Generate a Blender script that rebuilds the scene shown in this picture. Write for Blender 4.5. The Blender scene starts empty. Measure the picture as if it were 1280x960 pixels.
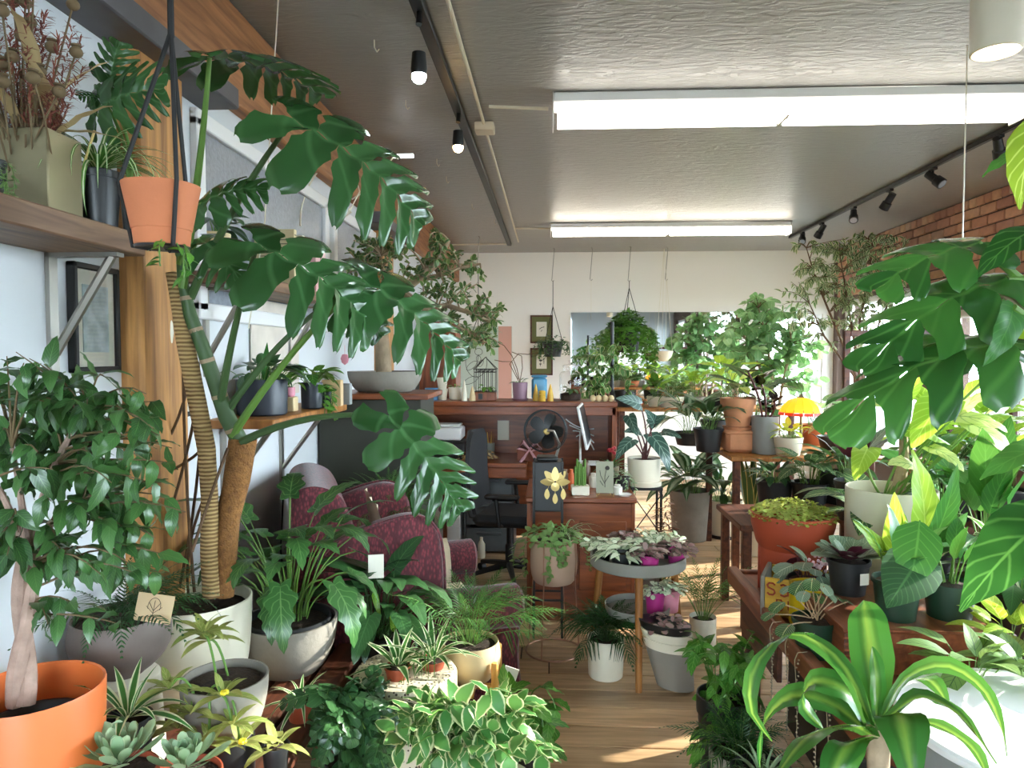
import bpy, math, random
import numpy as np
from mathutils import Vector, Matrix

# ------------------------------------------------------------------ camera, light, exposure
C = bpy.context.scene.collection
SC = bpy.context.scene
R = math.radians
PI = math.pi
F = 888.0
CAM = Vector((0.0, 0.0, 1.59))
YAW, PITCH = R(3.2), R(-2.26)
ROT = Matrix.Rotation(YAW, 3, 'Z') @ Matrix.Rotation(R(90) + PITCH, 3, 'X')
cam_d = bpy.data.cameras.new('camera')
cam_d.sensor_width = 36.0
cam_d.lens = 36.0 * F / 1280.0
cam_d.clip_start = 0.05
cam = bpy.data.objects.new('camera', cam_d)
C.objects.link(cam)
cam.matrix_world = Matrix.Translation(CAM) @ ROT.to_4x4()
SC.camera = cam
SC.view_settings.view_transform = 'Standard'
SC.view_settings.look = 'None'
SC.view_settings.exposure = 1.22
SC.view_settings.gamma = 1.0
SC.view_settings.use_curve_mapping = False
SC.cycles.use_denoising = True
SC.cycles.max_bounces = 7
SC.cycles.diffuse_bounces = 4
SC.cycles.glossy_bounces = 3
SC.cycles.transmission_bounces = 5
SC.cycles.transparent_max_bounces = 8
SC.cycles.caustics_reflective = False
SC.cycles.caustics_refractive = False
SC.cycles.sample_clamp_indirect = 6.0

world = bpy.data.worlds.new('sky')
SC.world = world
world.use_nodes = True
bg = world.node_tree.nodes['Background']
bg.inputs[0].default_value = (0.80, 0.91, 1.0, 1)
bg.inputs[1].default_value = 11.5

sun_d = bpy.data.lights.new('sun', 'SUN')
sun_d.energy = 8.5
sun_d.angle = R(0.6)
sun_d.color = (1.0, 0.93, 0.82)
sun = bpy.data.objects.new('sun', sun_d)
C.objects.link(sun)
sun.rotation_euler = Vector((-0.85, -0.36, -0.36)).to_track_quat('-Z', 'Y').to_euler()


WL, WR, WB, WF, CZ = -1.25, 3.55, 9.2, -2.6, 2.92     # left, right, back, front planes and ceiling
WIN_R = [(7.12, 9.05, 0.55, 2.27), (4.75, 6.75, 0.85, 2.0), (0.9, 4.35, 0.85, 2.68), (-2.3, -0.9, 0.7, 2.6)]  # last opening is unseen, added to make up for lost window light
WIN_B = (2.72, 3.42, 0.55, 2.12)   # y0, y1, z0, z1
WIN_F = (-1.15, 0.6, 0.3, 2.75)


# ------------------------------------------------------------------ photograph -> world
def ray(px, py):
    return ROT @ Vector(((px - 640) / F, (480 - py) / F, -1.0))


def at(px, py, Y):
    d = ray(px, py)
    return CAM + d * (Y / d.y)


def atz(px, py, z):
    d = ray(px, py)
    return CAM + d * ((z - CAM.z) / d.z)


def atx(px, py, x):
    d = ray(px, py)
    return CAM + d * (x / d.x)


FWD = ROT @ Vector((0, 0, -1))


def mpp(p):
    return (Vector(p) - CAM).dot(FWD) / F


# ------------------------------------------------------------------ object helpers
def props(o, label=None, cat=None, group=None, kind=None):
    if label: o['label'] = label
    if cat: o['category'] = cat
    if group: o['group'] = group
    if kind: o['kind'] = kind
    return o


def thing(name, label, cat, loc=(0, 0, 0), rz=0, group=None):
    o = bpy.data.objects.new(name, None)
    C.objects.link(o)
    o.empty_display_size = .05
    o.location = loc
    o.rotation_euler = (0, 0, rz)
    return props(o, label, cat, group)


def obj(name, data, mat=None, parent=None, loc=None, rz=None, kind=None, label=None):
    if isinstance(data, MB):
        data = data.mesh(name, mat)
    o = bpy.data.objects.new(name, data)
    C.objects.link(o)
    if parent is not None:
        o.parent = parent
    if loc is not None:
        o.location = loc
    if rz is not None:
        o.rotation_euler = (0, 0, rz)
    if kind: o['kind'] = kind
    if label: o['label'] = label
    return o


def single(name, mb, mat, label, cat, loc=(0, 0, 0), rz=0, group=None):
    return props(obj(name, mb, mat, None, loc, rz), label, cat, group)


def struct(name, mb, mat, parent=None, loc=None):
    return props(obj(name, mb, mat, parent, loc), kind='structure')


_boxc = {}


class MB:
    def __init__(s):
        s.v, s.f, s.mi, s.uv = [], [], [], []

    def add(s, vs, fs, m=0, M=None, uvs=None):
        o = len(s.v)
        if M is not None:
            vs = [tuple(M @ Vector(v)) for v in vs]
        s.v += [tuple(v) for v in vs]
        s.f += [tuple(i + o for i in f) for f in fs]
        s.mi += [m] * len(fs)
        s.uv += uvs if uvs else [(0.0, 0.0)] * len(vs)
        return s

    def box(s, c, d, rz=0, b=0.0, m=0, M=None):
        x, y, z = d[0] / 2, d[1] / 2, d[2] / 2
        T = Matrix.Translation(c) @ Matrix.Rotation(rz, 4, 'Z')
        if M is not None:
            T = M @ T
        if b <= 0:
            vs = [(-x, -y, -z), (x, -y, -z), (x, y, -z), (-x, y, -z), (-x, -y, z), (x, -y, z), (x, y, z), (-x, y, z)]
            fs = [(0, 3, 2, 1), (4, 5, 6, 7), (0, 1, 5, 4), (1, 2, 6, 5), (2, 3, 7, 6), (3, 0, 4, 7)]
            return s.add(vs, fs, m, T)
        b = min(b, x * .9, y * .9, z * .9)
        vs, fs = [], []
        sg = [(a, e, g) for g in (-1, 1) for e in (-1, 1) for a in (-1, 1)]
        for (a, e, g) in sg:
            vs += [(a * x, e * (y - b), g * (z - b)), (a * (x - b), e * y, g * (z - b)), (a * (x - b), e * (y - b), g * z)]
        ix = {k: i * 3 for i, k in enumerate(sg)}

        def face(l, out):
            p = [Vector(vs[i]) for i in l]
            n = (p[1] - p[0]).cross(p[2] - p[0])
            fs.append(tuple(l) if n.dot(Vector(out)) > 0 else tuple(reversed(l)))
        for g in (-1, 1):
            face([ix[(g, e, h)] for e, h in ((-1, -1), (1, -1), (1, 1), (-1, 1))], (g, 0, 0))
            face([ix[(e, g, h)] + 1 for e, h in ((-1, -1), (1, -1), (1, 1), (-1, 1))], (0, g, 0))
            face([ix[(e, h, g)] + 2 for e, h in ((-1, -1), (1, -1), (1, 1), (-1, 1))], (0, 0, g))
            for h in (-1, 1):
                face([ix[(g, h, -1)], ix[(g, h, 1)], ix[(g, h, 1)] + 1, ix[(g, h, -1)] + 1], (g, h, 0))
                face([ix[(g, -1, h)], ix[(g, 1, h)], ix[(g, 1, h)] + 2, ix[(g, -1, h)] + 2], (g, 0, h))
                face([ix[(-1, g, h)] + 1, ix[(1, g, h)] + 1, ix[(1, g, h)] + 2, ix[(-1, g, h)] + 2], (0, g, h))
        for k in sg:
            face([ix[k], ix[k] + 1, ix[k] + 2], k)
        return s.add(vs, fs, m, T)

    def tube(s, pts, r, n=6, m=0, cap=True):
        pts = [Vector(p) for p in pts]
        k = len(pts)
        rs = list(r) if isinstance(r, (list, tuple)) else [r] * k
        vs, fs = [], []
        up = None
        for i, p in enumerate(pts):
            t = (pts[min(i + 1, k - 1)] - pts[max(i - 1, 0)])
            t = t.normalized() if t.length > 1e-9 else Vector((0, 0, 1))
            if up is None:
                up = Vector((0, 0, 1)) if abs(t.z) < .9 else Vector((1, 0, 0))
            a = t.cross(up)
            a = a.normalized() if a.length > 1e-6 else t.orthogonal().normalized()
            b = a.cross(t)
            up = b
            for j in range(n):
                th = 2 * PI * j / n
                vs.append(p + (a * math.cos(th) + b * math.sin(th)) * rs[i])
        for i in range(k - 1):
            for j in range(n):
                q = (j + 1) % n
                fs.append((i * n + j, i * n + q, (i + 1) * n + q, (i + 1) * n + j))
        if cap:
            fs.append(tuple(range(n - 1, -1, -1)))
            fs.append(tuple((k - 1) * n + j for j in range(n)))
        uvs = [((i % n) / n, (i // n) / max(1, k - 1)) for i in range(k * n)]
        return s.add(vs, fs, m, None, uvs)

    def lathe(s, prof, n=28, m=0, c=(0, 0, 0), M=None, sx=1.0, sy=1.0):
        vs, fs = [], []
        k = len(prof)
        for (r, z) in prof:
            for j in range(n):
                a = 2 * PI * j / n
                vs.append((c[0] + max(r, 1e-5) * math.cos(a) * sx, c[1] + max(r, 1e-5) * math.sin(a) * sy, c[2] + z))
        for i in range(k - 1):
            for j in range(n):
                q = (j + 1) % n
                fs.append((i * n + j, i * n + q, (i + 1) * n + q, (i + 1) * n + j))
        uvs = [((i % n) / n, (i // n) / max(1, k - 1)) for i in range(k * n)]
        return s.add(vs, fs, m, M, uvs)

    def ball(s, c, r, n=10, m=0, sc=(1, 1, 1), M=None):
        prof = [(math.sin(PI * i / (n // 2 + 1)) * r, -math.cos(PI * i / (n // 2 + 1)) * r * sc[2]) for i in range(n // 2 + 2)]
        return s.lathe(prof, n, m, c, M, sc[0], sc[1])

    def prism(s, poly, h, m=0, M=None):
        k = len(poly)
        vs = [(x, y, 0) for x, y in poly] + [(x, y, h) for x, y in poly]
        fs = [tuple(range(k - 1, -1, -1)), tuple(range(k, 2 * k))] + [(i, (i + 1) % k, (i + 1) % k + k, i + k) for i in range(k)]
        return s.add(vs, fs, m, M)

    def mesh(s, name, mats=None, ang=38):
        me = bpy.data.meshes.new(name)
        me.from_pydata(s.v, [], s.f)
        if s.mi and max(s.mi) > 0:
            me.polygons.foreach_set('material_index', s.mi)
        ul = me.uv_layers.new(name='UVMap')
        li = np.empty(len(me.loops), dtype=np.int32)
        me.loops.foreach_get('vertex_index', li)
        ul.data.foreach_set('uv', np.asarray(s.uv, dtype=np.float32)[li].ravel())
        me.polygons.foreach_set('use_smooth', [True] * len(s.f))
        me.update()
        me.set_sharp_from_angle(angle=R(ang))
        for mm in (mats if isinstance(mats, (list, tuple)) else [mats]):
            if mm is not None:
                me.materials.append(mm)
        return me


def arr_mesh(name, V, Q, UV, mats, mi=None):
    me = bpy.data.meshes.new(name)
    nv, nf = len(V), len(Q)
    me.vertices.add(nv)
    me.vertices.foreach_set('co', np.asarray(V, dtype=np.float32).ravel())
    me.loops.add(nf * 4)
    me.loops.foreach_set('vertex_index', np.asarray(Q, dtype=np.int32).ravel())
    me.polygons.add(nf)
    me.polygons.foreach_set('loop_start', np.arange(0, nf * 4, 4, dtype=np.int32))
    me.polygons.foreach_set('use_smooth', np.ones(nf, dtype=bool))
    if mi is not None:
        me.polygons.foreach_set('material_index', np.asarray(mi, dtype=np.int32))
    ul = me.uv_layers.new(name='UVMap')
    ul.data.foreach_set('uv', np.asarray(UV, dtype=np.float32)[np.asarray(Q).ravel()].ravel())
    me.update(calc_edges=True)
    for m in mats:
        me.materials.append(m)
    return me


# ------------------------------------------------------------------ materials
def nt(name):
    m = bpy.data.materials.new(name)
    m.use_nodes = True
    t = m.node_tree
    return m, t, t.nodes['Principled BSDF'], t.nodes['Material Output']


def rgba(c):
    return (c[0], c[1], c[2], 1)


def hexc(h):
    h = h.lstrip('#')
    c = [int(h[i:i + 2], 16) / 255 for i in (0, 2, 4)]
    return tuple(x / 12.92 if x <= .04045 else ((x + .055) / 1.055) ** 2.4 for x in c)


def plain(name, col, rough=.5, metal=0.0, emit=None, es=0, bump=0, bscale=60, spec=.5, var=0.0, vscale=6.0):
    col = hexc(col) if isinstance(col, str) else col
    m, t, b, o = nt(name)
    b.inputs['Base Color'].default_value = rgba(col)
    b.inputs['Roughness'].default_value = rough
    b.inputs['Metallic'].default_value = metal
    b.inputs['Specular IOR Level'].default_value = spec
    if emit is not None:
        b.inputs['Emission Color'].default_value = rgba(emit)
        b.inputs['Emission Strength'].default_value = es
    if bump or var:
        co = t.nodes.new('ShaderNodeTexCoord')
    if var:
        nz = t.nodes.new('ShaderNodeTexNoise')
        nz.inputs['Scale'].default_value = vscale
        nz.inputs['Detail'].default_value = 6
        t.links.new(co.outputs['Object'], nz.inputs['Vector'])
        rp = t.nodes.new('ShaderNodeValToRGB')
        rp.color_ramp.elements[0].position = .3
        rp.color_ramp.elements[1].position = .7
        rp.color_ramp.elements[0].color = rgba([c * (1 - var) for c in col])
        rp.color_ramp.elements[1].color = rgba([min(1, c * (1 + var * .6)) for c in col])
        t.links.new(nz.outputs['Fac'], rp.inputs['Fac'])
        t.links.new(rp.outputs['Color'], b.inputs['Base Color'])
    if bump:
        nz = t.nodes.new('ShaderNodeTexNoise')
        nz.inputs['Scale'].default_value = bscale
        nz.inputs['Detail'].default_value = 4
        t.links.new(co.outputs['Object'], nz.inputs['Vector'])
        bp = t.nodes.new('ShaderNodeBump')
        bp.inputs['Strength'].default_value = bump
        bp.inputs['Distance'].default_value = .01
        t.links.new(nz.outputs['Fac'], bp.inputs['Height'])
        t.links.new(bp.outputs['Normal'], b.inputs['Normal'])
    return m


def wood(name, c1, c2, stretch=(1, 12, 12), scale=3.0, rough=.45, bump=.15, rnd=0.0):
    """grain runs along the axis whose stretch is smallest"""
    c1 = hexc(c1) if isinstance(c1, str) else c1
    c2 = hexc(c2) if isinstance(c2, str) else c2
    m, t, b, o = nt(name)
    co = t.nodes.new('ShaderNodeTexCoord')
    mp = t.nodes.new('ShaderNodeMapping')
    mp.inputs['Scale'].default_value = stretch
    t.links.new(co.outputs['Object'], mp.inputs['Vector'])
    inf = t.nodes.new('ShaderNodeObjectInfo')
    ad = t.nodes.new('ShaderNodeVectorMath')
    ad.operation = 'MULTIPLY_ADD'
    t.links.new(inf.outputs['Random'], ad.inputs[0])
    ad.inputs[1].default_value = (37, 53, 71)
    t.links.new(mp.outputs['Vector'], ad.inputs[2])
    nz = t.nodes.new('ShaderNodeTexNoise')
    nz.inputs['Scale'].default_value = scale
    nz.inputs['Detail'].default_value = 8
    nz.inputs['Distortion'].default_value = .6
    t.links.new(ad.outputs[0], nz.inputs['Vector'])
    rp = t.nodes.new('ShaderNodeValToRGB')
    rp.color_ramp.elements[0].position = .32
    rp.color_ramp.elements[1].position = .68
    rp.color_ramp.elements[0].color = rgba(c2)
    rp.color_ramp.elements[1].color = rgba(c1)
    t.links.new(nz.outputs['Fac'], rp.inputs['Fac'])
    src = rp.outputs['Color']
    if rnd:
        hs = t.nodes.new('ShaderNodeHueSaturation')
        mr = t.nodes.new('ShaderNodeMapRange')
        mr.inputs['To Min'].default_value = 1 - rnd
        mr.inputs['To Max'].default_value = 1 + rnd
        t.links.new(inf.outputs['Random'], mr.inputs['Value'])
        t.links.new(mr.outputs['Result'], hs.inputs['Value'])
        t.links.new(src, hs.inputs['Color'])
        src = hs.outputs['Color']
    t.links.new(src, b.inputs['Base Color'])
    b.inputs['Roughness'].default_value = rough
    bp = t.nodes.new('ShaderNodeBump')
    bp.inputs['Strength'].default_value = bump
    bp.inputs['Distance'].default_value = .01
    t.links.new(nz.outputs['Fac'], bp.inputs['Height'])
    t.links.new(bp.outputs['Normal'], b.inputs['Normal'])
    return m


def speckle(name, base, dots, scale=60, thr=.25, rough=.6):
    base, dots = hexc(base), hexc(dots)
    m, t, b, o = nt(name)
    co = t.nodes.new('ShaderNodeTexCoord')
    vo = t.nodes.new('ShaderNodeTexVoronoi')
    vo.inputs['Scale'].default_value = scale
    t.links.new(co.outputs['Object'], vo.inputs['Vector'])
    rp = t.nodes.new('ShaderNodeValToRGB')
    rp.color_ramp.interpolation = 'CONSTANT'
    rp.color_ramp.elements[0].color = rgba(dots)
    rp.color_ramp.elements[1].position = thr
    rp.color_ramp.elements[1].color = rgba(base)
    t.links.new(vo.outputs['Distance'], rp.inputs['Fac'])
    t.links.new(rp.outputs['Color'], b.inputs['Base Color'])
    b.inputs['Roughness'].default_value = rough
    return m


def glass(name, col=(1, 1, 1), ior=1.45, tint=.95):
    """thin clear pane: fresnel mix of clear and mirror"""
    m, t, b, o = nt(name)
    t.nodes.remove(b)
    tr = t.nodes.new('ShaderNodeBsdfTransparent')
    tr.inputs['Color'].default_value = (col[0] * tint, col[1] * tint, col[2] * tint, 1)
    gl = t.nodes.new('ShaderNodeBsdfGlossy')
    gl.inputs['Roughness'].default_value = .03
    lw = t.nodes.new('ShaderNodeLayerWeight')
    pw_ = t.nodes.new('ShaderNodeMath')
    pw_.operation = 'POWER'
    t.links.new(lw.outputs['Facing'], pw_.inputs[0])
    pw_.inputs[1].default_value = 3.2
    fr = t.nodes.new('ShaderNodeMath')
    fr.operation = 'MULTIPLY_ADD'
    t.links.new(pw_.outputs[0], fr.inputs[0])
    fr.inputs[1].default_value = .75
    fr.inputs[2].default_value = .035
    mx = t.nodes.new('ShaderNodeMixShader')
    t.links.new(fr.outputs[0], mx.inputs[0])
    t.links.new(tr.outputs[0], mx.inputs[1])
    t.links.new(gl.outputs[0], mx.inputs[2])
    t.links.new(mx.outputs[0], o.inputs['Surface'])
    return m


def leafmat(name, c1, c2, stops=None, noise=.12, vein=None, vfreq=14, rough=.36, trans=.3, tcol=None, uv_noise=9.0, back=None):
    """c1/c2: dark and light variants picked per leaf; stops: [(|u| 0..1, colour)] markings across the blade;
    vein: colour of the midrib and side veins"""
    c1 = hexc(c1) if isinstance(c1, str) else c1
    c2 = hexc(c2) if isinstance(c2, str) else c2
    m, t, b, o = nt(name)
    N, L = t.nodes, t.links
    inf = N.new('ShaderNodeObjectInfo')
    geo = N.new('ShaderNodeNewGeometry')
    ad = N.new('ShaderNodeMath'); ad.operation = 'ADD'
    L.new(inf.outputs['Random'], ad.inputs[0]); L.new(geo.outputs['Random Per Island'], ad.inputs[1])
    fr = N.new('ShaderNodeMath'); fr.operation = 'FRACT'
    L.new(ad.outputs[0], fr.inputs[0])
    mx = N.new('ShaderNodeMix'); mx.data_type = 'RGBA'
    L.new(fr.outputs[0], mx.inputs[0])
    mx.inputs[6].default_value = rgba(c1); mx.inputs[7].default_value = rgba(c2)
    col = mx.outputs[2]
    uv = N.new('ShaderNodeUVMap'); uv.uv_map = 'UVMap'
    sp = N.new('ShaderNodeSeparateXYZ'); L.new(uv.outputs['UV'], sp.inputs[0])
    su = N.new('ShaderNodeMath'); su.operation = 'MULTIPLY_ADD'
    L.new(sp.outputs['X'], su.inputs[0]); su.inputs[1].default_value = 2; su.inputs[2].default_value = -1
    au = N.new('ShaderNodeMath'); au.operation = 'ABSOLUTE'; L.new(su.outputs[0], au.inputs[0])
    if stops:
        nz = N.new('ShaderNodeTexNoise'); nz.inputs['Scale'].default_value = uv_noise
        nz.inputs['Detail'].default_value = 3
        vm = N.new('ShaderNodeVectorMath'); vm.operation = 'MULTIPLY_ADD'
        L.new(fr.outputs[0], vm.inputs[0]); vm.inputs[1].default_value = (31, 17, 5); L.new(uv.outputs['UV'], vm.inputs[2])
        L.new(vm.outputs[0], nz.inputs['Vector'])
        nm = N.new('ShaderNodeMath'); nm.operation = 'MULTIPLY_ADD'
        L.new(nz.outputs['Fac'], nm.inputs[0]); nm.inputs[1].default_value = noise * 2; nm.inputs[2].default_value = -noise
        aa = N.new('ShaderNodeMath'); aa.operation = 'ADD'; L.new(au.outputs[0], aa.inputs[0]); L.new(nm.outputs[0], aa.inputs[1])
        rp = N.new('ShaderNodeValToRGB')
        cr = rp.color_ramp
        st = [(p, (hexc(c) if isinstance(c, str) else c)) for p, c in stops]
        while len(cr.elements) < len(st):
            cr.elements.new(.5)
        for e, (p, c) in zip(cr.elements, st):
            e.position = p
            e.color = (c[0], c[1], c[2], 1) if c else (0, 0, 0, 0)
        L.new(aa.outputs[0], rp.inputs['Fac'])
        m2 = N.new('ShaderNodeMix'); m2.data_type = 'RGBA'
        L.new(rp.outputs['Alpha'], m2.inputs[0]); L.new(col, m2.inputs[6]); L.new(rp.outputs['Color'], m2.inputs[7])
        col = m2.outputs[2]
    if vein is not None:
        vc = hexc(vein) if isinstance(vein, str) else vein
        # midrib
        g1 = N.new('ShaderNodeMapRange'); g1.inputs['From Min'].default_value = .02; g1.inputs['From Max'].default_value = .07
        g1.inputs['To Min'].default_value = 1; g1.inputs['To Max'].default_value = 0
        L.new(au.outputs[0], g1.inputs['Value'])
        # side veins
        k = N.new('ShaderNodeMath'); k.operation = 'MULTIPLY_ADD'
        L.new(au.outputs[0], k.inputs[0]); k.inputs[1].default_value = -.22; L.new(sp.outputs['Y'], k.inputs[2])
        k2 = N.new('ShaderNodeMath'); k2.operation = 'MULTIPLY'; L.new(k.outputs[0], k2.inputs[0]); k2.inputs[1].default_value = vfreq
        k3 = N.new('ShaderNodeMath'); k3.operation = 'PINGPONG'; L.new(k2.outputs[0], k3.inputs[0]); k3.inputs[1].default_value = .5
        g2 = N.new('ShaderNodeMapRange'); g2.inputs['From Min'].default_value = .02; g2.inputs['From Max'].default_value = .12
        g2.inputs['To Min'].default_value = .65; g2.inputs['To Max'].default_value = 0
        L.new(k3.outputs[0], g2.inputs['Value'])
        mxx = N.new('ShaderNodeMath'); mxx.operation = 'MAXIMUM'; L.new(g1.outputs[0], mxx.inputs[0]); L.new(g2.outputs[0], mxx.inputs[1])
        m3 = N.new('ShaderNodeMix'); m3.data_type = 'RGBA'
        L.new(mxx.outputs[0], m3.inputs[0]); L.new(col, m3.inputs[6]); m3.inputs[7].default_value = rgba(vc)
        col = m3.outputs[2]
    if back is not None:
        m4 = N.new('ShaderNodeMix'); m4.data_type = 'RGBA'
        L.new(geo.outputs['Backfacing'], m4.inputs[0]); L.new(col, m4.inputs[6]); m4.inputs[7].default_value = rgba(hexc(back))
        col = m4.outputs[2]
    L.new(col, b.inputs['Base Color'])
    b.inputs['Roughness'].default_value = rough
    b.inputs['Specular IOR Level'].default_value = .5
    if trans:
        tl = N.new('ShaderNodeBsdfTranslucent')
        if tcol:
            tl.inputs['Color'].default_value = rgba(hexc(tcol))
        else:
            hs = N.new('ShaderNodeHueSaturation')
            hs.inputs['Hue'].default_value = .47
            hs.inputs['Value'].default_value = 1.7
            L.new(col, hs.inputs['Color']); L.new(hs.outputs['Color'], tl.inputs['Color'])
        ms = N.new('ShaderNodeMixShader'); ms.inputs[0].default_value = trans
        L.new(b.outputs[0], ms.inputs[1]); L.new(tl.outputs[0], ms.inputs[2]); L.new(ms.outputs[0], o.inputs['Surface'])
    return m


# ------------------------------------------------------------------ leaf shapes
def width_fn(shape, v):
    if shape == 'strap':
        return (.5 + .5 * min(1, v * 3.2)) * max(0, 1 - v ** 3.2) ** .75
    if shape == 'grass':
        return (.75 + .25 * min(1, v * 3)) * max(0, 1 - v ** 1.6) ** .9
    if shape == 'lance':
        return max(0, math.sin(PI * v ** .75)) ** .95
    if shape == 'ovate':
        return max(0, math.sin(PI * v ** .62)) ** .8 * (1 - .25 * v)
    if shape == 'round':
        return max(0, 1 - (2 * v - 1) ** 2) ** .5
    if shape == 'spoon':
        return max(0.18 * min(1, v * 9) * (v < .8), max(0, 1 - ((v - .66) / .34) ** 2) ** .5 if v > .33 else 0)
    if shape == 'heart':
        return (min(1, (v + .015) * 7)) ** .55 * (1 - v ** 1.7) ** .95
    if shape == 'arrow':
        return (min(1, (v + .02) * 9)) ** .5 * (1 - v) ** .72 * (1 - .12 * math.sin(PI * v))
    return math.sin(PI * v)


SWEEP = {'heart': (-78, 12), 'arrow': (-68, 20)}


def leaf(L=.2, W=.08, shape='ovate', n=8, m=2, bend=40, fold=12, wave=0.0, wk=3, pet=0.0, pr=.0025, a0=8, a1=45, b0=None,
         lobes=0, lobe_d=.5, b00=90.0, twist=0, sd=0):
    """leaf template: arrays V, Q, UV, MI. The blade runs along +Y (or hangs on a petiole that rises along +Z)."""
    rg = random.Random(sd)
    V, Q, UV, MI = [], [], [], []
    y = z = 0.0
    if pet > 0:
        k = 5
        pts = []
        for i in range(k + 1):
            a = R(a0 + (a1 - a0) * i / k)
            pts.append((0, y, z, a))
            if i < k:
                am = R(a0 + (a1 - a0) * (i + .5) / k)
                y += math.sin(am) * pet / k
                z += math.cos(am) * pet / k
        for i, (px, py, pz, a) in enumerate(pts):
            r = pr * (1.25 - .5 * i / k)
            for (ex, en) in ((1, 0), (0, 1), (-1, 0), (0, -1)):
                V.append((ex * r, py - math.cos(a) * en * r, pz + math.sin(a) * en * r))
                UV.append((.5, 0))
        for i in range(k):
            for j in range(4):
                q = (j + 1) % 4
                Q.append((i * 4 + j, i * 4 + q, i * 4 + 4 + q, i * 4 + 4 + j)); MI.append(1)
        ang = b0 if b0 is not None else a1 + 25
    else:
        ang = b00
    o = len(V)
    s0, s1 = SWEEP.get(shape, (8, 28))
    wv = [rg.uniform(0, 6.28) for _ in range(2)]
    for i in range(n + 1):
        v = i / n
        if i:
            am = R(ang + bend * (v - .5 / n) ** 1.2)
            y += math.sin(am) * L / n
            z += math.cos(am) * L / n
        a = R(ang + bend * v ** 1.2)
        w = width_fn(shape, min(max(v, .004), .992)) * W / 2
        if lobes:
            w *= 1 - lobe_d * (0.5 + .5 * math.cos(2 * PI * lobes * v)) * (1 - .55 * v)
        sg = R(s0 + (s1 - s0) * min(1, v * 2.4)) if shape in SWEEP else R(s0 + (s1 - s0) * v)
        if v > .9 and shape not in SWEEP:
            sg *= (1 - v) / .1
        T = (math.sin(a), math.cos(a)); Nn = (-math.cos(a), math.sin(a))
        for j in range(-m, m + 1):
            u = j / m
            x = u * w
            ax = abs(x)
            t = ax * math.sin(sg)
            lift = ax * math.tan(R(fold)) - .35 * ax * abs(u) * math.tan(R(fold + 8))
            if wave:
                lift += wave * W * abs(u) * math.sin(wk * 2 * PI * v + wv[0 if u > 0 else 1])
            V.append((x * math.cos(sg), y + T[0] * t + Nn[0] * lift, z + T[1] * t + Nn[1] * lift))
            UV.append((.5 + .5 * u, v))
    c = 2 * m + 1
    for i in range(n):
        for j in range(2 * m):
            Q.append((o + i * c + j, o + i * c + j + 1, o + (i + 1) * c + j + 1, o + (i + 1) * c + j)); MI.append(0)
    V = np.array(V)
    if twist:
        th = np.radians(twist) * (V[:, 1] / max(1e-6, V[:, 1].max()))
        x, zz = V[:, 0].copy(), V[:, 2].copy()
        V[:, 0] = x * np.cos(th) + zz * np.sin(th)
        V[:, 2] = zz * np.cos(th) - x * np.sin(th)
    return V, np.array(Q), np.array(UV), np.array(MI)


def monstera(L=.45, W=.42, lobes=7, bend=45, droop=.5, slit=.42, nl=6, ns=10, sd=0, holes=True):
    """split leaf: each side fans out into fingers joined near the midrib; inner holes between fingers"""
    rg = random.Random(sd)
    V, Q, UV = [], [], []

    def mid(v):
        st = 16
        y = z = 0.0
        for i in range(st):
            a = R(bend * (v * (i + .5) / st) ** 1.3)
            y += math.cos(a) * L * v / st
            z -= math.sin(a) * L * v / st
        return y, z, R(bend * max(v, 0) ** 1.3)

    def wid(v):
        return W / 2 * (.80 + .28 * min(1, v * 3.2)) * max(0.02, 1 - v ** 3.0) ** .6

    for side in (1, -1):
        cuts = [0.0]
        for k in range(lobes):
            cuts.append(cuts[-1] + (1.0 + .15 * rg.uniform(-1, 1)) * (1.1 - .035 * k))
        cuts = [c / cuts[-1] for c in cuts]
        for k in range(lobes):
            v0, v1 = cuts[k], cuts[k + 1]
            vc = (v0 + v1) / 2
            last = k == lobes - 1
            sl = slit * rg.uniform(.8, 1.25) * (1.25 if k == 0 else 1)
            ln = rg.uniform(.93, 1.05)
            o = len(V)
            for i in range(ns + 1):
                s = (i / ns) ** .85
                g = max(0, (s - sl) / max(.05, 1 - sl))
                hole = .40 * max(0, math.sin(PI * min(1, max(0, (s - .10) / (sl - .10)))) - .4) if holes and not last and s < sl else 0
                gap = (.30 * min(1, g * 4) + .10 * g) if not last else 0
                tip = math.sqrt(max(.05, 1 - max(0, (s - .72) / .29) ** 2.4))
                for j in range(nl + 1):
                    q = j / nl
                    v = vc + (v0 + (v1 - v0) * q - vc) * (1 - gap - hole) * tip
                    if k == 0 and q < .01 and False:
                        v = v0
                    if last:
                        v = v0 + (v1 - v0) * (q * tip + (1 - tip) * .5)
                    v = min(max(v, 0), .999)
                    my, mz, a = mid(v)
                    sw = R(-66 + 84 * min(1, v / .36) ** .75 + 9 * v)
                    w = wid(vc if not last else v) * s * ln if not last else wid(v) * s
                    x = w * math.cos(sw)
                    t = w * math.sin(sw) * (1 if v < .5 else 1 + .3 * s)
                    lift = w * .16 - droop * w * w / W * 1.5
                    lift -= .10 * W * g * (q - .5) ** 2 * 2 - .012 * W * math.cos(PI * 2 * q)
                    V.append((side * x, my + math.cos(a) * t + math.sin(a) * lift, mz - math.sin(a) * t + math.cos(a) * lift))
                    UV.append((.5 + .5 * side * s, vc + (v - vc) * .8))
            c = nl + 1
            for i in range(ns):
                for j in range(nl):
                    a_, b_, c_, d_ = o + i * c + j, o + i * c + j + 1, o + (i + 1) * c + j + 1, o + (i + 1) * c + j
                    Q.append((a_, d_, c_, b_) if side > 0 else (a_, b_, c_, d_))
    return np.array(V), np.array(Q), np.array(UV), np.zeros(len(Q), dtype=int)


_tm = {}


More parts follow.
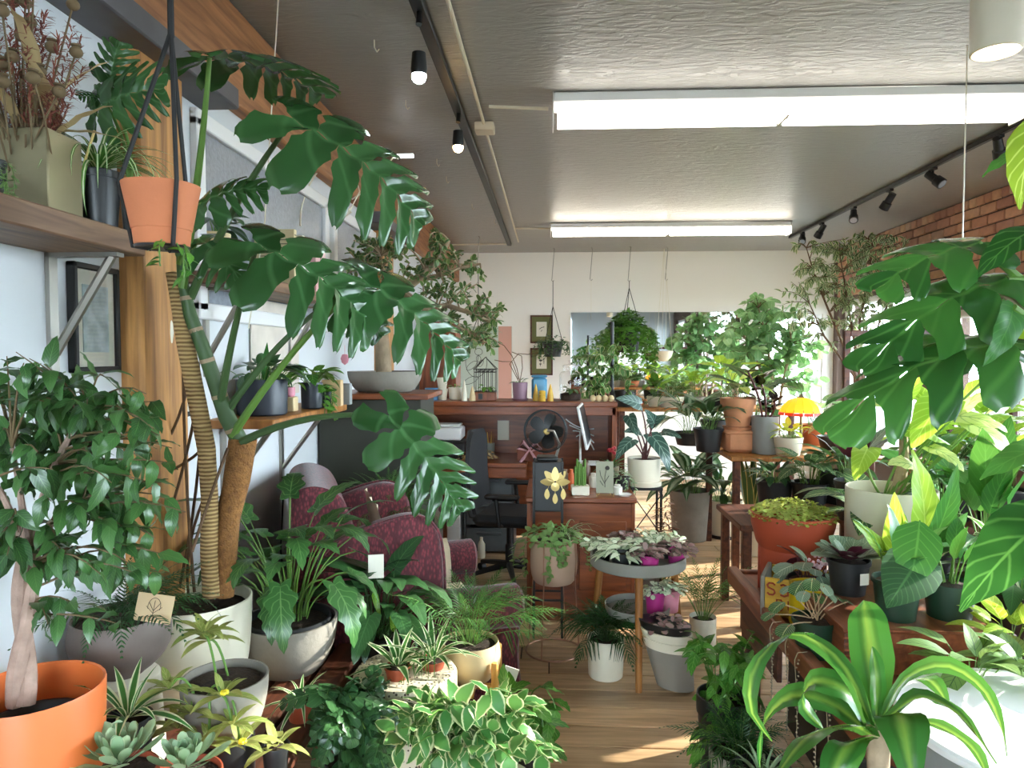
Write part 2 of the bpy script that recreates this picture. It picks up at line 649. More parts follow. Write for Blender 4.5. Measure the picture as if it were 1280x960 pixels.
def tmesh(name, tpl, mats):
    key = (id(tpl), tuple(id(m) for m in mats))
    if key not in _tm:
        _tm[key] = (arr_mesh(name, tpl[0], tpl[1], tpl[2], mats, tpl[3]), tpl)
    return _tm[key][0]


def joined(name, items, mats):
    """items: [(template, Matrix)] -> one mesh"""
    Vs, Qs, Us, Ms, o = [], [], [], [], 0
    for tpl, M in items:
        A = np.array(M)
        Vs.append(tpl[0] @ A[:3, :3].T + A[:3, 3]); Qs.append(tpl[1] + o); Us.append(tpl[2]); Ms.append(tpl[3])
        o += len(tpl[0])
    return arr_mesh(name, np.concatenate(Vs), np.concatenate(Qs), np.concatenate(Us), mats, np.concatenate(Ms))


def frame(p, d, up=(0, 0, 1), s=1.0, roll=0.0):
    """matrix taking +Y to d and +Z near up"""
    y = Vector(d).normalized()
    z = Vector(up)
    x = y.cross(z)
    x = x.normalized() if x.length > 1e-4 else y.orthogonal().normalized()
    z = x.cross(y)
    M = Matrix((x, y, z)).transposed().to_4x4()
    if roll:
        M = M @ Matrix.Rotation(roll, 4, 'Y')
    M = M @ Matrix.Scale(s, 4) if not isinstance(s, tuple) else M @ Matrix.Diagonal((s[0], s[1], s[2], 1))
    M.translation = Vector(p)
    return M


def put(name, me, root, M, label=None):
    o = bpy.data.objects.new(name, me)
    C.objects.link(o)
    o.parent = root
    o.matrix_local = M
    if label: o['label'] = label
    return o


def qcurve(p0, p1, sag=0.0, n=6, up=None):
    """points from p0 to p1, bulging by sag along up"""
    p0, p1 = Vector(p0), Vector(p1)
    u = Vector(up or (0, 0, 1))
    return [p0.lerp(p1, i / n) + u * (sag * 4 * (i / n) * (1 - i / n)) for i in range(n + 1)]


# ------------------------------------------------------------------ pots
def pot_mb(rt, rb, h, style='taper', n=32):
    mb = MB()
    w = max(.003, rt * .045)
    if style == 'cyl':
        pr = [(0, 0), (rb - .006, 0), (rb, .006), (rt, h - .004), (rt - w * .3, h), (rt - w, h - .003), (rt - w * 1.1, h * .7), (0.001, h * .7)]
    elif style == 'nursery':
        pr = [(0, 0), (rb, 0), (rt * .96, h * .86), (rt * .96, h * .87), (rt * 1.03, h * .87), (rt * 1.04, h * .985), (rt * 1.0, h), (rt - w, h * .98), (rt - w * 2, h * .7), (.001, h * .7)]
    elif style == 'round':
        pr = [(0, 0), (rb * .9, 0), (rb, .006)]
        for i in range(1, 11):
            q = i / 10
            pr.append((rb + (rt - rb) * q + .30 * rt * math.sin(PI * q ** .85), .006 + (h - .006) * q))
        pr += [(rt - w, h - .002), (rt - w + .12 * rt, h * .75), (.001, h * .7)]
    elif style == 'bowl':
        pr = [(0, 0), (rb, 0)]
        for i in range(1, 10):
            q = i / 9
            pr.append((rb + (rt - rb) * math.sin(q * PI / 2), h * (1 - math.cos(q * PI / 2)) * .5 + h * .5 * q))
        pr += [(rt - w, h), (rt - w * 1.8, h * .7), (.001, h * .7)]
    elif style == 'tub':
        pr = [(0, 0), (rb - .01, 0), (rb, .012)]
        for i in range(1, 9):
            q = i / 8
            pr.append((rb + (rt - rb) * q + .10 * rt * math.sin(PI * q ** .7), .012 + (h - .012) * q))
        pr += [(rt - w * .4, h + .003), (rt - w, h), (rt - w * 1.4, h * .7), (.001, h * .7)]
    else:
        b = .80
        pr = [(0, 0), (rb, 0), (rb + (rt * .94 - rb) * 1.0, h * b), (rt, h * b + .001), (rt * 1.01, h * .985), (rt, h), (rt - w, h), (rt - w * 1.5, h * .7), (.001, h * .7)]
    mb.lathe(pr, n)
    return mb


SOIL = None


def potted(name, label, x, yb, yt, w, Y, style='taper', mat=None, taper=.78, z=None, group=None, cat='plant', soil=True, part='pot', wx=1.0, sf=.93):
    """thing with a pot standing at photo column x: pot bottom row yb, rim row yt, rim width w px, at depth Y"""
    p = at(x, yb, Y)
    if z is not None:
        p.z = z
    k = mpp(p)
    rt = w * k / 2
    top = at(x, yt, Y).z
    h = max(.03, top - p.z)
    root = thing(name, label, cat, p, 0, group)
    obj(part, pot_mb(rt * wx, rt * taper, h, style), mat, root)
    zs = h * .9
    if soil:
        mb = MB()
        ins = {'round': .98, 'bowl': .9}.get(style, .93) * sf
        mb.lathe([(rt * ins, -.012), (rt * ins * .98, 0), (rt * .5, .006), (0, .008)], 20)
        obj('soil', mb, SOIL, root, (0, 0, zs))
    root['_r'], root['_h'], root['_z'], root['_k'] = rt, h, zs, k
    return root


# ------------------------------------------------------------------ plant growers (local coordinates of the thing)
GA = 2.39996


def clear(root, c, a, tpls):
    """turn a leaf that would grow into the left or right wall back into the room"""
    reach = max(t[0][:, 1].max() for t in tpls)
    x = root.location.x + c[0] + math.cos(a) * reach
    return PI - a if x < WL + .03 or x > WR - .03 else a


def rosette(root, tpls, mats, n, z, e0=80, e1=15, r0=.01, s0=.7, s1=1.0, seed=1, name='leaf', jit=8, c=(0, 0), az0=0.0, arc=None):
    rg = random.Random(seed)
    made = []
    for i in range(n):
        q = i / max(1, n - 1)
        az = az0 + (i * GA if arc is None else rg.uniform(*arc))
        az = clear(root, c, az, tpls)
        e = R(e0 + (e1 - e0) * q + rg.uniform(-jit, jit))
        d = Vector((math.cos(az) * math.cos(e), math.sin(az) * math.cos(e), math.sin(e)))
        u = Vector((-math.cos(az) * math.sin(e), -math.sin(az) * math.sin(e), math.cos(e)))
        s = (s0 + (s1 - s0) * q) * rg.uniform(.88, 1.1)
        made.append(put(name, tmesh(name, tpls[i % len(tpls)], mats), root, frame((c[0] + math.cos(az) * r0, c[1] + math.sin(az) * r0, z), d, u, s)))
    return made


def clump(root, tpls, mats, n, z, rad=.02, tilt=18, s0=.75, s1=1.1, seed=1, name='leaf', c=(0, 0), az=None):
    """leaves on their own petioles (templates with pet>0) rising from the soil"""
    rg = random.Random(seed)
    for i in range(n):
        a = i * GA + rg.uniform(-.4, .4) if az is None else R(rg.uniform(*az))
        r = rad * math.sqrt(rg.random())
        a = clear(root, c, a, tpls)
        M = Matrix.Translation((c[0] + math.cos(a) * r, c[1] + math.sin(a) * r, z)) @ Matrix.Rotation(a - PI / 2, 4, 'Z') @ \
            Matrix.Rotation(R(rg.uniform(-tilt, tilt) * .7), 4, 'X') @ Matrix.Rotation(R(rg.uniform(-tilt, tilt) * .5), 4, 'Y') @ Matrix.Scale(rg.uniform(s0, s1), 4)
        put(name, tmesh(name, tpls[rg.randrange(len(tpls))], mats), root, M)


def mound(root, tpls, mats, n, c, rad, hgt, seed=1, s0=.7, s1=1.1, name='foliage', flat=.3):
    """dome of small leaves joined into one part"""
    rg = random.Random(seed)
    it = []
    for i in range(n):
        a = rg.uniform(0, 2 * PI); q = math.sqrt(rg.random())
        x, y = math.cos(a) * q, math.sin(a) * q
        zz = math.sqrt(max(0, 1 - q * q)) * rg.uniform(.35, 1.0)
        d = Vector((x + rg.uniform(-.7, .7), y + rg.uniform(-.7, .7), flat * rg.uniform(-.6, 1)))
        it.append((tpls[rg.randrange(len(tpls))], frame((c[0] + x * rad[0], c[1] + y * rad[1], c[2] + zz * hgt), d, (x * .8, y * .8, 1), rg.uniform(s0, s1))))
    return obj(name, joined(name, it, mats), None, root, kind='stuff')


def twigs(root, trunk, targets, tpls, mats, bark, per=6, seed=1, r0=.004, r1=.0012, s=(.8, 1.15), sag=.03, hang=.5, start=.4, name='leaf', bname='branch', as_stuff=False, limit=300, bmesh_=True, spreadz=.4):
    """twigs from the nearest point of the trunk to each target; leaves along the outer part"""
    rg = random.Random(seed)
    bm = MB()
    it = []
    for t in targets:
        t = Vector(t)
        p = min(trunk, key=lambda q: (Vector(q) - t).length + max(0, Vector(q).z - t.z) * .6)
        pts = qcurve(p, t, sag * rg.uniform(.3, 1.4), 5)
        bm.tube(pts, [r0 + (r1 - r0) * i / 5 for i in range(6)], 5)
        for k in range(per):
            q = start + (1 - start) * (k + rg.random() * .6) / per
            q = min(q, 1)
            i = min(4, int(q * 5))
            b = pts[i].lerp(pts[i + 1], q * 5 - i)
            d = (pts[i + 1] - pts[i]).normalized()
            side = d.orthogonal().normalized()
            side.rotate(Matrix.Rotation(rg.uniform(0, 2 * PI), 3, d))
            ld = d * .55 + side * .9 + Vector((0, 0, -hang * rg.uniform(.3, 1.3)))
            it.append((tpls[rg.randrange(len(tpls))], frame(b, ld, Vector((rg.uniform(-.5, .5), rg.uniform(-.5, .5), 1)), rg.uniform(*s), rg.uniform(-.5, .5))))
    if bm.v:
        obj(bname, bm, bark, root)
    rg.shuffle(it)
    if not as_stuff:
        for tp, M in it[:limit]:
            put(name, tmesh(name, tp, mats), root, M)
        it = it[limit:]
    if it:
        obj('foliage', joined('foliage', it, mats), None, root, kind='stuff')


def vines(root, starts, tpls, mats, stemm, per=10, seed=1, length=(.2, .4), out=.05, drift=(0, 0), s=(.8, 1.1), r=.0015, leaf_objs=False, floor_z=None, wander=.03, hangdir=-1):
    """trailing stems; each vine (its small leaves included) is one part, or leaves are parts of the vine"""
    rg = random.Random(seed)
    for (p, dr) in starts:
        p = Vector(p); dr = Vector(dr).normalized()
        Ln = rg.uniform(*length)
        pts = [p]
        k = 9
        for i in range(k):
            q = (i + 1) / k
            d = dr * max(0, 1 - q * 1.6) * out / .05 + Vector((drift[0], drift[1], hangdir * min(1, q * 2.0))) + Vector((rg.uniform(-1, 1), rg.uniform(-1, 1), 0)) * wander * 10
            nx = pts[-1] + d.normalized() * Ln / k
            if floor_z is not None and nx.z < floor_z:
                nx.z = floor_z + .003
            pts.append(nx)
        mb = MB(); mb.tube(pts, r, 5)
        it = []
        for j in range(per):
            q = (j + rg.random()) / per
            i = min(k - 1, int(q * k))
            b = pts[i].lerp(pts[i + 1], q * k - i)
            az = rg.uniform(0, 2 * PI)
            ld = Vector((math.cos(az), math.sin(az), rg.uniform(-.9, .25))) + dr * .5
            it.append((tpls[rg.randrange(len(tpls))], frame(b, ld, (dr.x * .6, dr.y * .6, 1), rg.uniform(*s))))
        if leaf_objs:
            v = obj('vine', mb, stemm, root)
            for tp, M in it:
                put('leaf', tmesh('leaf', tp, mats), v, M)
        else:
            tb = np.array(mb.v)
            qf = np.array([f for f in mb.f if len(f) == 4])
            stem = (tb, qf, np.full((len(tb), 2), .5), np.full(len(qf), 1))
            obj('vine', joined('vine', [(stem, Matrix.Identity(4))] + it, [mats[0], stemm]), None, root)


def frond_tpl(L=.3, W=.1, n=14, bend=60, lw=.008, up=10, taper=1.0, droop=20, rr=.0016, vee=20, tri=False, sd=0, start=.2, seg=2):
    """pinnate frond: rachis along +Y with leaflets on both sides"""
    rg = random.Random(sd)
    V, Q, UV, MI = [], [], [], []
    y = z = 0
    pts = []
    N = 10
    for i in range(N + 1):
        a = R(up - (up + bend) * (i / N) ** 1.3)
        pts.append((y, z, a))
        y += math.cos(a) * L / N; z += math.sin(a) * L / N
    for i, (yy, zz, a) in enumerate(pts):
        r = rr * (1.3 - i / N)
        for (ex, en) in ((1, 0), (0, 1), (-1, 0), (0, -1)):
            V.append((ex * r, yy - math.sin(a) * en * r, zz + math.cos(a) * en * r)); UV.append((.5, .5))
    for i in range(N):
        for j in range(4):
            q = (j + 1) % 4
            Q.append((i * 4 + j, i * 4 + q, i * 4 + 4 + q, i * 4 + 4 + j)); MI.append(1)
    for k in range(n):
        v = start + (1 - start) * k / (n - 1)
        i = min(N - 1, int(v * N)); f = v * N - i
        yy = pts[i][0] * (1 - f) + pts[i + 1][0] * f; zz = pts[i][1] * (1 - f) + pts[i + 1][1] * f; a = pts[i][2]
        wl = W / 2 * ((1 - v) ** .7 * 1.15 if tri else max(.12, math.sin(PI * (.12 + .88 * v) ** .8)) * taper)
        for sd_ in (1, -1):
            sw = R(30 + 35 * v + rg.uniform(-6, 6))
            dx, dt = math.cos(sw), math.sin(sw)
            o = len(V)
            for s in range(seg + 1):
                q = s / seg
                ll = wl * q
                lz = ll * math.tan(R(vee)) - (ll ** 2) / max(W, .01) * math.tan(R(droop + vee)) * 2
                hw = lw * (.35 if s == 0 else (.5 if s < seg else .08))
                for e in (-1, 1):
                    V.append((sd_ * (ll * dx - e * hw * dt * .6), yy + math.cos(a) * (ll * dt + e * hw * dx) - math.sin(a) * lz,
                              zz + math.sin(a) * (ll * dt + e * hw * dx) + math.cos(a) * lz))
                    UV.append((.5 + e * .4, q))
            for s in range(seg):
                b = o + s * 2
                Q.append((b, b + 2, b + 3, b + 1) if sd_ > 0 else (b, b + 1, b + 3, b + 2)); MI.append(0)
    return np.array(V), np.array(Q), np.array(UV), np.array(MI)


def blob(rg, c, r, n, shell=.5):
    out = []
    for _ in range(n):
        d = Vector((rg.gauss(0, 1), rg.gauss(0, 1), rg.gauss(0, 1))).normalized() * (shell + (1 - shell) * rg.random()) ** .6
        out.append((c[0] + d.x * r[0], c[1] + d.y * r[1], c[2] + d.z * r[2]))
    return out


# ------------------------------------------------------------------ material palette
M = {}
M['wall'] = plain('wall_paint', (.64, .655, .67), .55, bump=.06, bscale=35)
M['wall_back'] = plain('back_wall_paint', (.90, .87, .81), .6, bump=.05, bscale=30)
M['white'] = plain('white_paint', (.82, .82, .80), .4)
M['trim'] = plain('white_trim', (.82, .80, .78), .4)
M['black'] = plain('black_plastic', (.012, .012, .013), .42)
M['blackm'] = plain('black_metal', (.014, .014, .014), .4, .3)
M['strap'] = plain('black_cord', (.01, .01, .01), .7)
M['beam'] = wood('beam_wood', '#b57c50', '#7f5030', (14, 1.2, 14), 2.2, .6, .35)
M['postw'] = wood('post_wood', '#cf9554', '#8f6034', (14, 14, 1.0), 2.2, .55, .35)
M['shelfw'] = wood('shelf_wood', '#8c6b50', '#5a4030', (14, 1.2, 14), 2.5, .55, .3)
M['cap'] = plain('dark_steel', (.12, .112, .118), .5, .4, var=.2)
M['brick'] = None
M['mortar'] = plain('mortar', '#5e4c42', .9, bump=.3, bscale=80)
M['desk'] = wood('red_desk_wood', '#94502a', '#652f16', (1.2, 12, 12), 2.4, .35, .1)
M['deskv'] = wood('red_desk_wood_upright', '#94502a', '#602c14', (12, 12, 1.2), 2.4, .35, .1)
M['bench'] = wood('bench_wood', '#9a5a38', '#653422', (12, 1.2, 12), 2.4, .4, .2)
M['benchd'] = wood('dark_bench_wood', '#6a3a24', '#3a1c12', (12, 1.2, 12), 2.4, .5, .2)
M['oak'] = wood('oak', '#b57a3c', '#8a5626', (12, 12, 1.4), 2.4, .5, .15)
M['bamboo'] = plain('bamboo', '#d39b48', .4, var=.15)
M['olive'] = plain('olive_panel', '#2a2a1e', .55, var=.12)
M['terra'] = plain('terracotta', '#c4754c', .75, var=.10, vscale=9, bump=.08)
M['terra2'] = plain('terracotta_pale', '#c98a62', .8, var=.14, vscale=12, bump=.1)
M['terrared'] = plain('red_clay_plastic', '#a04a30', .5)
M['orange'] = plain('orange_planter', '#e07338', .45, var=.06)
M['redbowl'] = plain('brick_red_planter', '#a8452a', .5)
M['cream'] = plain('cream_ceramic', '#e0d6bf', .45, var=.05)
M['ivory'] = plain('ivory_ceramic', '#e6dec8', .35, var=.04)
M['warmcream'] = plain('warm_cream_ceramic', '#d8bf92', .5, var=.08)
M['concrete'] = plain('grey_concrete', '#8a8378', .75, var=.16, vscale=9, bump=.15)
M['brownstone'] = plain('brown_grey_concrete', '#6f625b', .6, var=.18, vscale=7, bump=.1)
M['greypot'] = plain('grey_pot', '#8e8f8b', .6, var=.1)
M['nursery'] = plain('nursery_black', (.016, .017, .018), .4)
M['nurserygreen'] = plain('nursery_green', '#1f3a2a', .4)
M['navy'] = plain('navy_pot', '#1c2330', .4)
M['pink'] = plain('pink_pot', '#d98c9c', .5)
M['magenta'] = plain('magenta_pot', '#b2307c', .45)
M['lilac'] = plain('lilac_pot', '#8d6a7a', .5)
M['brass'] = plain('brass', '#948a6c', .42, .75, var=.28, vscale=3)
M['brassflat'] = plain('pale_brass', '#cdb372', .35, .5)
M['copper'] = plain('copper_wire', '#b98c74', .35, .6)
M['terrazzo'] = speckle('terrazzo', '#d8cbb0', '#4a3c2c', 75, .30)
SOIL = plain('potting_soil', '#3a2a1f', .95, bump=.8, bscale=120, var=.5, vscale=90)
M['soil'] = SOIL
M['bark'] = plain('bark_tan', '#a58f74', .85, bump=.5, bscale=50, var=.25, vscale=20)
M['barkp'] = plain('bark_pinkish', '#ab8f80', .85, bump=.5, bscale=60, var=.3, vscale=24)
M['barkd'] = plain('bark_brown', '#6a5038', .85, bump=.5, bscale=50, var=.25, vscale=20)
M['twig'] = plain('twig', '#6d5a3e', .8)
M['stem'] = plain('green_stem', '#5f8436', .5)
M['stemd'] = plain('dark_stem', '#3f5a30', .5)
M['stemr'] = plain('red_stem', '#5c2a2a', .5)
M['paper'] = plain('paper', '#e8e2d2', .8)
M['card'] = plain('kraft_card', '#cbb089', .8)
M['ink'] = plain('ink', '#3a3530', .8)
M['chrome'] = plain('brushed_metal', '#a8a49c', .35, .9)
M['glass'] = glass('clear_glass')
M['pane'] = glass('window_glass', (.96, .99, 1.0))
M['mirror'] = plain('mirror_silver', (.86, .92, .92), .02, 1.0)
M['frost'] = plain('frosted_pane', '#8b9098', .22, bump=.25, bscale=90, var=.12, vscale=50)
M['velvet'] = None

# leaves
G = {}
G['monstera'] = leafmat('monstera_leaf', '#294f28', '#3b6637', vein='#4a7446', vfreq=7, rough=.22, trans=.2)
G['ficus'] = leafmat('ficus_leaf', '#2c5029', '#4a753c', vein='#5a8448', vfreq=9, rough=.28, trans=.2)
G['fern'] = leafmat('fern_leaf', '#2c5a24', '#487a34', rough=.5, trans=.3)
G['ferndark'] = leafmat('dark_fern_leaf', '#1d4520', '#2f5c2c', rough=.45, trans=.25)
G['xanadu'] = leafmat('lobed_leaf', '#29522a', '#427038', vein='#6f9658', vfreq=9, rough=.32, trans=.22)
G['pothos'] = leafmat('pothos_leaf', '#2f6a24', '#5a9434', vein='#78a850', vfreq=5, rough=.33, trans=.28)
G['neon'] = leafmat('lime_leaf', '#7ba02c', '#a9c848', vein='#c8dc78', vfreq=6, rough=.36, trans=.38)
G['variegated'] = leafmat('cream_edged_leaf', '#3c7436', '#5a9048', [(0, None), (.66, None), (.82, '#b4c088'), (1, '#d0d4a6')], noise=.16, rough=.36, trans=.26, uv_noise=5)
G['spider'] = leafmat('white_edged_strap', '#2f6a2c', '#48803a', [(0, None), (.52, None), (.62, '#d8dfb4'), (1, '#e4e6c6')], noise=.03, rough=.38, trans=.28)
G['spiderc'] = leafmat('white_striped_strap', '#3f7a2c', '#5c943c', [(0, '#dfe6bc'), (.28, '#dfe6bc'), (.40, None), (1, None)], noise=.03, rough=.38, trans=.3)
G['corn'] = leafmat('corn_plant_leaf', '#2c6428', '#3f7a30', [(0, '#74983f'), (.14, '#5f8c3a'), (.5, None), (1, None)], noise=.16, rough=.24, trans=.25, uv_noise=3)
G['jade'] = leafmat('jade_leaf', '#35602e', '#6a8a48', [(0, None), (.72, None), (.9, '#b9bf8c'), (1, '#c8c89a')], noise=.1, rough=.3, trans=.12)
G['succulent'] = leafmat('pale_succulent_leaf', '#7fa07a', '#a6bd92', [(0, None), (.75, None), (1, '#c3d0a4')], noise=.1, rough=.45, trans=.12)
G['peace'] = leafmat('broad_dark_leaf', '#26482a', '#3a6236', vein='#4e7846', vfreq=11, rough=.3, trans=.2)
G['dieff'] = leafmat('speckled_leaf', '#2a5a34', '#3f6c42', [(0, '#9db59a'), (.35, '#88a68a'), (.6, None), (1, None)], noise=.3, rough=.34, trans=.2, uv_noise=12)
G['alocasia'] = leafmat('silvery_dark_leaf', '#24423a', '#36564a', vein='#8ea898', vfreq=6, rough=.32, trans=.15)
G['caladium'] = leafmat('pale_veined_leaf', '#a9bf68', '#c3cf88', vein='#5f8f3c', vfreq=7, rough=.42, trans=.42)
G['rubber'] = leafmat('black_rubber_leaf', '#1c1a1a', '#2c2422', rough=.22, trans=.04, vein='#4a2e2c', vfreq=3)
G['audrey'] = leafmat('ficus_audrey_leaf', '#5f9458', '#8fb87e', vein='#b4cc9c', vfreq=6, rough=.38, trans=.3)
G['snake'] = leafmat('snake_leaf', '#2c5030', '#3f6a3a', [(0, None), (.7, None), (.8, '#b4b064'), (1, '#c0ba70')], noise=.06, rough=.36, trans=.08)
G['fitt'] = leafmat('white_fittonia_leaf', '#eef0dc', '#ccdab8', [(0, None), (.78, None), (.9, '#5f8a54'), (1, '#4d7a46')], noise=.25, rough=.5, trans=.15, uv_noise=8)
G['fittpink'] = leafmat('pink_fittonia_leaf', '#8a5f5f', '#b79a94', [(0, None), (.7, None), (.9, '#5a6a48'), (1, '#4d5f40')], noise=.25, rough=.5, trans=.15, uv_noise=8)
G['maroon'] = leafmat('maroon_backed_leaf', '#55705a', '#7d9478', vein='#b9c4a8', vfreq=8, rough=.4, trans=.08, back='#5a2434')
G['prayer'] = leafmat('prayer_plant_leaf', '#54793c', '#7c9c52', vein='#2f4f2c', vfreq=7, rough=.4, trans=.3)
G['zebra'] = leafmat('zebra_leaf', '#2f5a34', '#3f6c3c', vein='#c9d69a', vfreq=9, rough=.36, trans=.25)
G['lime'] = leafmat('fresh_green_leaf', '#6ea02c', '#93bf3f', vein='#b4d468', vfreq=8, rough=.34, trans=.45)
G['moss'] = leafmat('tiny_yellow_green_leaf', '#8aa03c', '#b9c46a', rough=.5, trans=.25)
G['broad'] = leafmat('broad_green_leaf', '#2c6a2a', '#427c32', vein='#4f8a3e', vfreq=8, rough=.34, trans=.24)
G['bigphilo'] = leafmat('big_glossy_leaf', '#1f5222', '#3f7c34', vein='#4a863c', vfreq=6, rough=.24, trans=.42)
G['dry'] = leafmat('dry_leaf', '#b8a070', '#d2bf8e', rough=.7, trans=.2)
G['amaranth'] = leafmat('dried_red_seed', '#7a3a34', '#a4644c', rough=.8, trans=.05)
G['ivy'] = leafmat('pale_vine_leaf', '#6f9a54', '#93b374', rough=.42, trans=.3)
G['benj'] = leafmat('small_edged_leaf', '#3f6c3a', '#7d9a62', [(0, None), (.5, None), (.65, '#cdd3a8'), (1, '#dadcba')], noise=.2, rough=.4, trans=.28)
G['tricolor'] = leafmat('olive_pink_leaf', '#7d8f45', '#a5ab5c', vein='#b9b878', vfreq=4, rough=.45, trans=.25)


def setcol(t, b, link):
    t.links.new(link, b.inputs['Base Color'])


def brickmat():
    m, t, b, o = nt('brick_clay')
    inf = t.nodes.new('ShaderNodeObjectInfo')
    co = t.nodes.new('ShaderNodeTexCoord')
    rp = t.nodes.new('ShaderNodeValToRGB')
    for i, (p, c) in enumerate(((0, '#a8603e'), (.35, '#c07a50'), (.7, '#d59868'), (1, '#b98a6a'))):
        e = rp.color_ramp.elements[i] if i < 2 else rp.color_ramp.elements.new(p)
        e.position = p; e.color = rgba(hexc(c))
    t.links.new(inf.outputs['Random'], rp.inputs['Fac'])
    nz = t.nodes.new('ShaderNodeTexNoise'); nz.inputs['Scale'].default_value = 22; nz.inputs['Detail'].default_value = 6
    t.links.new(co.outputs['Object'], nz.inputs['Vector'])
    mx = t.nodes.new('ShaderNodeMix'); mx.data_type = 'RGBA'; mx.blend_type = 'MULTIPLY'; mx.inputs[0].default_value = .4
    t.links.new(rp.outputs['Color'], mx.inputs[6]); t.links.new(nz.outputs['Fac'], mx.inputs[7])
    hs = t.nodes.new('ShaderNodeBrightContrast'); hs.inputs['Bright'].default_value = .10
    t.links.new(mx.outputs[2], hs.inputs['Color'])
    setcol(t, b, hs.outputs['Color'])
    b.inputs['Roughness'].default_value = .85
    bp = t.nodes.new('ShaderNodeBump'); bp.inputs['Strength'].default_value = .5; bp.inputs['Distance'].default_value = .008
    t.links.new(nz.outputs['Fac'], bp.inputs['Height']); t.links.new(bp.outputs['Normal'], b.inputs['Normal'])
    return m


def plastermat():
    """hand-trowelled ceiling, slightly glossy"""
    m, t, b, o = nt('trowelled_ceiling')
    b.inputs['Base Color'].default_value = (.315, .305, .29, 1)
    b.inputs['Roughness'].default_value = .34
    co = t.nodes.new('ShaderNodeTexCoord')
    mp = t.nodes.new('ShaderNodeMapping'); mp.inputs['Scale'].default_value = (1.6, 5.5, 1); mp.inputs['Rotation'].default_value = (0, 0, R(14))
    t.links.new(co.outputs['Object'], mp.inputs['Vector'])
    n1 = t.nodes.new('ShaderNodeTexNoise'); n1.inputs['Scale'].default_value = 4.0; n1.inputs['Detail'].default_value = 7; n1.inputs['Distortion'].default_value = 1.6
    t.links.new(mp.outputs['Vector'], n1.inputs['Vector'])
    rp = t.nodes.new('ShaderNodeValToRGB')
    rp.color_ramp.elements[0].position = .46; rp.color_ramp.elements[1].position = .54
    t.links.new(n1.outputs['Fac'], rp.inputs['Fac'])
    ad = t.nodes.new('ShaderNodeMath'); ad.operation = 'MULTIPLY_ADD'; ad.inputs[1].default_value = .5
    t.links.new(rp.outputs['Color'], ad.inputs[0]); t.links.new(n1.outputs['Fac'], ad.inputs[2])
    bp = t.nodes.new('ShaderNodeBump'); bp.inputs['Strength'].default_value = .28; bp.inputs['Distance'].default_value = .012
    t.links.new(ad.outputs[0], bp.inputs['Height']); t.links.new(bp.outputs['Normal'], b.inputs['Normal'])
    return m


def fabricmat(name, c1, c2, scale=90):
    m, t, b, o = nt(name)
    co = t.nodes.new('ShaderNodeTexCoord')
    mp = t.nodes.new('ShaderNodeMapping'); mp.inputs['Scale'].default_value = (1, 1, .45)
    t.links.new(co.outputs['Object'], mp.inputs['Vector'])
    vo = t.nodes.new('ShaderNodeTexVoronoi'); vo.inputs['Scale'].default_value = scale
    t.links.new(mp.outputs['Vector'], vo.inputs['Vector'])
    rp = t.nodes.new('ShaderNodeValToRGB')
    rp.color_ramp.elements[0].color = rgba(hexc(c1)); rp.color_ramp.elements[1].color = rgba(hexc(c2)); rp.color_ramp.elements[1].position = .6
    t.links.new(vo.outputs['Distance'], rp.inputs['Fac']); setcol(t, b, rp.outputs['Color'])
    b.inputs['Roughness'].default_value = .9
    b.inputs['Sheen Weight'].default_value = .3
    bp = t.nodes.new('ShaderNodeBump'); bp.inputs['Strength'].default_value = .4; bp.inputs['Distance'].default_value = .003
    t.links.new(vo.outputs['Distance'], bp.inputs['Height']); t.links.new(bp.outputs['Normal'], b.inputs['Normal'])
    return m


M['brick'] = brickmat()
M['ceiling'] = plastermat()
M['velvet'] = fabricmat('burgundy_weave', '#8a3640', '#4c1a22', 110)
M['plank'] = wood('floor_plank', '#dcb78c', '#b5916a', (1.2, 14, 14), 2.6, .38, .15, rnd=.22)

# ------------------------------------------------------------------ room shell
fl = struct('floor', MB().box((1.15, 3.3, -.06), (5.0, 11.9, .10)), plain('subfloor', '#3a2a20', .9))
rg = random.Random(3)
plank_meshes = {}
W_P = .165
y = .95
while y < 9.2:
    x = WL - rg.uniform(0, 1.2)
    while x < WR - .05:
        ln = rg.choice((1.1, 1.5, 1.9, 2.3))
        a, b_ = max(x, WL), min(x + ln, WR)
        key = round(b_ - a, 2)
        if key > .05:
            if key not in plank_meshes:
                plank_meshes[key] = MB().box((0, 0, 0), (key - .006, W_P - .007, .018), b=.0025).mesh('plank', M['plank'])
            obj('plank', plank_meshes[key], None, fl, ((a + b_) / 2, y, -.009))
        x += ln
    y += W_P
struct('ceiling', MB().box((1.15, 3.3, CZ + .06), (5.2, 12.1, .12)), M['ceiling'])
struct('wall_left', MB().box((WL - .1, 3.3, CZ / 2), (.2, 11.9, CZ + .2)), M['wall'])
mb = MB()
x0, x1, z0, z1 = WIN_B
mb.box(((-1.45 + x0) / 2, WB + .1, CZ / 2), (x0 + 1.45, .2, CZ + .2)).box(((x1 + 3.75) / 2, WB + .1, CZ / 2), (3.75 - x1, .2, CZ + .2))
mb.box(((x0 + x1) / 2, WB + .1, z0 / 2 - .05), (x1 - x0, .2, z0 + .1)).box(((x0 + x1) / 2, WB + .1, (z1 + CZ + .1) / 2), (x1 - x0, .2, CZ + .1 - z1))
struct('wall_back', mb, M['wall_back'])
w = MB()
for cx in (x0 + .03, (x0 + x1) / 2, x1 - .03):
    w.box((cx, WB + .06, (z0 + z1) / 2), (.06, .08, z1 - z0), b=.006)
for cz in (z0 + .03, z1 - .03):
    w.box(((x0 + x1) / 2, WB + .06, cz), (x1 - x0, .075, .06), b=.006)
o = struct('window_6', w, M['trim'])
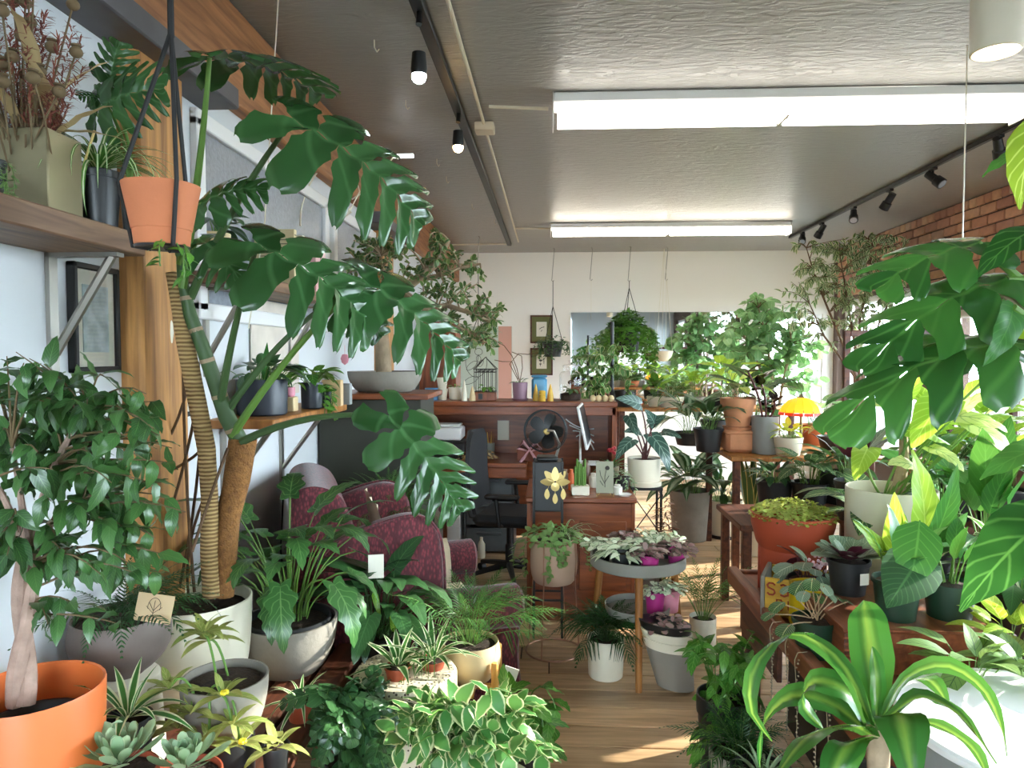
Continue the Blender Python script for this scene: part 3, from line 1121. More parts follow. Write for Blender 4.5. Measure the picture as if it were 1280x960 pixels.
for k in range(2):
    struct('window_pane', MB().box((x0 + (x1 - x0) * (k + .5) / 2, WB + .06, (z0 + z1) / 2), ((x1 - x0) / 2 - .06, .006, z1 - z0 - .12)), M['pane'], o)
mb = MB()
x0, x1, z0, z1 = WIN_F
yf = WF - .1
mb.box(((WL - .2 + x0) / 2, yf, CZ / 2), (x0 - WL + .2, .2, CZ + .2)).box(((WR + .3 + x1) / 2, yf, CZ / 2), (WR + .3 - x1, .2, CZ + .2))
mb.box(((x0 + x1) / 2, yf, z0 / 2), (x1 - x0, .2, z0)).box(((x0 + x1) / 2, yf, (z1 + CZ + .1) / 2), (x1 - x0, .2, CZ + .1 - z1))
struct('wall_front', mb, M['wall'])
# right brick wall with three openings and one added behind the camera for light
mb = MB()
ys = sorted(WIN_R, key=lambda t: t[0])
cur = WF - .2
for (a, b_, z0, z1) in ys:
    mb.box((WR + .14, (cur + a) / 2, CZ / 2), (.28, a - cur, CZ + .2))
    mb.box((WR + .14, (a + b_) / 2, z0 / 2 - .05), (.28, b_ - a, z0 + .1)).box((WR + .14, (a + b_) / 2, (z1 + CZ + .1) / 2), (.28, b_ - a, CZ + .1 - z1))
    cur = b_
mb.box((WR + .14, (cur + WB + .2) / 2, CZ / 2), (.28, WB + .2 - cur, CZ + .2))
wr = struct('wall_right', mb, M['mortar'])
bl, bh = .205, .078
bmesh_b = [MB().box((0, 0, 0), (.03, bl, bh), b=.006).mesh('brick', M['brick']), MB().box((0, 0, 0), (.036, bl - .012, bh - .004), b=.009).mesh('brick', M['brick'])]
bhalf = MB().box((0, 0, 0), (.032, bl / 2 - .006, bh - .002), b=.007).mesh('brick', M['brick'])
z = CZ - bh / 2 - .004
row = 0
nb = 0
while z > .95:
    y = 4.62 + (row % 2) * (bl + .012) / 2
    soldier = row == 0
    while y < WB - .05:
        inwin = any(a - .02 < y + bl * .5 and y - bl * .5 < b_ + .02 and z0 - .03 < z + bh / 2 and z - bh / 2 < z1 + .03 for a, b_, z0, z1 in WIN_R)
        if not inwin and nb < 296 and (z > 1.95 or y > 6.7):
            obj('brick', bhalf if row == 0 else bmesh_b[rg.random() < .4], None, wr, (WR - .004 + rg.uniform(-.004, .004), y, z + rg.uniform(-.002, .002)))
            nb += 1
        y += (bl + .012) / (2 if row == 0 else 1)
    z -= bh + .011
    row += 1
# brick pattern continues (material) where it is never in view
# timber beam, posts and steel caps on the left wall
struct('trim_1', MB().box((-1.225, 3.4, 2.725), (.07, 11.5, .37), b=.012), M['beam'])
for i, (y0, y1) in enumerate(((2.0, 2.26), (4.95, 5.3))):
    struct('trim_%d' % (2 + i), MB().box((-1.225, (y0 + y1) / 2, 1.245), (.08, y1 - y0, 2.47), b=.012), M['postw'])
    struct('trim_%d' % (4 + i), MB().box((-1.195, (y0 + y1) / 2 - .02, 2.505), (.16, y1 - y0 + .55, .075), b=.006), M['cap'])
# transom windows, left wall
for i, (y0, y1, z0, z1) in enumerate(((2.45, 3.85, 1.75, 2.42), (4.0, 4.9, 1.75, 2.42))):
    w = MB()
    for (cy, cz, dy, dz) in (((y0 + y1) / 2, z1, y1 - y0 + .06, .06), ((y0 + y1) / 2, z0, y1 - y0 + .06, .06), (y0, (z0 + z1) / 2, .06, z1 - z0), (y1, (z0 + z1) / 2, .06, z1 - z0)):
        w.box((WL + .012, cy, cz), (.03, dy, dz), b=.005)
    o = struct('window_%d' % (i + 1), w, M['trim'])
    struct('window_pane', MB().box((WL + .004, (y0 + y1) / 2, (z0 + z1) / 2), (.006, y1 - y0 - .05, z1 - z0 - .05)), M['frost'], o)
# right windows: frame, mullions, panes
for i, (y0, y1, z0, z1) in enumerate(WIN_R):
    w = MB()
    X = WR + .12
    t_ = .07
    for (cy, cz, dy, dz) in (((y0 + y1) / 2, z1 - t_ / 2, y1 - y0, t_), ((y0 + y1) / 2, z0 + t_ / 2, y1 - y0, t_), (y0 + t_ / 2, (z0 + z1) / 2, t_, z1 - z0 - 2 * t_), (y1 - t_ / 2, (z0 + z1) / 2, t_, z1 - z0 - 2 * t_)):
        w.box((X, cy, cz), (.09, dy, dz), b=.006)
    nm = 2 if i < 2 else 3
    for k in range(1, nm):
        cy = y0 + (y1 - y0) * k / nm
        w.box((X, cy, (z0 + z1) / 2), (.06, .045, z1 - z0 - 2 * t_), b=.005)
    w.box((WR + .0, (y0 + y1) / 2, z0 - .02), (.26, y1 - y0 + .1, .04), b=.006)
    o = struct('window_%d' % (3 + i if i < 3 else 8), w, M['trim'])
    for k in range(nm):
        a, b_ = y0 + (y1 - y0) * k / nm + .02, y0 + (y1 - y0) * (k + 1) / nm - .02
        struct('window_pane', MB().box((X, (a + b_) / 2, (z0 + z1) / 2), (.006, b_ - a, z1 - z0 - .1)), M['pane'], o)
x0, x1, z0, z1 = WIN_F
w = MB()
for k in range(3):
    w.box((x0 + (x1 - x0) * k / 2, WF - .1, (z0 + z1) / 2), (.07, .1, z1 - z0), b=.006)
for cz in (z0 + .035, z1 - .035):
    w.box(((x0 + x1) / 2, WF - .1, cz), (x1 - x0, .09, .07), b=.006)
o = struct('window_7', w, M['trim'])
for k in range(2):
    struct('window_pane', MB().box((x0 + (x1 - x0) * (k + .5) / 2, WF - .1, (z0 + z1) / 2), ((x1 - x0) / 2 - .07, .006, z1 - z0 - .1)), M['pane'], o)
# window in the back wall corner is only its bright return: white pier beside the right window
struct('pavement', MB().box((2, 3, -.35), (60, 60, .1)), plain('pavement_concrete', '#3c3c3a', .8))
struct('baseboard_left', MB().box((WL + .008, 3.3, .06), (.016, 11.6, .12), b=.004), M['trim'])
struct('baseboard_back', MB().box((1.15, WB - .008, .06), (4.75, .016, .12), b=.004), M['trim'])

# ------------------------------------------------------------------ ceiling lamps
TUBE_E = plain('lit_tube', (1, .97, .92), .5, emit=(1.0, .95, .86), es=3.0)
TUBE_W = plain('lit_tube_warm', (1, .95, .85), .5, emit=(1.0, .92, .78), es=6)


def fluorescent(label, xl, xr, Y, zb, two):
    a, b_ = at(xl, 150, Y).x, at(xr, 150, Y).x
    t = thing('fluorescent_light', label, 'ceiling light', ((a + b_) / 2, Y, zb), R(.4), 'fluorescent strip lights')
    L = b_ - a
    hz = CZ - zb
    obj('housing', MB().box((0, 0, hz - .03), (L, .17, .05), b=.006).box((0, 0, hz * .45), (L - .04, .022, hz * .5)), M['white'], t)
    for s in (-1, 1):
        obj('end_cap', MB().box((s * (L / 2 + .003), 0, hz * .5), (.006, .185, hz * .95), b=.003), M['trim'], t)
        for e in (-1, 1):
            obj('tube', MB().tube([(s * .02, e * .052, .045), (s * (L / 2 - .02), e * .052, .045)], .033, 14), TUBE_E if two else TUBE_W, t)
    obj('clip', MB().box((0, 0, .022), (.012, .16, .006)).box((0, .07, .04), (.012, .006, .04)), M['chrome'], t)
    return t


fluorescent('nearer long fluorescent strip light, bright white, at the right of the ceiling', 692, 1276, 3.72, 2.76, True)
fluorescent('farther long fluorescent strip light hung before the back wall', 689, 988, 7.25, 2.79, False)

# track on the left with two lit bulbs
t = thing('track_light', 'long black ceiling track with two lit bulbs at left', 'track light', (-.5, 4.6, CZ))
obj('rail', MB().box((0, 0, -.02), (.05, 7.6, .035), b=.004), M['blackm'], t)
for k, (px, py, warm) in enumerate(((548, 104, False), (583, 190, True))):
    z = 2.62 if k == 0 else 2.68
    p = atz(px, py, z)
    p.x = -.5
    loc = (0, p.y - 4.6, z - CZ)
    h = obj('lamp_head', MB().tube([(loc[0], loc[1], -.03), (loc[0], loc[1] - .02, -.09)], .012, 8).lathe([(.010, .11), (.026, .105), (.031, .045), (.028, .025), (0, .035)], 16, 0, (loc[0], loc[1] - .02, loc[2])), M['blackm'], t)
    lm = plain('lit_bulb_warm' if warm else 'lit_bulb_cool', (1, .9, .7), .4, emit=(1, .62, .25) if warm else (.8, 1, .95), es=25 if warm else 40)
    obj('bulb', MB().ball((loc[0], loc[1] - .02, loc[2] + .02), .028, 14), lm, h)

# track on the right with black heads
t = thing('track_light', 'black ceiling track with six small black spot heads at right', 'track light', (2.62, 5.6, CZ))
obj('rail', MB().box((0, 0, -.022), (.035, 4.9, .03), b=.004), M['blackm'], t)
for k, (px, py) in enumerate(((1248, 182), (1166, 222), (1112, 249), (1067, 268), (1027, 287), (1003, 296))):
    p = atx(px, py, 2.62)
    loc = Vector((0, p.y - 5.6, p.z - CZ))
    d = Vector((.35 if k < 2 else -.2, -.5 if k % 2 else .4, -.55)).normalized()
    h = obj('spot_head', MB().box((0, loc.y, -.045), (.03, .07, .02), b=.003).tube([(0, loc.y, -.05), (0, loc.y, loc.z + .01)], .008, 8), M['blackm'], t)
    A = Vector((0, loc.y, loc.z)) - d * .05
    obj('lamp_can', MB().tube([A, A + d * .075, A + d * .08, A + d * .135, A + d * .136], [.026, .028, .036, .038, .03], 14), M['black'], h)
    obj('lens', MB().tube([A + d * .137, A + d * .1375], .029, 14), plain('lens_%d' % k, (.2, .2, .22), .1, emit=(.85, .95, 1), es=5 if k == 4 else .05), h)

# pendant cylinder top right
p = at(1245, 66, 2.2)
t = thing('pendant_lamp', 'white cylinder ceiling lamp glowing warm at the top right corner', 'lamp', p)
obj('lamp_body', MB().lathe([(.062, 0), (.068, .004), (.068, CZ - p.z), (.0, CZ - p.z)], 32), M['cream'], t)
obj('diffuser', MB().lathe([(0, .008), (.057, .006), (.06, .014), (0, .02)], 28), plain('lit_diffuser', (1, .9, .75), .4, emit=(1, .82, .55), es=5), t)

# conduits on the ceiling
def conduit(label, pts, r=.009, boxes=()):
    t = thing('conduit', label, 'pipe', pts[0])
    o = Vector(pts[0])
    obj('pipe', MB().tube([Vector(p) - o for p in pts], r, 8), M['cream'], t)
    for b_ in boxes:
        obj('junction_box', MB().box(Vector(b_) - o, (.11, .11, .05), b=.006), M['cream'], t)


cz = CZ - .02
conduit('white conduit pipe running along the ceiling beside the left track', [(-.385, 1.6, cz), (-.385, 4.05, cz), (-.385, 8.2, cz)], boxes=[(-.385, 4.1, cz - .01)])
conduit('short white conduit from junction box to the nearer strip light', [(-.33, 3.74, cz - .012), (-.02, 3.74, cz - .03)])
conduit('short white conduit feeding the farther strip light', [(-.37, 7.27, cz - .012), (-.0, 7.27, cz - .02)])
conduit('grey conduit bending across the ceiling at the far end of left track', [(-.53, 8.3, cz - .01), (-1.0, 8.3, cz - .01), (-1.17, 8.28, cz - .02), (-1.22, 8.2, cz - .1)])
for i, (px, py) in enumerate(((468, 65), (507, 137), (546, 208), (558, 229), (590, 262), (618, 281))):
    p = atz(px, py, CZ - .05)
    single('ceiling_hook', MB().tube([(0, 0, .05), (0, 0, .02), (.012, 0, .0), (.02, 0, .012)], .003, 6), M['cream'], ('first', 'second', 'third', 'fourth', 'fifth', 'farthest')[i] + ' small white ceiling hook left of the track, counted from the front', 'hook', p, group='ceiling hooks left of the track')


# ------------------------------------------------------------------ hero leaves placed by their base and tip
def hero(root, tpl, mats, b, t, up, name='leaf', wscale=1.0, label=None):
    V = tpl[0]
    mid = V[np.abs(tpl[2][:, 0] - .5) < .03]
    mi = mid[np.argmax(mid[:, 1] - mid[:, 2] * .2)]
    ch = math.hypot(mi[1], mi[2])
    p, q = Vector(b) - root.location, Vector(t) - root.location
    s = (q - p).length / ch
    Mx = frame(p, q - p, up, (s * wscale, s, s)) @ Matrix.Rotation(-math.atan2(mi[2], mi[1]), 4, 'X')
    return put(name, tmesh(name, tpl, mats), root, Mx, label)


def loc(root, px, py, Y):
    return at(px, py, Y) - root.location


# ------------------------------------------------------------------ LEFT WALL: upper shelf and what stands on it
def shelf(label, x0, x1, y0, y1, ztop, th, brackets, mat):
    t = thing('wall_shelf', label, 'shelf', ((x0 + x1) / 2, (y0 + y1) / 2, ztop))
    obj('board', MB().box((0, 0, -th / 2), (x1 - x0, y1 - y0, th), b=.004), mat, t)
    w = x1 - x0
    for yb in brackets:
        yy = yb - (y0 + y1) / 2
        m_ = MB().box((-w / 2 + .006, yy, -th - .16), (.012, .03, .32)).box((-.01, yy, -th - .005), (w * .86, .03, .01))
        m_.tube([(-w / 2 + .012, yy, -th - .25), (w * .28, yy, -th - .008)], .011, 6)
        obj('bracket', m_, M['chrome'], t)
    return t


ZS1 = 1.90
shelf('rough wooden wall shelf at top left carrying a brass vase', WL, -1.04, 1.1, 1.78, ZS1, .055, (1.24, 1.71), M['shelfw'])
v = thing('dried_flower_vase', 'square brass vase holding a tall bouquet of dried flowers on the shelf', 'vase', (-1.172, 1.563, ZS1))
mb = MB()
for (a, b_, c, d) in ((0, -.055, .15, .006), (0, .055, .15, .006), (-.072, 0, .006, .11), (.072, 0, .006, .11)):
    mb.box((a, b_, .094), (c, d, .188), b=.002)
mb.box((0, 0, .006), (.14, .1, .006))
obj('vase', mb, M['brass'], v)
rg = random.Random(11)
T_seed = leaf(1, .16, 'lance', 6, 1, 20, 0, lobes=3, lobe_d=.3)
for k in range(72):
    a = Vector((rg.uniform(-.04, .04), rg.uniform(-.03, .03), .05))
    top = Vector((rg.uniform(-.068, .13), rg.uniform(-.17, .05), rg.uniform(.24, .50)))
    pts = qcurve(a, top, .012, 5, (rg.uniform(-1, 1), 0, 0))
    kind = k % 3
    if kind == 0:      # plume of seeds
        n0 = 3
        obj('seed_plume', MB().tube(pts[:3], .002, 5), M['twig'], v)
        it = []
        for j in range(110):
            q = .35 + .65 * rg.random(); i = min(4, int(q * 5)); p = pts[i].lerp(pts[i + 1], q * 5 - i)
            d = Vector((rg.uniform(-1, 1), rg.uniform(-1, 1), rg.uniform(-.2, 1)))
            it.append((T_seed, frame(p, d, (0, 0, 1), .024)))
        obj('seed_plume', joined('seed_plume', it, [G['amaranth']]), None, v)
    elif kind == 1:    # poppy head
        m_ = MB().tube(pts, .0022, 5)
        m_.ball(pts[-1], .014, 10, sc=(1, 1, .9)).lathe([(.001, .010), (.010, .013), (.011, .016), (0, .015)], 10, 0, tuple(pts[-1]))
        obj('poppy_head', m_, M['twig'], v)
    else:
        d = (top - a).normalized()
        m_ = MB().tube(pts[:4], .0022, 5)
        obj('dry_stalk', m_, M['twig'], v)
T_dry = [leaf(.2, .028, 'lance', 8, 2, 70, 20, wave=.1, sd=4), leaf(.2, .022, 'lance', 8, 2, 30, 25, wave=.12, sd=5)]
for k, (dx, dy, dz, s) in enumerate(((.5, -.3, .5, 1), (.7, .2, .15, .8), (.2, -.5, .9, 1.1), (.4, .2, .8, 1), (.1, -.4, .9, 1.2), (.8, -.1, .6, .9), (.1, -.5, .6, 1), (.0, -.6, .6, .9))):
    put('dry_leaf', tmesh('dry_leaf', T_dry[k % 2], [G['dry']]), v, frame((rg.uniform(-.03, .05), rg.uniform(-.03, .03), rg.uniform(.17, .3)), (dx, dy, dz), (0, 0, 1), s))

single('cane_handle', MB().tube([(0, 0, 0), (0, 0, .2), (-.006, 0, .225), (-.022, 0, .24), (-.045, 0, .238), (-.06, 0, .225)], .006, 8), M['strap'],
       'black hooked cane standing behind the brass vase', 'cane', (-1.16, 1.65, ZS1))
T_sp = [leaf(.27, .017, 'grass', 9, 2, b, 14, b00=90, sd=i) for i, b in enumerate((95, 130, 160))]
pl = potted('spider_plant', 'white-striped spider plant in a black pot on the top left shelf', 124, 268, 215, 52, 1.70, 'nursery', M['nursery'], z=ZS1)
rosette(pl, T_sp, [G['spiderc']], 46, pl['_z'] + .02, 80, 15, .01, .55, .95, 2)
T_mon = [monstera(.45, .44, 7, 42, .5, .42, sd=1), monstera(.45, .42, 6, 55, .6, .40, sd=2), monstera(.45, .46, 7, 36, .45, .46, sd=3)]
pl = potted('monstera_plant', 'small monstera with two split leaves against the timber post, upper shelf', 165, 262, 240, 26, 1.745, 'cyl', M['nursery'], z=ZS1)
mm = [G['monstera']]
for (b, t, up, k) in (((118, 138, 1.74), (205, 110, 1.70), (.4, -.85, .2), 0), ((138, 118, 1.76), (150, 52, 1.72), (.3, -.8, .3), 1), ((130, 125, 1.76), (98, 120, 1.7), (.2, -.8, .4), 2)):
    hero(pl, T_mon[k], mm, at(*b), at(*t), up)
    obj('stem', MB().tube(qcurve((0, 0, pl['_z']), loc(pl, *b), .02, 6, (1, 0, 0)), .004, 6), M['stem'], pl)
single('gold_stick', MB().tube([(0, 0, 0), (.035, .02, .14)], .003, 6), M['brassflat'], 'thin gilded stick leaning in front of the spider plant', 'stick', at(95, 236, 1.62))
T_tiny = [leaf(.012, .009, 'round', 3, 1, 20, 8)]
pl = potted('trailing_plant', 'tiny-leaved trailing plant at the far left edge of the upper shelf', -14, 235, 200, 40, 1.40, 'cyl', M['nursery'], z=ZS1)
vines(pl, [((.02, -.01 * k + .02, pl['_z'] + .01), (1, -.3 + .12 * k, .2)) for k in range(7)], T_tiny, [G['ivy']], M['stem'], 22, 5, (.05, .10), .012, r=.0008, wander=.02)

# hanging terracotta pot with black cords
YH = 1.35
p = at(203, 308, YH)
t = thing('hanging_pot', 'terracotta pot hung from black cords in front of the timber post', 'plant', p)
k = mpp(p)
hh = at(203, 232, YH).z - p.z
obj('pot', MB().lathe([(0, 0), (.048, 0), (.05, .003), (.053, .03), (.0545, .031), (.071, hh), (.067, hh), (.06, hh * .75), (0, hh * .72)], 32), M['terra'], t)
obj('saucer', MB().lathe([(0, -.004), (.049, -.004), (.051, 0), (.0, .0)], 28), M['black'], t)
obj('soil', MB().lathe([(.061, hh * .8), (0, hh * .82)], 20), SOIL, t)
knot = at(213, 0, YH) - p
for i, a in enumerate((200, 320, 80)):
    dx, dy = math.cos(R(a)), math.sin(R(a))
    pts = [(dx * .02, dy * .02, -.006), (dx * .051, dy * .051, -.003), (dx * .0735, dy * .0735, hh)] + [Vector((dx * .0735, dy * .0735, hh)).lerp(knot + Vector((0, 0, -.06)), q) for q in (.5, 1)]
    obj('cord', MB().tube(pts, .0045, 6), M['strap'], t)
obj('cord', MB().tube([knot + Vector((0, 0, -.07)), knot, knot + Vector((0, 0, CZ - p.z - knot.z - .002))], .006, 6), M['strap'], t)
T_lit = [leaf(.03, .016, 'ovate', 5, 1, 40, 10)]
vines(t, [((.03, -.055, .004), (.2, -1, .1)), ((.05, -.04, .0), (1, -.5, 0)), ((.055, -.02, .0), (1, 0, 0))], T_lit, [G['pothos']], M['stem'], 7, 3, (.05, .08), .02, s=(.7, 1.1))

# pictures on the left wall
def picture(label, y0, y1, z0, z1, X=WL, frame_m=None, art='abstract', face=1, cat='picture'):
    t = thing('picture_frame', label, cat, (X + .012 * face, (y0 + y1) / 2, (z0 + z1) / 2))
    w, h = y1 - y0, z1 - z0
    m_ = MB()
    for (a, b_, c, d) in ((0, h / 2 - .008, w, .016), (0, -h / 2 + .008, w, .016), (-w / 2 + .008, 0, .016, h), (w / 2 - .008, 0, .016, h)):
        m_.box((0, a, b_), (.024, c, d), b=.003)
    obj('frame', m_, frame_m or M['blackm'], t)
    obj('mat_board', MB().box((-.003 * face, 0, 0), (.008, w - .03, h - .03)), M['paper'], t)
    obj('print', MB().box((.002 * face, 0, 0), (.003, w * .55, h * .62)), plain('print_' + art, '#c6d3d6' if art == 'abstract' else '#d8d2bd', .5, var=.3, vscale=30), t)
    obj('glazing', MB().box((.0055 * face, 0, 0), (.002, w - .03, h - .03)), M['glass'], t)
    return t


picture('black framed picture hanging on the wall just left of the timber post', 1.77, 1.965, 1.545, 1.835)
picture('small dark framed print on the wall just right of the timber post', 2.29, 2.42, 1.385, 1.57, art='small')
p = at(200, 436, 2.16)
t = thing('hanging_ornament', 'smooth white ceramic drop hanging by string on the timber post', 'ornament', (p.x + .015, 2.16, p.z))
obj('drop', MB().lathe([(0, 0), (.018, .003), (.028, .02), (.032, .05), (.03, .08), (.022, .10), (.008, .108), (0, .109)], 20, 0, (0, 0, 0), None, .9, .5), M['ivory'], t)
obj('string', MB().tube([(0, 0, .105), (.004, 0, .19), (0, 0, .27)], .0013, 5), M['card'], t)
single('light_switch', MB().box((0, 0, 0), (.008, .06, .1), b=.002).box((.004, 0, 0), (.008, .02, .04), b=.002), M['trim'], 'white switch plate on the wall behind the monstera trunk', 'switch', (WL + .005, 2.5, 1.32))

# upper shelf with books
ZS2 = 1.88
shelf('weathered upper wall shelf under the transom window carrying folders and boxes', WL, -1.05, 2.36, 3.62, ZS2, .045, (2.5, 3.3), M['shelfw'])
for i, (x, y0, dy, h, w, col, lab, nm, lines) in enumerate((
        (-1.15, 2.92, .03, .235, .17, '#cdbb92', 'cream instruction box with printed lines leaning on the upper shelf', 'printed_box', 1),
        (-1.14, 2.98, .03, .22, .18, '#e4e0d6', 'white printed leaflet board beside the cream box on the upper shelf', 'leaflet_board', 1),
        (-1.15, 3.08, .035, .20, .17, '#d8d0c0', 'short pale folder standing behind the white leaflet board', 'folder', 0),
        (-1.15, 3.19, .06, .2, .18, '#d7a7a6', 'pale pink magazine box on the upper shelf', 'magazine_box', 2),
        (-1.15, 3.27, .06, .2, .18, '#e0b9b6', 'second pink magazine box, farther along the upper shelf', 'magazine_box', 2))):
    t = thing(nm, lab, 'box', (x, y0, ZS2))
    obj('body', MB().box((0, 0, h / 2), (w, dy, h), b=.002), plain('board_%d' % i, col, .7), t)
    if lines == 1:
        m_ = MB()
        for j in range(6):
            m_.box((0, -dy / 2 - .0005, h * (.88 - .07 * j)), (w * (.35 if j == 0 else .7), .001, .003))
            m_.box((w / 2 + .0005, 0, h * (.9 - .11 * j)), (.001, dy * .6, .004))
        obj('lettering', m_, M['ink'], t, kind='stuff')
pl = potted('philodendron_plant', 'dark leafy plant in a beige pot on the upper shelf behind the monstera', 268, 332, 292, 40, 2.55, 'cyl', M['warmcream'], z=ZS2)
T_oval = [leaf(.13, .06, 'ovate', 7, 2, 40, 12, pet=.10, a0=5, a1=40 + 15 * i, sd=i) for i in range(3)]
clump(pl, T_oval, [G['peace'], M['stem']], 12, pl['_z'], .02, 22, .6, 1, 4)
single('gooseneck_wire', MB().tube(qcurve((0, 0, 0), (.0, .3, .35), -.03, 8, (1, 0, 0)), .0045, 6), M['ivory'], 'white cable looping up from the transom to the beam', 'cable', (WL + .035, 3.4, 2.22))
p = at(430, 268, 3.35)
t = thing('wall_lamp', 'small white tube lamp clipped under the timber beam', 'lamp', p)
obj('lamp_tube', MB().tube([(-.03, 0, -.02), (.03, 0, .02)], .014, 10), M['ivory'], t)
obj('cord', MB().tube([(.03, 0, .02), (.06, .06, .12), (.03, .1, .2)], .003, 6), M['ivory'], t)
p = at(502, 195, 4.2)
t = thing('wall_lamp', 'small glowing white tube lamp held out from the beam on a wire', 'lamp', p)
obj('lamp_tube', MB().tube([(-.045, 0, 0), (.07, 0, 0)], .012, 10), plain('lit_small_tube', (1, 1, 1), .5, emit=(.95, .97, 1), es=3), t)
obj('cord', MB().tube([(-.045, 0, 0), (-.1, 0, -.07), (-.18, 0, -.18), (-.3, 0, -.25)], .004, 6), M['ivory'], t)
single('hanging_wire', MB().tube([at(350, 0, 2.3) - at(330, 330, 2.3), Vector((0, 0, 0)), Vector((-.06, 0, -.35))], .0022, 5), M['ivory'], 'thin white wire hanging down in front of the transom window', 'wire', at(330, 200, 2.3) + Vector((0, 0, -.2)))

# lower shelf with dark planters
ZS3 = 1.36
shelf('lower wooden wall shelf carrying dark planters beside the monstera', WL, -1.0, 2.5, 3.42, ZS3, .035, (2.62, 3.2), M['oak'])
pl = potted('pothos_plant', 'dark green pothos in a wide navy planter on the lower shelf', 328, 524, 474, 62, 2.72, 'cyl', M['navy'], taper=.97, z=ZS3)
T_po = [leaf(.075, .052, 'heart', 6, 2, 40, 10, pet=.07, pr=.0015, a0=5, a1=35 + 20 * i, sd=i) for i in range(3)]
clump(pl, T_po, [G['peace'], M['stem']], 34, pl['_z'], .075, 30, .7, 1.15, 5)
hero(pl, leaf(.16, .03, 'lance', 8, 2, 50, 10), [G['broad']], pl.location + Vector((.02, -.02, pl['_z'])), at(334, 428, 2.7), (.3, -.8, .3))
pl = potted('small_plant', 'tiny plant in a pink cup on a wooden block, lower shelf', 362, 498, 484, 14, 2.9, 'cyl', M['pink'], taper=.95, z=ZS3 + .06)
clump(pl, T_po, [G['pothos'], M['stem']], 12, pl['_z'], .012, 30, .4, .65, 6)
t = single('ribbed_block', MB().box((0, 0, .03), (.055, .055, .06), b=.004), M['warmcream'], 'small ribbed wooden block under the pink cup', 'block', (pl.location.x, pl.location.y, ZS3))
pl = potted('pothos_plant', 'trailing light pothos in a glossy dark pot, second planter on the lower shelf', 390, 513, 478, 27, 3.05, 'cyl', M['navy'], taper=.95, z=ZS3)
clump(pl, T_po, [G['pothos'], M['stem']], 30, pl['_z'], .04, 35, .7, 1.2, 7)
vines(pl, [((.04, -.03, pl['_z']), (1, -.6, .3)), ((.045, 0, pl['_z']), (1, .1, .3)), ((.03, .03, pl['_z']), (1, .8, .3))], [leaf(.05, .036, 'heart', 5, 1, 30, 8)], [G['pothos']], M['stem'], 9, 8, (.14, .22), .05)
for i, (x, w, h, col, lab) in enumerate(((406, .05, .075, '#20242b', 'small black card holder on the lower shelf'), (416, .09, .12, '#d9b98c', 'kraft gift box on the lower shelf behind the card holder'),
                                         (430, .07, .10, '#8f918f', 'grey patterned box at the far end of the lower shelf'))):
    p = at(x, 506, 3.12 + .1 * i)
    single('shelf_box', MB().box((0, 0, h / 2), (w, .04, h), b=.003), plain('boxcol_%d' % i, col, .6, var=.1), lab, 'box', (p.x, p.y, ZS3))
p = at(431, 448, 3.2)
single('heart_tag', MB().lathe([(0, -.03), (.014, -.02), (.02, 0), (.012, .018), (0, .02)], 14, 0, (0, 0, 0), None, 1, .25).tube([(0, 0, .018), (.0, 0, .06)], .001, 5), M['pink'], 'pink heart-shaped tag hanging near the jade tree pot', 'tag', p)
single('wall_cable', MB().tube([(0, 0, 0), (0, .02, -.3), (0, -.03, -.6), (0, .03, -.85)], .004, 6), M['strap'], 'black cable hanging down the wall below the lower shelf', 'cable', (WL + .007, 3.2, 1.3))
single('wall_banner', MB().box((0, 0, 0), (.008, .55, .42), b=.002), plain('pale_banner', '#d9cdbf', .8, var=.2, vscale=5), 'pale hanging cloth on the wall between the two shelves', 'banner', (WL + .008, 3.15, 1.62))

# ------------------------------------------------------------------ LEFT: slatted bench and its big pots
ZB = .53
t = thing('slatted_bench', 'dark brown slatted bench carrying the big pots along the left wall', 'bench', (-.97, 1.75, 0))
for k in range(5):
    obj('slat', MB().box((-.225 + .115 * k, 0, ZB - .02), (.10, 1.60, .04), b=.006), M['benchd'], t)
for yy in (-.75, .0, .75):
    obj('cross_rail', MB().box((0, yy, ZB - .065), (.54, .06, .05), b=.004), M['benchd'], t)
    for s in (-1, 1):
        obj('leg', MB().box((s * .23, yy, (ZB - .09) / 2), (.05, .05, ZB - .09), b=.004), M['benchd'], t)

# big monstera in the white pot
pw = potted('monstera_plant', 'huge monstera on a tall wrapped trunk in the large white pot', 249, 860, 748, 128, 2.1, 'tub', M['ivory'], taper=.72, z=ZB, sf=1.0)
mm = [G['monstera'], M['stem']]
trunk = [loc(pw, *q) for q in ((266, 745, 2.1), (262, 690, 2.1), (262, 620, 2.09), (258, 560, 2.08), (244, 490, 2.08), (232, 430, 2.07), (222, 370, 2.06), (214, 340, 2.05))]


def wrapmat():
    m, t, b, o = nt('rope_wrap')
    uv = t.nodes.new('ShaderNodeTexCoord'); sp = t.nodes.new('ShaderNodeSeparateXYZ'); t.links.new(uv.outputs['Object'], sp.inputs[0])
    w = t.nodes.new('ShaderNodeTexWave'); w.bands_direction = 'Z'; w.inputs['Scale'].default_value = 26; w.inputs['Distortion'].default_value = 1.5
    t.links.new(uv.outputs['Object'], w.inputs['Vector'])
    rp = t.nodes.new('ShaderNodeValToRGB'); rp.color_ramp.elements[0].color = rgba(hexc('#7d5f38')); rp.color_ramp.elements[1].color = rgba(hexc('#c9ab74'))
    t.links.new(w.outputs['Fac'], rp.inputs['Fac']); setcol(t, b, rp.outputs['Color'])
    b.inputs['Roughness'].default_value = .85
    bp = t.nodes.new('ShaderNodeBump'); bp.inputs['Strength'].default_value = .7; bp.inputs['Distance'].default_value = .006
    t.links.new(w.outputs['Fac'], bp.inputs['Height']); t.links.new(bp.outputs['Normal'], b.inputs['Normal'])
    return m


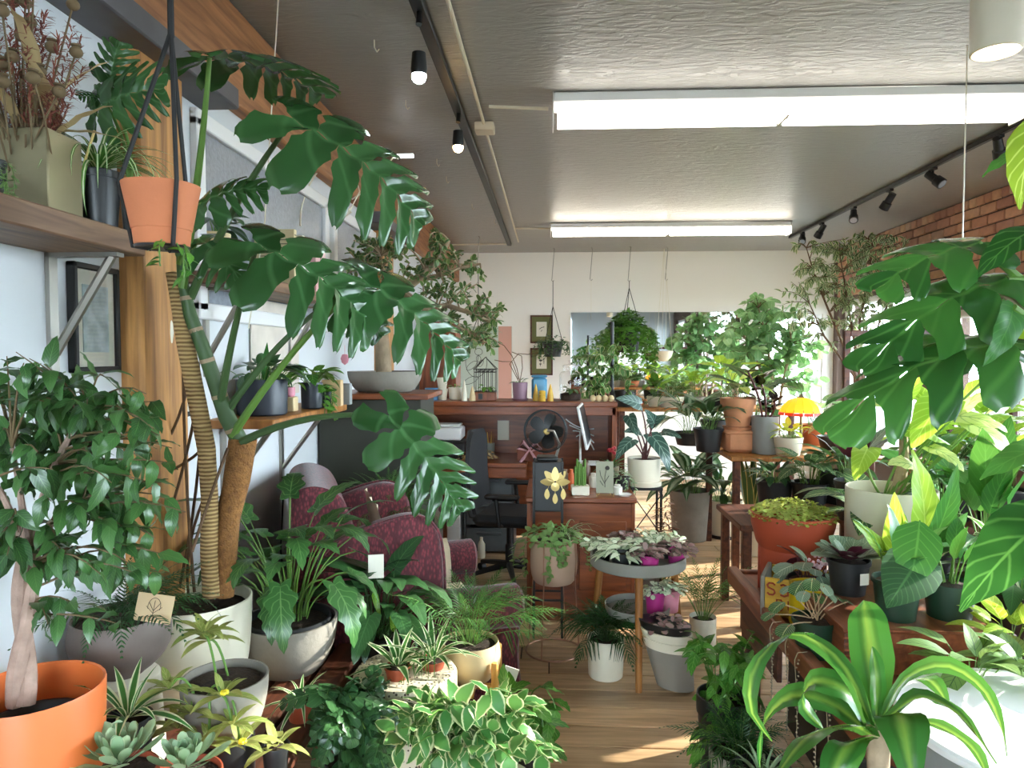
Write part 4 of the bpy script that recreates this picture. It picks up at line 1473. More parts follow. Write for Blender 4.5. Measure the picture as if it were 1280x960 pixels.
M['wrap'] = wrapmat()
M['coir'] = plain('coir', '#9a6a3a', .95, bump=1.0, bscale=160, var=.35, vscale=60)
M['bark_old'] = plain('old_trunk', '#7a5c3e', .9, bump=.6, bscale=40, var=.3, vscale=18)
obj('rope_wrapped_trunk', MB().tube(trunk, [.03, .027, .025, .026, .026, .025, .022, .016], 12), M['wrap'], pw, label='tan rope wrapped trunk')
g = [loc(pw, *q) for q in ((300, 552, 2.12), (283, 520, 2.10), (266, 470, 2.08), (252, 430, 2.06), (238, 395, 2.05), (228, 350, 2.04), (224, 300, 2.02))]
obj('green_trunk', MB().tube(g, [.026, .025, .022, .021, .019, .015, .010], 10), M['stemd'], pw)
for i in range(5):
    q = g[i].lerp(g[i + 1], .5)
    d = (g[i + 1] - g[i]).normalized()
    obj('node_ring', MB().tube([q - d * .006, q + d * .006], .0262 - .002 * i, 10), M['bark'], pw)
obj('coir_pole', MB().tube([loc(pw, 304, 548, 2.13), loc(pw, 296, 600, 2.13), loc(pw, 286, 650, 2.13), loc(pw, 280, 745, 2.12)], [.042, .04, .033, .03], 12), M['coir'], pw)
obj('old_trunk', MB().tube([loc(pw, 270, 745, 2.14), loc(pw, 280, 640, 2.15), loc(pw, 297, 570, 2.14)], [.024, .022, .024], 9), M['bark_old'], pw)
roots_ = MB()
rg = random.Random(5)
for (a, b_) in (((250, 480), (196, 690)), ((240, 420), (205, 560)), ((262, 545), (210, 590)), ((285, 560), (240, 690)), ((250, 560), (222, 745)), ((256, 620), (236, 748)), ((230, 330), (243, 740))):
    A, B = loc(pw, a[0], a[1], 2.09), loc(pw, b_[0], b_[1], 2.0 + rg.random() * .2)
    obj('aerial_root', MB().tube(qcurve(A, B, .03 * rg.uniform(-1, 1), 7, (1, 0, 0)), .0045, 6), M['barkd'], pw)
LV = [  # base, tip, normal, template, joint on the trunk, width scale
    ((262, 72, 1.78), (402, 118, 2.02), (-.25, -.35, .9), 2, (232, 330, 2.02), 1.0),
    ((366, 150, 1.86), (528, 282, 1.98), (.25, -.70, .68), 0, (238, 372, 2.05), .95),
    ((252, 255, 1.92), (334, 238, 1.92), (.1, -.75, .6), 1, (226, 330, 2.03), 1.05),
    ((322, 306, 1.85), (470, 412, 1.92), (.40, -.62, .68), 0, (276, 500, 2.08), 1.0),
    ((455, 352, 1.98), (576, 452, 2.04), (.22, -.60, .77), 2, (290, 545, 2.1), .85),
    ((487, 522, 1.98), (576, 640, 1.94), (.42, -.80, .40), 2, (302, 552, 2.1), .72),
    ((250, 300, 2.0), (300, 350, 1.95), (.2, -.7, .6), 1, (228, 360, 2.03), 1.1),
    ((420, 372, 2.06), (478, 420, 2.06), (.2, -.6, .77), 1, (280, 520, 2.1), 1.2),
]
for i, (b, t, up, k, j, ws) in enumerate(LV):
    hero(pw, T_mon[k], [G['monstera']], at(*b), at(*t), up, wscale=ws)
    A, B = loc(pw, *j), loc(pw, *b)
    obj('leaf_stalk', MB().tube(qcurve(A, B, .035 if i != 0 else .02, 8, (0, 0, 1) if i != 0 else (.3, 0, 0)), [.013 - .0009 * q for q in range(9)], 8), M['stemd' if i % 2 else 'stem'], pw)

# brown-grey round pot with fern-like plant, on an upturned white pot
single('upturned_pot', MB().lathe([(0, .236), (.085, .236), (.098, .226), (.11, 0), (.10, 0), (.09, .21), (0, .22)], 32), M['ivory'], 'white upturned pot under the round brown-grey pot', 'pot', (-1.125, 1.76, ZB))
pb = potted('fern_plant', 'feathery dark fern in the round brown-grey concrete pot', 146, 862, 768, 108, 1.76, 'round', M['brownstone'], taper=.55, z=ZB + .237)
pb.location.x = -1.118
T_fr = [frond_tpl(.26, .10, 16, b, .006, 14, 1, 20, .001, 15, sd=i) for i, b in enumerate((40, 70, 100))]
rosette(pb, T_fr, [G['ferndark'], M['stemd']], 34, pb['_z'], 70, 10, .02, .6, 1.05, 3, 'frond')
t = thing('plant_card', 'kraft card with a potted plant drawing on the rim of the brown-grey pot', 'card', at(189, 762, 1.64) + Vector((0, 0, -.03)))
obj('card', MB().box((0, 0, .032), (.092, .002, .066), M=Matrix.Rotation(R(-14), 4, 'X') @ Matrix.Rotation(R(6), 4, 'Y')), M['card'], t)
m_ = MB()
MT = Matrix.Rotation(R(-14), 4, 'X') @ Matrix.Rotation(R(6), 4, 'Y')
rot4 = lambda pts: [MT @ Vector((a, -.0022, b)) for a, b in pts]
for seg in ([(.0, .012), (.0, .05)], [(0, .02), (-.02, .035)], [(0, .02), (.02, .036)], [(0, .026), (-.015, .045)], [(0, .026), (.015, .046)],
            [(-.011, .012), (-.009, .003), (.009, .003), (.011, .012), (-.011, .012)], [(-.016 * math.cos(a), .036 + .02 * math.sin(a)) for a in [R(20 * i) for i in range(-1, 11)]]):
    m_.tube(rot4(seg), .0006, 4)
obj('plant_drawing', m_, M['ink'], t, kind='stuff')

# ficus with braided trunk in the orange planter
po = potted('ficus_tree', 'leafy weeping ficus with braided trunk in the bright orange planter', 25, 1010, 858, 158, 1.42, 'cyl', M['orange'], taper=.92, z=ZB, soil=False)
po.location.x = -1.095
obj('inner_pot', MB().lathe([(0, po['_h'] * .72), (.085, po['_h'] * .72), (.10, po['_h'] * .8), (.092, po['_h'] * .8), (.08, po['_h'] * .74), (0, po['_h'] * .74)], 24), M['nursery'], po)
zs = po['_h'] * .74
tp = []
for s in range(2):
    pts = []
    for i in range(13):
        q = i / 12
        a = q * 5.0 + s * PI
        c = loc(po, 26 + 8 * q, 880 - 190 * q, 1.42)
        pts.append((c.x + .011 * math.cos(a), c.y + .011 * math.sin(a), max(zs, c.z)))
    obj('braided_trunk', MB().tube(pts, [.019 - .006 * i / 12 for i in range(13)], 9), M['barkp'], po, label='pinkish tan braided trunk')
    tp += pts
for (a, b_) in (((36, 700, 1.42), (15, 560, 1.40)), ((36, 700, 1.42), (60, 600, 1.46)), ((40, 720, 1.42), (65, 650, 1.44)), ((34, 690, 1.42), (100, 640, 1.5)), ((30, 690, 1.42), (-10, 600, 1.36)), ((62, 600, 1.45), (110, 520, 1.5))):
    pts = qcurve(loc(po, *a), loc(po, *b_), .02, 6)
    obj('limb', MB().tube(pts, [.009 - .0008 * i for i in range(7)], 7), M['barkp'], po)
    tp += [tuple(x) for x in pts]
T_fi = [leaf(.062, .030, 'ovate', 6, 2, b, 14, sd=i, wave=.05) for i, b in enumerate((25, 50, 75))]
rg = random.Random(21)
tg = [tuple(loc(po, x, y, 1.42 + rg.uniform(-.12, .16))) for x, y in
      [(rg.uniform(-10, 70), rg.uniform(440, 560)) for _ in range(16)] + [(rg.uniform(60, 220), rg.uniform(490, 720)) for _ in range(52)] + [(rg.uniform(-10, 120), rg.uniform(540, 720)) for _ in range(22)] +
      [(20, 440), (55, 455), (95, 480), (130, 470), (160, 500), (215, 560), (232, 640), (150, 780), (100, 760), (60, 780)]]
tg = [(max(a, -.13), b, c) for a, b, c in tg]
twigs(po, tp, tg, T_fi, [G['ficus']], M['twig'], 6, 3, .003, .001, (.8, 1.25), .03, .75, .35, limit=300)

# wide grey pot with lobed philodendron
px_ = potted('lobed_philodendron', 'philodendron with deeply lobed drooping leaves in the wide grey pot', 362, 842, 772, 118, 2.33, 'bowl', M['concrete'], taper=.62, z=ZB)
obj('inner_pot', MB().lathe([(px_['_r'] * .9, px_['_h'] * .8), (px_['_r'] * .88, px_['_h'] * 1.04), (px_['_r'] * .84, px_['_h'] * 1.04), (px_['_r'] * .8, px_['_h'] * .85), (0, px_['_h'] * .85)], 28), M['nursery'], px_)
T_xa = [leaf(.20, .115, 'heart', 26, 3, b, 10, lobes=5, lobe_d=.42, pet=pt, pr=.003, a0=4, a1=a1, b0=a1 + 20, sd=i) for i, (b, pt, a1) in enumerate(((60, .30, 40), (80, .26, 75), (90, .34, 55), (50, .38, 25), (70, .30, 100)))]
clump(px_, T_xa, [G['xanadu'], M['stem']], 40, px_['_z'] + .02, .07, 14, .7, 1.12, 8)

# front-left small plants
pl = potted('inch_plant', 'olive leafed trailing plant with yellow flowers in the low grey-brown pot', 282, 905, 845, 104, 1.72, 'bowl', M['concrete'], taper=.6, z=ZB + .1)
T_tr = [leaf(.085, .027, 'lance', 7, 2, 55, 18, sd=i) for i in range(2)]
rg = random.Random(31)
sites = [((-.02, .0, 0), (254, 790)), ((0, .02, 0), (262, 800)), ((-.05, -.06, 0), (212, 860)), ((-.04, -.08, 0), (240, 890)), ((0, -.09, 0), (278, 870)), ((.03, -.09, 0), (290, 905)), ((.05, -.08, 0), (300, 930)), ((-.07, -.05, 0), (222, 910)), ((.01, -.1, 0), (262, 930))]
for i, (b, tpx) in enumerate(sites):
    top = loc(pl, tpx[0], tpx[1], 1.72 + b[1] - .02)
    base = Vector((b[0], b[1], pl['_z']))
    s_ = obj('stem', MB().tube(qcurve(base, top, .03, 6), .003, 6), M['stem'], pl)
    rosette(pl, T_tr, [G['tricolor']], 10, top.z, 75, 0, .004, .75, 1.15, 40 + i, c=(top.x, top.y))
    if i in (4, 6):
        fm = MB()
        for a in range(6):
            fm.ball((.006 * math.cos(a), .006 * math.sin(a), .004), .005, 6)
        obj('flower', fm, plain('yellow_flower_%d' % i, '#e8cf2a', .5), pl, top + Vector((.02, -.03, .02)))
single('pot_riser', MB().lathe([(0, 0), (.07, 0), (.07, .1), (0, .1)], 24), M['nursery'], 'black pot riser under the low grey-brown pot', 'riser', (pl.location.x, pl.location.y, ZB))
T_su = [leaf(.10, .036, 'spoon', 7, 2, -25, 16, sd=i) for i in range(2)]
for i, (x, y, Y, n, lab, s) in enumerate(((150, 935, 1.42, 34, 'larger pale green succulent rosette at the bottom left', 1.0), (232, 940, 1.46, 30, 'smaller pale green succulent rosette beside the larger one', .86))):
    p = at(x, y + 26, Y)
    t = thing('succulent_plant', lab, 'plant', (p.x, p.y, ZB))
    obj('pot', pot_mb(.075, .06, p.z - ZB, 'taper'), M['terrared'], t)
    t['_z'] = p.z - ZB
    obj('soil', MB().lathe([(.068, 0), (0, .004)], 16), SOIL, t, (0, 0, p.z - ZB - .012))
    rosette(t, T_su, [G['succulent']], n, t['_z'] + .012, 75, 8, .006, .62 * s, 1.0 * s, 50 + i, jit=5)
pl = potted('dracaena_plant', 'white-edged dracaena between the orange planter and the upturned pot', 160, 925, 895, 58, 1.56, 'taper', M['nursery'], z=ZB)
T_dr = [leaf(.20, .03, 'lance', 9, 2, b, 18, sd=i) for i, b in enumerate((35, 60, 85))]
rosette(pl, T_dr, [G['spider']], 16, pl['_z'] + .02, 82, 12, .008, .6, .95, 9)
pl = potted('spider_plant', 'small white-edged spider plant in a red clay pot on the bench edge', 364, 908, 874, 36, 2.0, 'taper', M['terrared'], z=ZB)
pl.location.x = -.73
T_s2 = [leaf(.15, .020, 'grass', 8, 2, b, 16, sd=i) for i, b in enumerate((60, 100, 130))]
rosette(pl, T_s2, [G['spider']], 17, pl['_z'], 78, 10, .006, .6, 1.0, 12)
pl = potted('inch_plant', 'short olive shooted plant at the front edge of the slatted bench', 345, 960, 930, 34, 1.72, 'taper', M['nursery'], z=ZB)
rosette(pl, T_tr, [G['tricolor']], 9, pl['_z'], 75, 5, .005, .8, 1.2, 13)


# ------------------------------------------------------------------ MIDDLE LEFT: armchair, panel, jade tree
ac = thing('armchair', 'burgundy upholstered wing armchair with a cream throw, half hidden by plants', 'armchair', (-.61, 3.08, 0), R(21))


def extr(poly, y0, y1, b=0):
    """polygon in X-Z extruded along Y"""
    return MB().prism([(x, z) for x, z in poly], y1 - y0, M=Matrix.Translation((0, y0, 0)) @ Matrix(((1, 0, 0, 0), (0, 0, 1, 0), (0, 1, 0, 0), (0, 0, 0, 1))))


def smooth_poly(pts, n=3):
    for _ in range(n):
        q = []
        for i in range(len(pts)):
            a, b_ = pts[i], pts[(i + 1) % len(pts)]
            q += [(a[0] * .75 + b_[0] * .25, a[1] * .75 + b_[1] * .25), (a[0] * .25 + b_[0] * .75, a[1] * .25 + b_[1] * .75)]
        pts = q
    return pts


def padded(poly, y0, y1, inset=.02):
    """upholstered slab: polygon with rounded rims"""
    cx = sum(p[0] for p in poly) / len(poly); cz_ = sum(p[1] for p in poly) / len(poly)
    mb = MB()
    k = len(poly)
    rings = [(y0, inset), (y0 + .008, inset * .4), (y0 + .022, 0), (y1 - .022, 0), (y1 - .008, inset * .4), (y1, inset)]
    vs = []
    for (yy, ins) in rings:
        for (x, z) in poly:
            d = math.hypot(x - cx, z - cz_)
            f = 1 - ins / max(d, .01)
            vs.append((cx + (x - cx) * f, yy, cz_ + (z - cz_) * f))
    fs = [tuple(range(k)), tuple((len(rings) - 1) * k + j for j in range(k - 1, -1, -1))]
    for i in range(len(rings) - 1):
        for j in range(k):
            q = (j + 1) % k
            fs.append((i * k + j, (i + 1) * k + j, (i + 1) * k + q, i * k + q))
    return mb.add(vs, fs)


VV = M['velvet']
back = smooth_poly([(-.46, .10), (-.50, .6), (-.53, 1.02), (-.50, 1.09), (-.40, 1.10), (-.30, 1.03), (-.24, .7), (-.22, .3), (-.22, .10)])
obj('backrest', padded(back, -.34, .34, .05), VV, ac)
for s in (-1, 1):
    y0, y1 = (-.40, -.315) if s < 0 else (.315, .40)
    wing = smooth_poly([(-.44, .14), (-.45, .80), (-.36, .90), (-.18, .965), (-.05, .985), (.03, .93), (.055, .80), (.055, .60), (.06, .14)])
    w_ = obj('wing', padded(wing, y0, y1, .02), VV, ac)
    edge = [(x, y0 if s < 0 else y1, z) for x, z in wing if z > .2 and x > -.40]
    edge.sort(key=lambda p: math.atan2(p[2] - .55, p[0] + .2))
    obj('piping', MB().tube(edge, .006, 6), M['velvet'], w_)
    a_ = MB()
    pts = [(-.30, s * .36, .56), (.0, s * .36, .575), (.36, s * .37, .575), (.375, s * .37, .575)]
    a_.tube(pts, [.07, .082, .088, .07], 16)
    arm = obj('arm', a_, VV, ac)
    panel = smooth_poly([(-.3, .10), (-.3, .55), (.36, .56), (.38, .5), (.365, .36), (.40, .12), (.38, .10)], 2)
    obj('arm_panel', padded(panel, y0 + .01, y1 - .01, .015), VV, arm)
obj('seat_base', MB().box((.06, 0, .235), (.62, .63, .25), b=.03), VV, ac)
obj('seat_cushion', MB().box((.09, 0, .405), (.58, .60, .13), b=.05), VV, ac)
M['throw'] = plain('cream_throw', '#dccdb0', .9, bump=.3, bscale=90, var=.12, vscale=14)
th_ = MB()
n = 14
vs = []
for i in range(n + 1):
    q = i / n
    if q < .45:
        x, z = -.19 + .0 * q + .10 * q / .45 * .6, .98 - .46 * q / .45
    else:
        x, z = -.13 + .52 * (q - .45) / .55, .49 - .0 * q - (.25 * max(0, (q - .88) / .12))
    for j in range(9):
        yy = -.26 + .055 * j
        vs.append((x + .012 * math.sin(j * 1.7 + i), yy, z + .008 * math.cos(j * 2.1 + i * .7) + .012))
fs = [(i * 9 + j, i * 9 + j + 1, (i + 1) * 9 + j + 1, (i + 1) * 9 + j) for i in range(n) for j in range(8)]
obj('throw', th_.add(vs, fs), M['throw'], ac)
prof_ = [(.255, .45), (.256, .57), (.285, .645), (.36, .678), (.435, .645), (.462, .575), (.463, .36)]
vs = [(-.12 + .05 * i, y + .004 * math.sin(i * 2.3), z + .004 * math.cos(i * 1.7)) for i in range(8) for y, z in prof_]
fs = [(i * 7 + j, i * 7 + j + 1, (i + 1) * 7 + j + 1, (i + 1) * 7 + j) for i in range(7) for j in range(6)]
obj('throw', MB().add(vs, fs), M['throw'], ac)
for (x, y) in ((-.36, -.3), (-.36, .3), (.33, -.3), (.33, .3)):
    obj('leg', MB().lathe([(0, 0), (.018, 0), (.028, .11), (0, .11)], 12, 0, (x, y, 0)), M['benchd'], ac)

single('price_card', MB().box((0, 0, 0), (.055, .004, .085), rz=R(15)), M['paper'], 'white card stuck among leaves in front of the armchair', 'card', at(470, 708, 2.48))

panel = single('counter_end_panel', MB().box((0, 0, .68), (.55, .42, 1.36), b=.004), M['olive'], 'dark olive counter end panel behind the armchair', 'counter', (-.965, 3.92, 0))
single('wooden_counter', MB().box((0, 0, 0), (.60, .5, .03), b=.005), M['desk'], 'reddish wooden top on the dark olive end panel', 'countertop', (-.945, 3.92, 1.376))
t = single('plant_stool', MB().box((0, 0, .56), (.26, .2, .03), b=.004).box((-.1, 0, .27), (.03, .15, .55)).box((.1, 0, .27), (.03, .15, .55)), M['benchd'], 'low dark stool behind the armchair under the feathery fern', 'stool', (-.82, 3.53, 0))
pl = potted('fern_plant', 'feathery green fern between the armchair and the dark olive panel', 468, 700, 640, 50, 3.53, 'cyl', M['nursery'], z=.575)
pl.location.x = -.82
T_af = [frond_tpl(.36, .16, 18, b, .006, 14, 1, 25, .0014, 10, tri=True, sd=i) for i, b in enumerate((40, 65, 90))]
rosette(pl, T_af, [G['fern'], M['stem']], 54, pl['_z'], 85, 15, .02, .7, 1.1, 6, 'frond')

# jade tree
pj = potted('jade_tree', 'old jade tree with thick bare trunk in a wide grey bowl', 480, 500, 464, 92, 3.92, 'bowl', M['concrete'], taper=.7, z=1.392)
pj.location.x = -.93
rg = random.Random(77)
J = lambda x, y, dy=0: loc(pj, x, y, 3.92 + dy)
limbs = [([(480, 470), (478, 430), (474, 400), (490, 372), (520, 350), (545, 330), (560, 300)], .045),
         ([(480, 455), (470, 420), (462, 380), (455, 340)], .022),
         ([(500, 362), (530, 385), (560, 382), (590, 392), (612, 402)], .022),
         ([(520, 350), (548, 345), (575, 335), (600, 330)], .018),
         ([(470, 410), (485, 390), (480, 350), (476, 320)], .014),
         ([(530, 385), (560, 400), (585, 415), (598, 430)], .010)]
tp = []
for pts, r in limbs:
    P = [J(x, y, rg.uniform(-.05, .05)) for x, y in pts]
    obj('limb', MB().tube(P, [r * (1 - .65 * i / (len(P) - 1)) for i in range(len(P))], 10), M['bark'], pj)
    tp += [tuple(p) for p in P]
    for a, b_ in zip(P, P[1:]):
        tp.append(tuple(a.lerp(b_, .5)))
T_ja = [leaf(.042, .022, 'round', 4, 1, 25, 14, sd=i) for i in range(2)]
tg = []
for (cx, cy, rx, ry, n) in ((455, 325, 32, 26, 26), (490, 335, 26, 40, 22), (470, 310, 40, 14, 10), (565, 345, 46, 32, 40), (590, 395, 45, 28, 34), (600, 425, 30, 16, 18), (548, 315, 20, 26, 12), (430, 390, 14, 30, 6), (545, 300, 10, 8, 5)):
    for _ in range(n):
        a, q = rg.uniform(0, 6.28), math.sqrt(rg.random())
        tg.append(tuple(J(cx + rx * q * math.cos(a), cy + ry * q * math.sin(a), rg.uniform(-.18, .18))))
tg = [(max(a, -.27), b_, c) for a, b_, c in tg]
twigs(pj, tp, tg, T_ja, [G['jade']], M['bark'], 9, 4, .006, .003, (.8, 1.2), .02, -.05, .45)

# ------------------------------------------------------------------ DESK with hutch
CT = 1.22
dk = thing('reception_desk', 'long reddish wooden desk with raised counter and open back, behind the office chair', 'desk', (-.32, 5.95, 0))
dx0, dx1 = -1.08, .85
def rel(x): return x + .32
obj('counter_top', MB().box(((dx0 + dx1) / 2, 0, CT - .02), (dx1 - dx0, .44, .04), b=.006), M['desk'], dk)
obj('counter_apron', MB().box(((dx0 + dx1) / 2, -.19, CT - .075), (dx1 - dx0 - .02, .02, .07), b=.003), M['desk'], dk)
obj('back_panel', MB().box(((dx0 + dx1) / 2, .20, .61), (dx1 - dx0 - .02, .03, CT - .045), b=.003), M['desk'], dk)
for x in (dx0 + .04, dx1 - .025):
    obj('side_panel', MB().box((x, 0, .59), (.04, .40, 1.17), b=.004), M['deskv'], dk)
obj('work_top', MB().box(((dx0 + dx1) / 2 - .35, -.14, .735), (dx1 - dx0 - .75, .62, .035), b=.005), M['desk'], dk)
obj('front_rail', MB().box(((dx0 + dx1) / 2 - .35, -.42, .675), (dx1 - dx0 - .75, .03, .085), b=.004), M['desk'], dk)
obj('leg_panel', MB().box((dx0 + .55, -.12, .36), (.03, .5, .71), b=.004), M['deskv'], dk)

tc = single('tall_cabinet', MB().box((0, 0, .95), (.34, .34, 1.90), b=.006).box((.0, -.172, .95), (.28, .006, 1.75), b=.002), M['deskv'], 'tall brown wooden cabinet in the back left corner behind the jade tree', 'cabinet', (-1.04, 6.6, 0))
for i, (dx, h, lab) in enumerate(((-.08, .10, 'larger white box on top of the tall brown cabinet'), (.09, .07, 'smaller white box on top of the tall brown cabinet'))):
    single('white_box', MB().box((0, 0, h / 2), (.15, .2, h), b=.004), M['white'], lab, 'box', (-1.04 + dx, 6.58, 1.90))

# counter things
def on_counter(px): 
    p = at(px, 500, 5.93)
    return (p.x, 5.93, CT)


single('blue_pot', MB().lathe([(0, 0), (.05, 0), (.06, .1), (.055, .1), (.05, .02), (0, .02)], 20), plain('blue_glaze', '#4f86b4', .4), 'blue ceramic pot at the left end of the counter', 'pot', on_counter(540))
t = thing('cup_stack', 'two stacked cream cups on the counter next to the blue pot', 'cup', on_counter(553))
for k in range(2):
    obj('cup', MB().lathe([(0, 0), (.034, 0), (.048, .095), (.044, .095), (.03, .01), (0, .01)], 20, 0, (0, 0, .093 * k)), M['ivory'], t)
pl = potted('small_plant', 'small cream pot with sprouting plant beside the cup stack', 569, 502, 484, 17, 5.93, 'cyl', M['ivory'], taper=.85, z=CT)
clump(pl, T_po, [G['pothos'], M['stem']], 7, pl['_z'], .015, 30, .35, .55, 3)
for i, (px, h, r, m, lab) in enumerate(((582, .17, .024, 'ivory', 'tall ivory cone candle left of the wire terrarium'), (592, .12, .026, 'warmcream', 'short ivory cone candle left of the wire terrarium'),
                                         (670, .14, .024, 'wax', 'tall yellow ribbed candle in front of the blue tin'), (688, .14, .026, 'wax', 'yellow cone candle to the right of the blue tin'))):
    M.setdefault('wax', plain('yellow_wax', '#e2b64a', .45))
    single('candle', MB().lathe([(0, 0), (r, 0), (r * .95, h * .3), (r * .55, h * .7), (.003, h), (0, h)], 14), M[m], lab, 'candle', (on_counter(px)[0], 5.84, CT))
single('candle', MB().lathe(sum([[(.026, .014 * k), (.030, .014 * k + .007)] for k in range(6)], [(0, 0)]) + [(.02, .088), (0, .088)], 16), M['wax'], 'squat ridged yellow candle before the blue tin', 'candle', (on_counter(678)[0], 5.80, CT))
for i, px in enumerate((740, 747, 755, 762)):
    single('candle', MB().ball((0, 0, .026), .027, 12), M['warmcream'], ('leftmost', 'second', 'third', 'rightmost')[i] + ' of the round cream candles at the right counter end', 'candle', (on_counter(px)[0], 5.80, CT), group='round cream candles')
single('blue_tin', MB().box((0, 0, .095), (.13, .09, .19), b=.02).box((0, 0, .2), (.135, .095, .02), b=.01).box((0, -.046, .08), (.08, .003, .08), b=.001), plain('blue_tin_paint', '#5a9cc0', .35, var=.2), 'light blue storage tin on the counter below the framed prints', 'tin', (on_counter(674)[0], 5.98, CT))

# wire terrarium
t = thing('wire_terrarium', 'black wire house-shaped terrarium with a small plant inside, on the counter', 'terrarium', on_counter(607))
obj('base', MB().box((0, 0, .035), (.19, .16, .07), b=.004), M['deskv'], t)
obj('emblem', MB().box((-.035, -.081, .035), (.035, .003, .045)), M['black'], t)
W_ = MB()
c4 = [(-.088, -.07), (.088, -.07), (.088, .07), (-.088, .07)]
wires = []
for (x, y) in c4:
    wires.append([(x, y, .07), (x, y, .26)])
    wires.append([(x * 1.08, y * 1.08, .26), (0, 0, .36)])
for zz in (.075, .26, .235):
    wires.append([(x, y, zz) for x, y in c4] + [(c4[0][0], c4[0][1], zz)])
for k in range(1, 5):
    x = -.088 + .176 * k / 5
    for y in (-.07, .07):
        wires.append([(x, y, .07), (x, y, .26)]); wires.append([(x - .018, y, .26), (x, y, .235), (x + .018, y, .26)])
for w_ in wires:
    W_.tube(w_, .003, 5)
obj('wire_frame', W_, M['blackm'], t)
clump(t, T_po, [G['pothos'], M['stem']], 12, .072, .03, 20, .6, .9, 4)

# lilac pot with curly twigs
pl = potted('curly_plant', 'lilac pot with long curly bare twigs on the counter', 650, 503, 478, 19, 5.9, 'cyl', M['lilac'], taper=.9, z=CT)
obj('saucer', MB().lathe([(0, 0), (.06, 0), (.072, .018), (0, .018)], 20), M['lilac'], pl)
for (pts) in ([(650, 478), (646, 460), (640, 445), (630, 432), (622, 428)], [(648, 476), (637, 455), (648, 442), (660, 443), (672, 441)], [(648, 474), (640, 452), (628, 452), (618, 450)], [(650, 476), (653, 460), (652, 445), (640, 440)]):
    obj('twig', MB().tube([loc(pl, x, y, 5.9) for x, y in pts], .0035, 6), M['barkd'], pl)
clump(pl, T_lit and [leaf(.05, .02, 'lance', 5, 1, 40, 10, pet=.03, sd=1)], [G['ficus'], M['stem']], 10, pl['_z'], .02, 40, .8, 1.2, 5)

# apothecary jar terrarium
t = thing('glass_jar', 'big clear apothecary jar planted as a terrarium on the counter', 'jar', on_counter(713))
obj('jar', MB().lathe([(0, .003), (.085, .003), (.092, .012), (.092, .21), (.08, .235), (.06, .245), (.06, .275), (.066, .28), (.066, .285)], 32), M['glass'], t)
obj('lid', MB().lathe([(.07, .287), (.055, .295), (.02, .30), (.012, .315), (.018, .33), (0, .338)], 24), M['glass'], t)
obj('soil', MB().lathe([(.084, .006), (.086, .055), (.05, .065), (0, .06)], 24), SOIL, t)
clump(t, T_po, [G['ficus'], M['stem']], 16, .06, .05, 25, .5, .9, 4)
obj('bark_chip', MB().ball((.01, 0, .15), .026, 8, sc=(1.3, .7, .8)), M['barkd'], t)

# hanging plants with hooks before the back wall
T_s = [leaf(.055, .040, 'heart', 5, 1, 35, 8, sd=i) for i in range(2)]
T_sm = [leaf(.05, .024, 'ovate', 5, 1, 40, 10, sd=i) for i in range(2)]


def hanging(label, x, yb, yt, w, Y, knot, mat, potm, tpl, n_v, per, ln, top_n, knob=None, cord=M['strap'], seed=1, rm='pothos', spread=1.0, pcord=.004, topz=.9):
    p = at(x, yb, Y)
    k = mpp(p)
    r = w * k / 2
    h = (yb - yt) * k
    t = thing('hanging_plant', label, 'plant', p)
    obj('pot', pot_mb(r, r * .75, h, 'taper'), potm, t)
    obj('soil', MB().lathe([(r * .9, h * .88), (0, h * .9)], 18), SOIL, t)
    kz = at(x, knot, Y).z - p.z
    for i in range(3):
        a = R(100 + 120 * i)
        obj('cord', MB().tube([(math.cos(a) * r, math.sin(a) * r, h), (0, 0, kz)], pcord, 5), cord, t)
    hk = CZ - p.z
    ring = at(x, 352 if Y > 8.4 else 335, Y).z - p.z
    obj('cord', MB().tube([(0, 0, kz), (0, 0, ring + .01)], pcord, 5), cord, t)
    obj('hook', MB().tube([(.012, 0, ring + .015), (0, 0, ring), (-.016, 0, ring + .015), (-.012, 0, ring + .04), (.014, 0, hk - .03), (.018, 0, hk - .012), (0, 0, hk - .002)], .0045, 6), M['chrome'], t)
    st = []
    for i in range(n_v):
        a = 2 * PI * i / n_v
        st.append(((math.cos(a) * r * .9, math.sin(a) * r * .9, h + .01), (math.cos(a) * spread, math.sin(a) * spread, .5)))
    vines(t, st, tpl, [mat], M['stem'], per, seed, ln, .06 * spread, s=(.8, 1.25), wander=.02)
    mound(t, tpl, [mat], top_n, (0, 0, h * .9), (r * 1.4, r * 1.4), r * topz, seed, .9, 1.3)
    return t


hanging('trailing plant in a small brick-red hanging pot near the jade tree', 598, 430, 416, 19, 7.9, 395, G['benj'], M['terrared'], T_sm, 10, 14, (.12, .30), 40, seed=3, spread=1.3)
hanging('dark leafy plant in a black hanging pot beside the framed prints', 691, 446, 428, 26, 8.85, 383, G['peace'], M['nursery'], T_sm, 16, 16, (.12, .32), 60, seed=4, spread=1.2)
hanging('bright green pothos bush in a hanging pot before the mirror', 786, 440, 412, 30, 8.75, 360, G['pothos'], M['nursery'], T_s, 52, 28, (.25, .68), 420, seed=5, spread=1.3, topz=1.9)
for i, (x, yl, lab) in enumerate(((739, 400, 'empty wire hook with a thin thread before the back wall, left of the hanging pothos'), (833, 432, 'wire hook with a thin thread before the back wall, right of the hanging pothos'))):
    p = at(x, 351, 8.8)
    t = thing('wall_hook', lab, 'hook', p)
    obj('hook', MB().tube([(.014, 0, .02), (0, 0, 0), (-.014, 0, .02), (.014, 0, CZ - p.z - .03), (0, 0, CZ - p.z - .002)], .0045, 6), M['chrome'], t)
    obj('thread', MB().tube([(0, 0, 0), (0, 0, at(x, yl, 8.8).z - p.z)], .0018, 4), M['ivory'], t)
p = at(829, 452, 8.8)
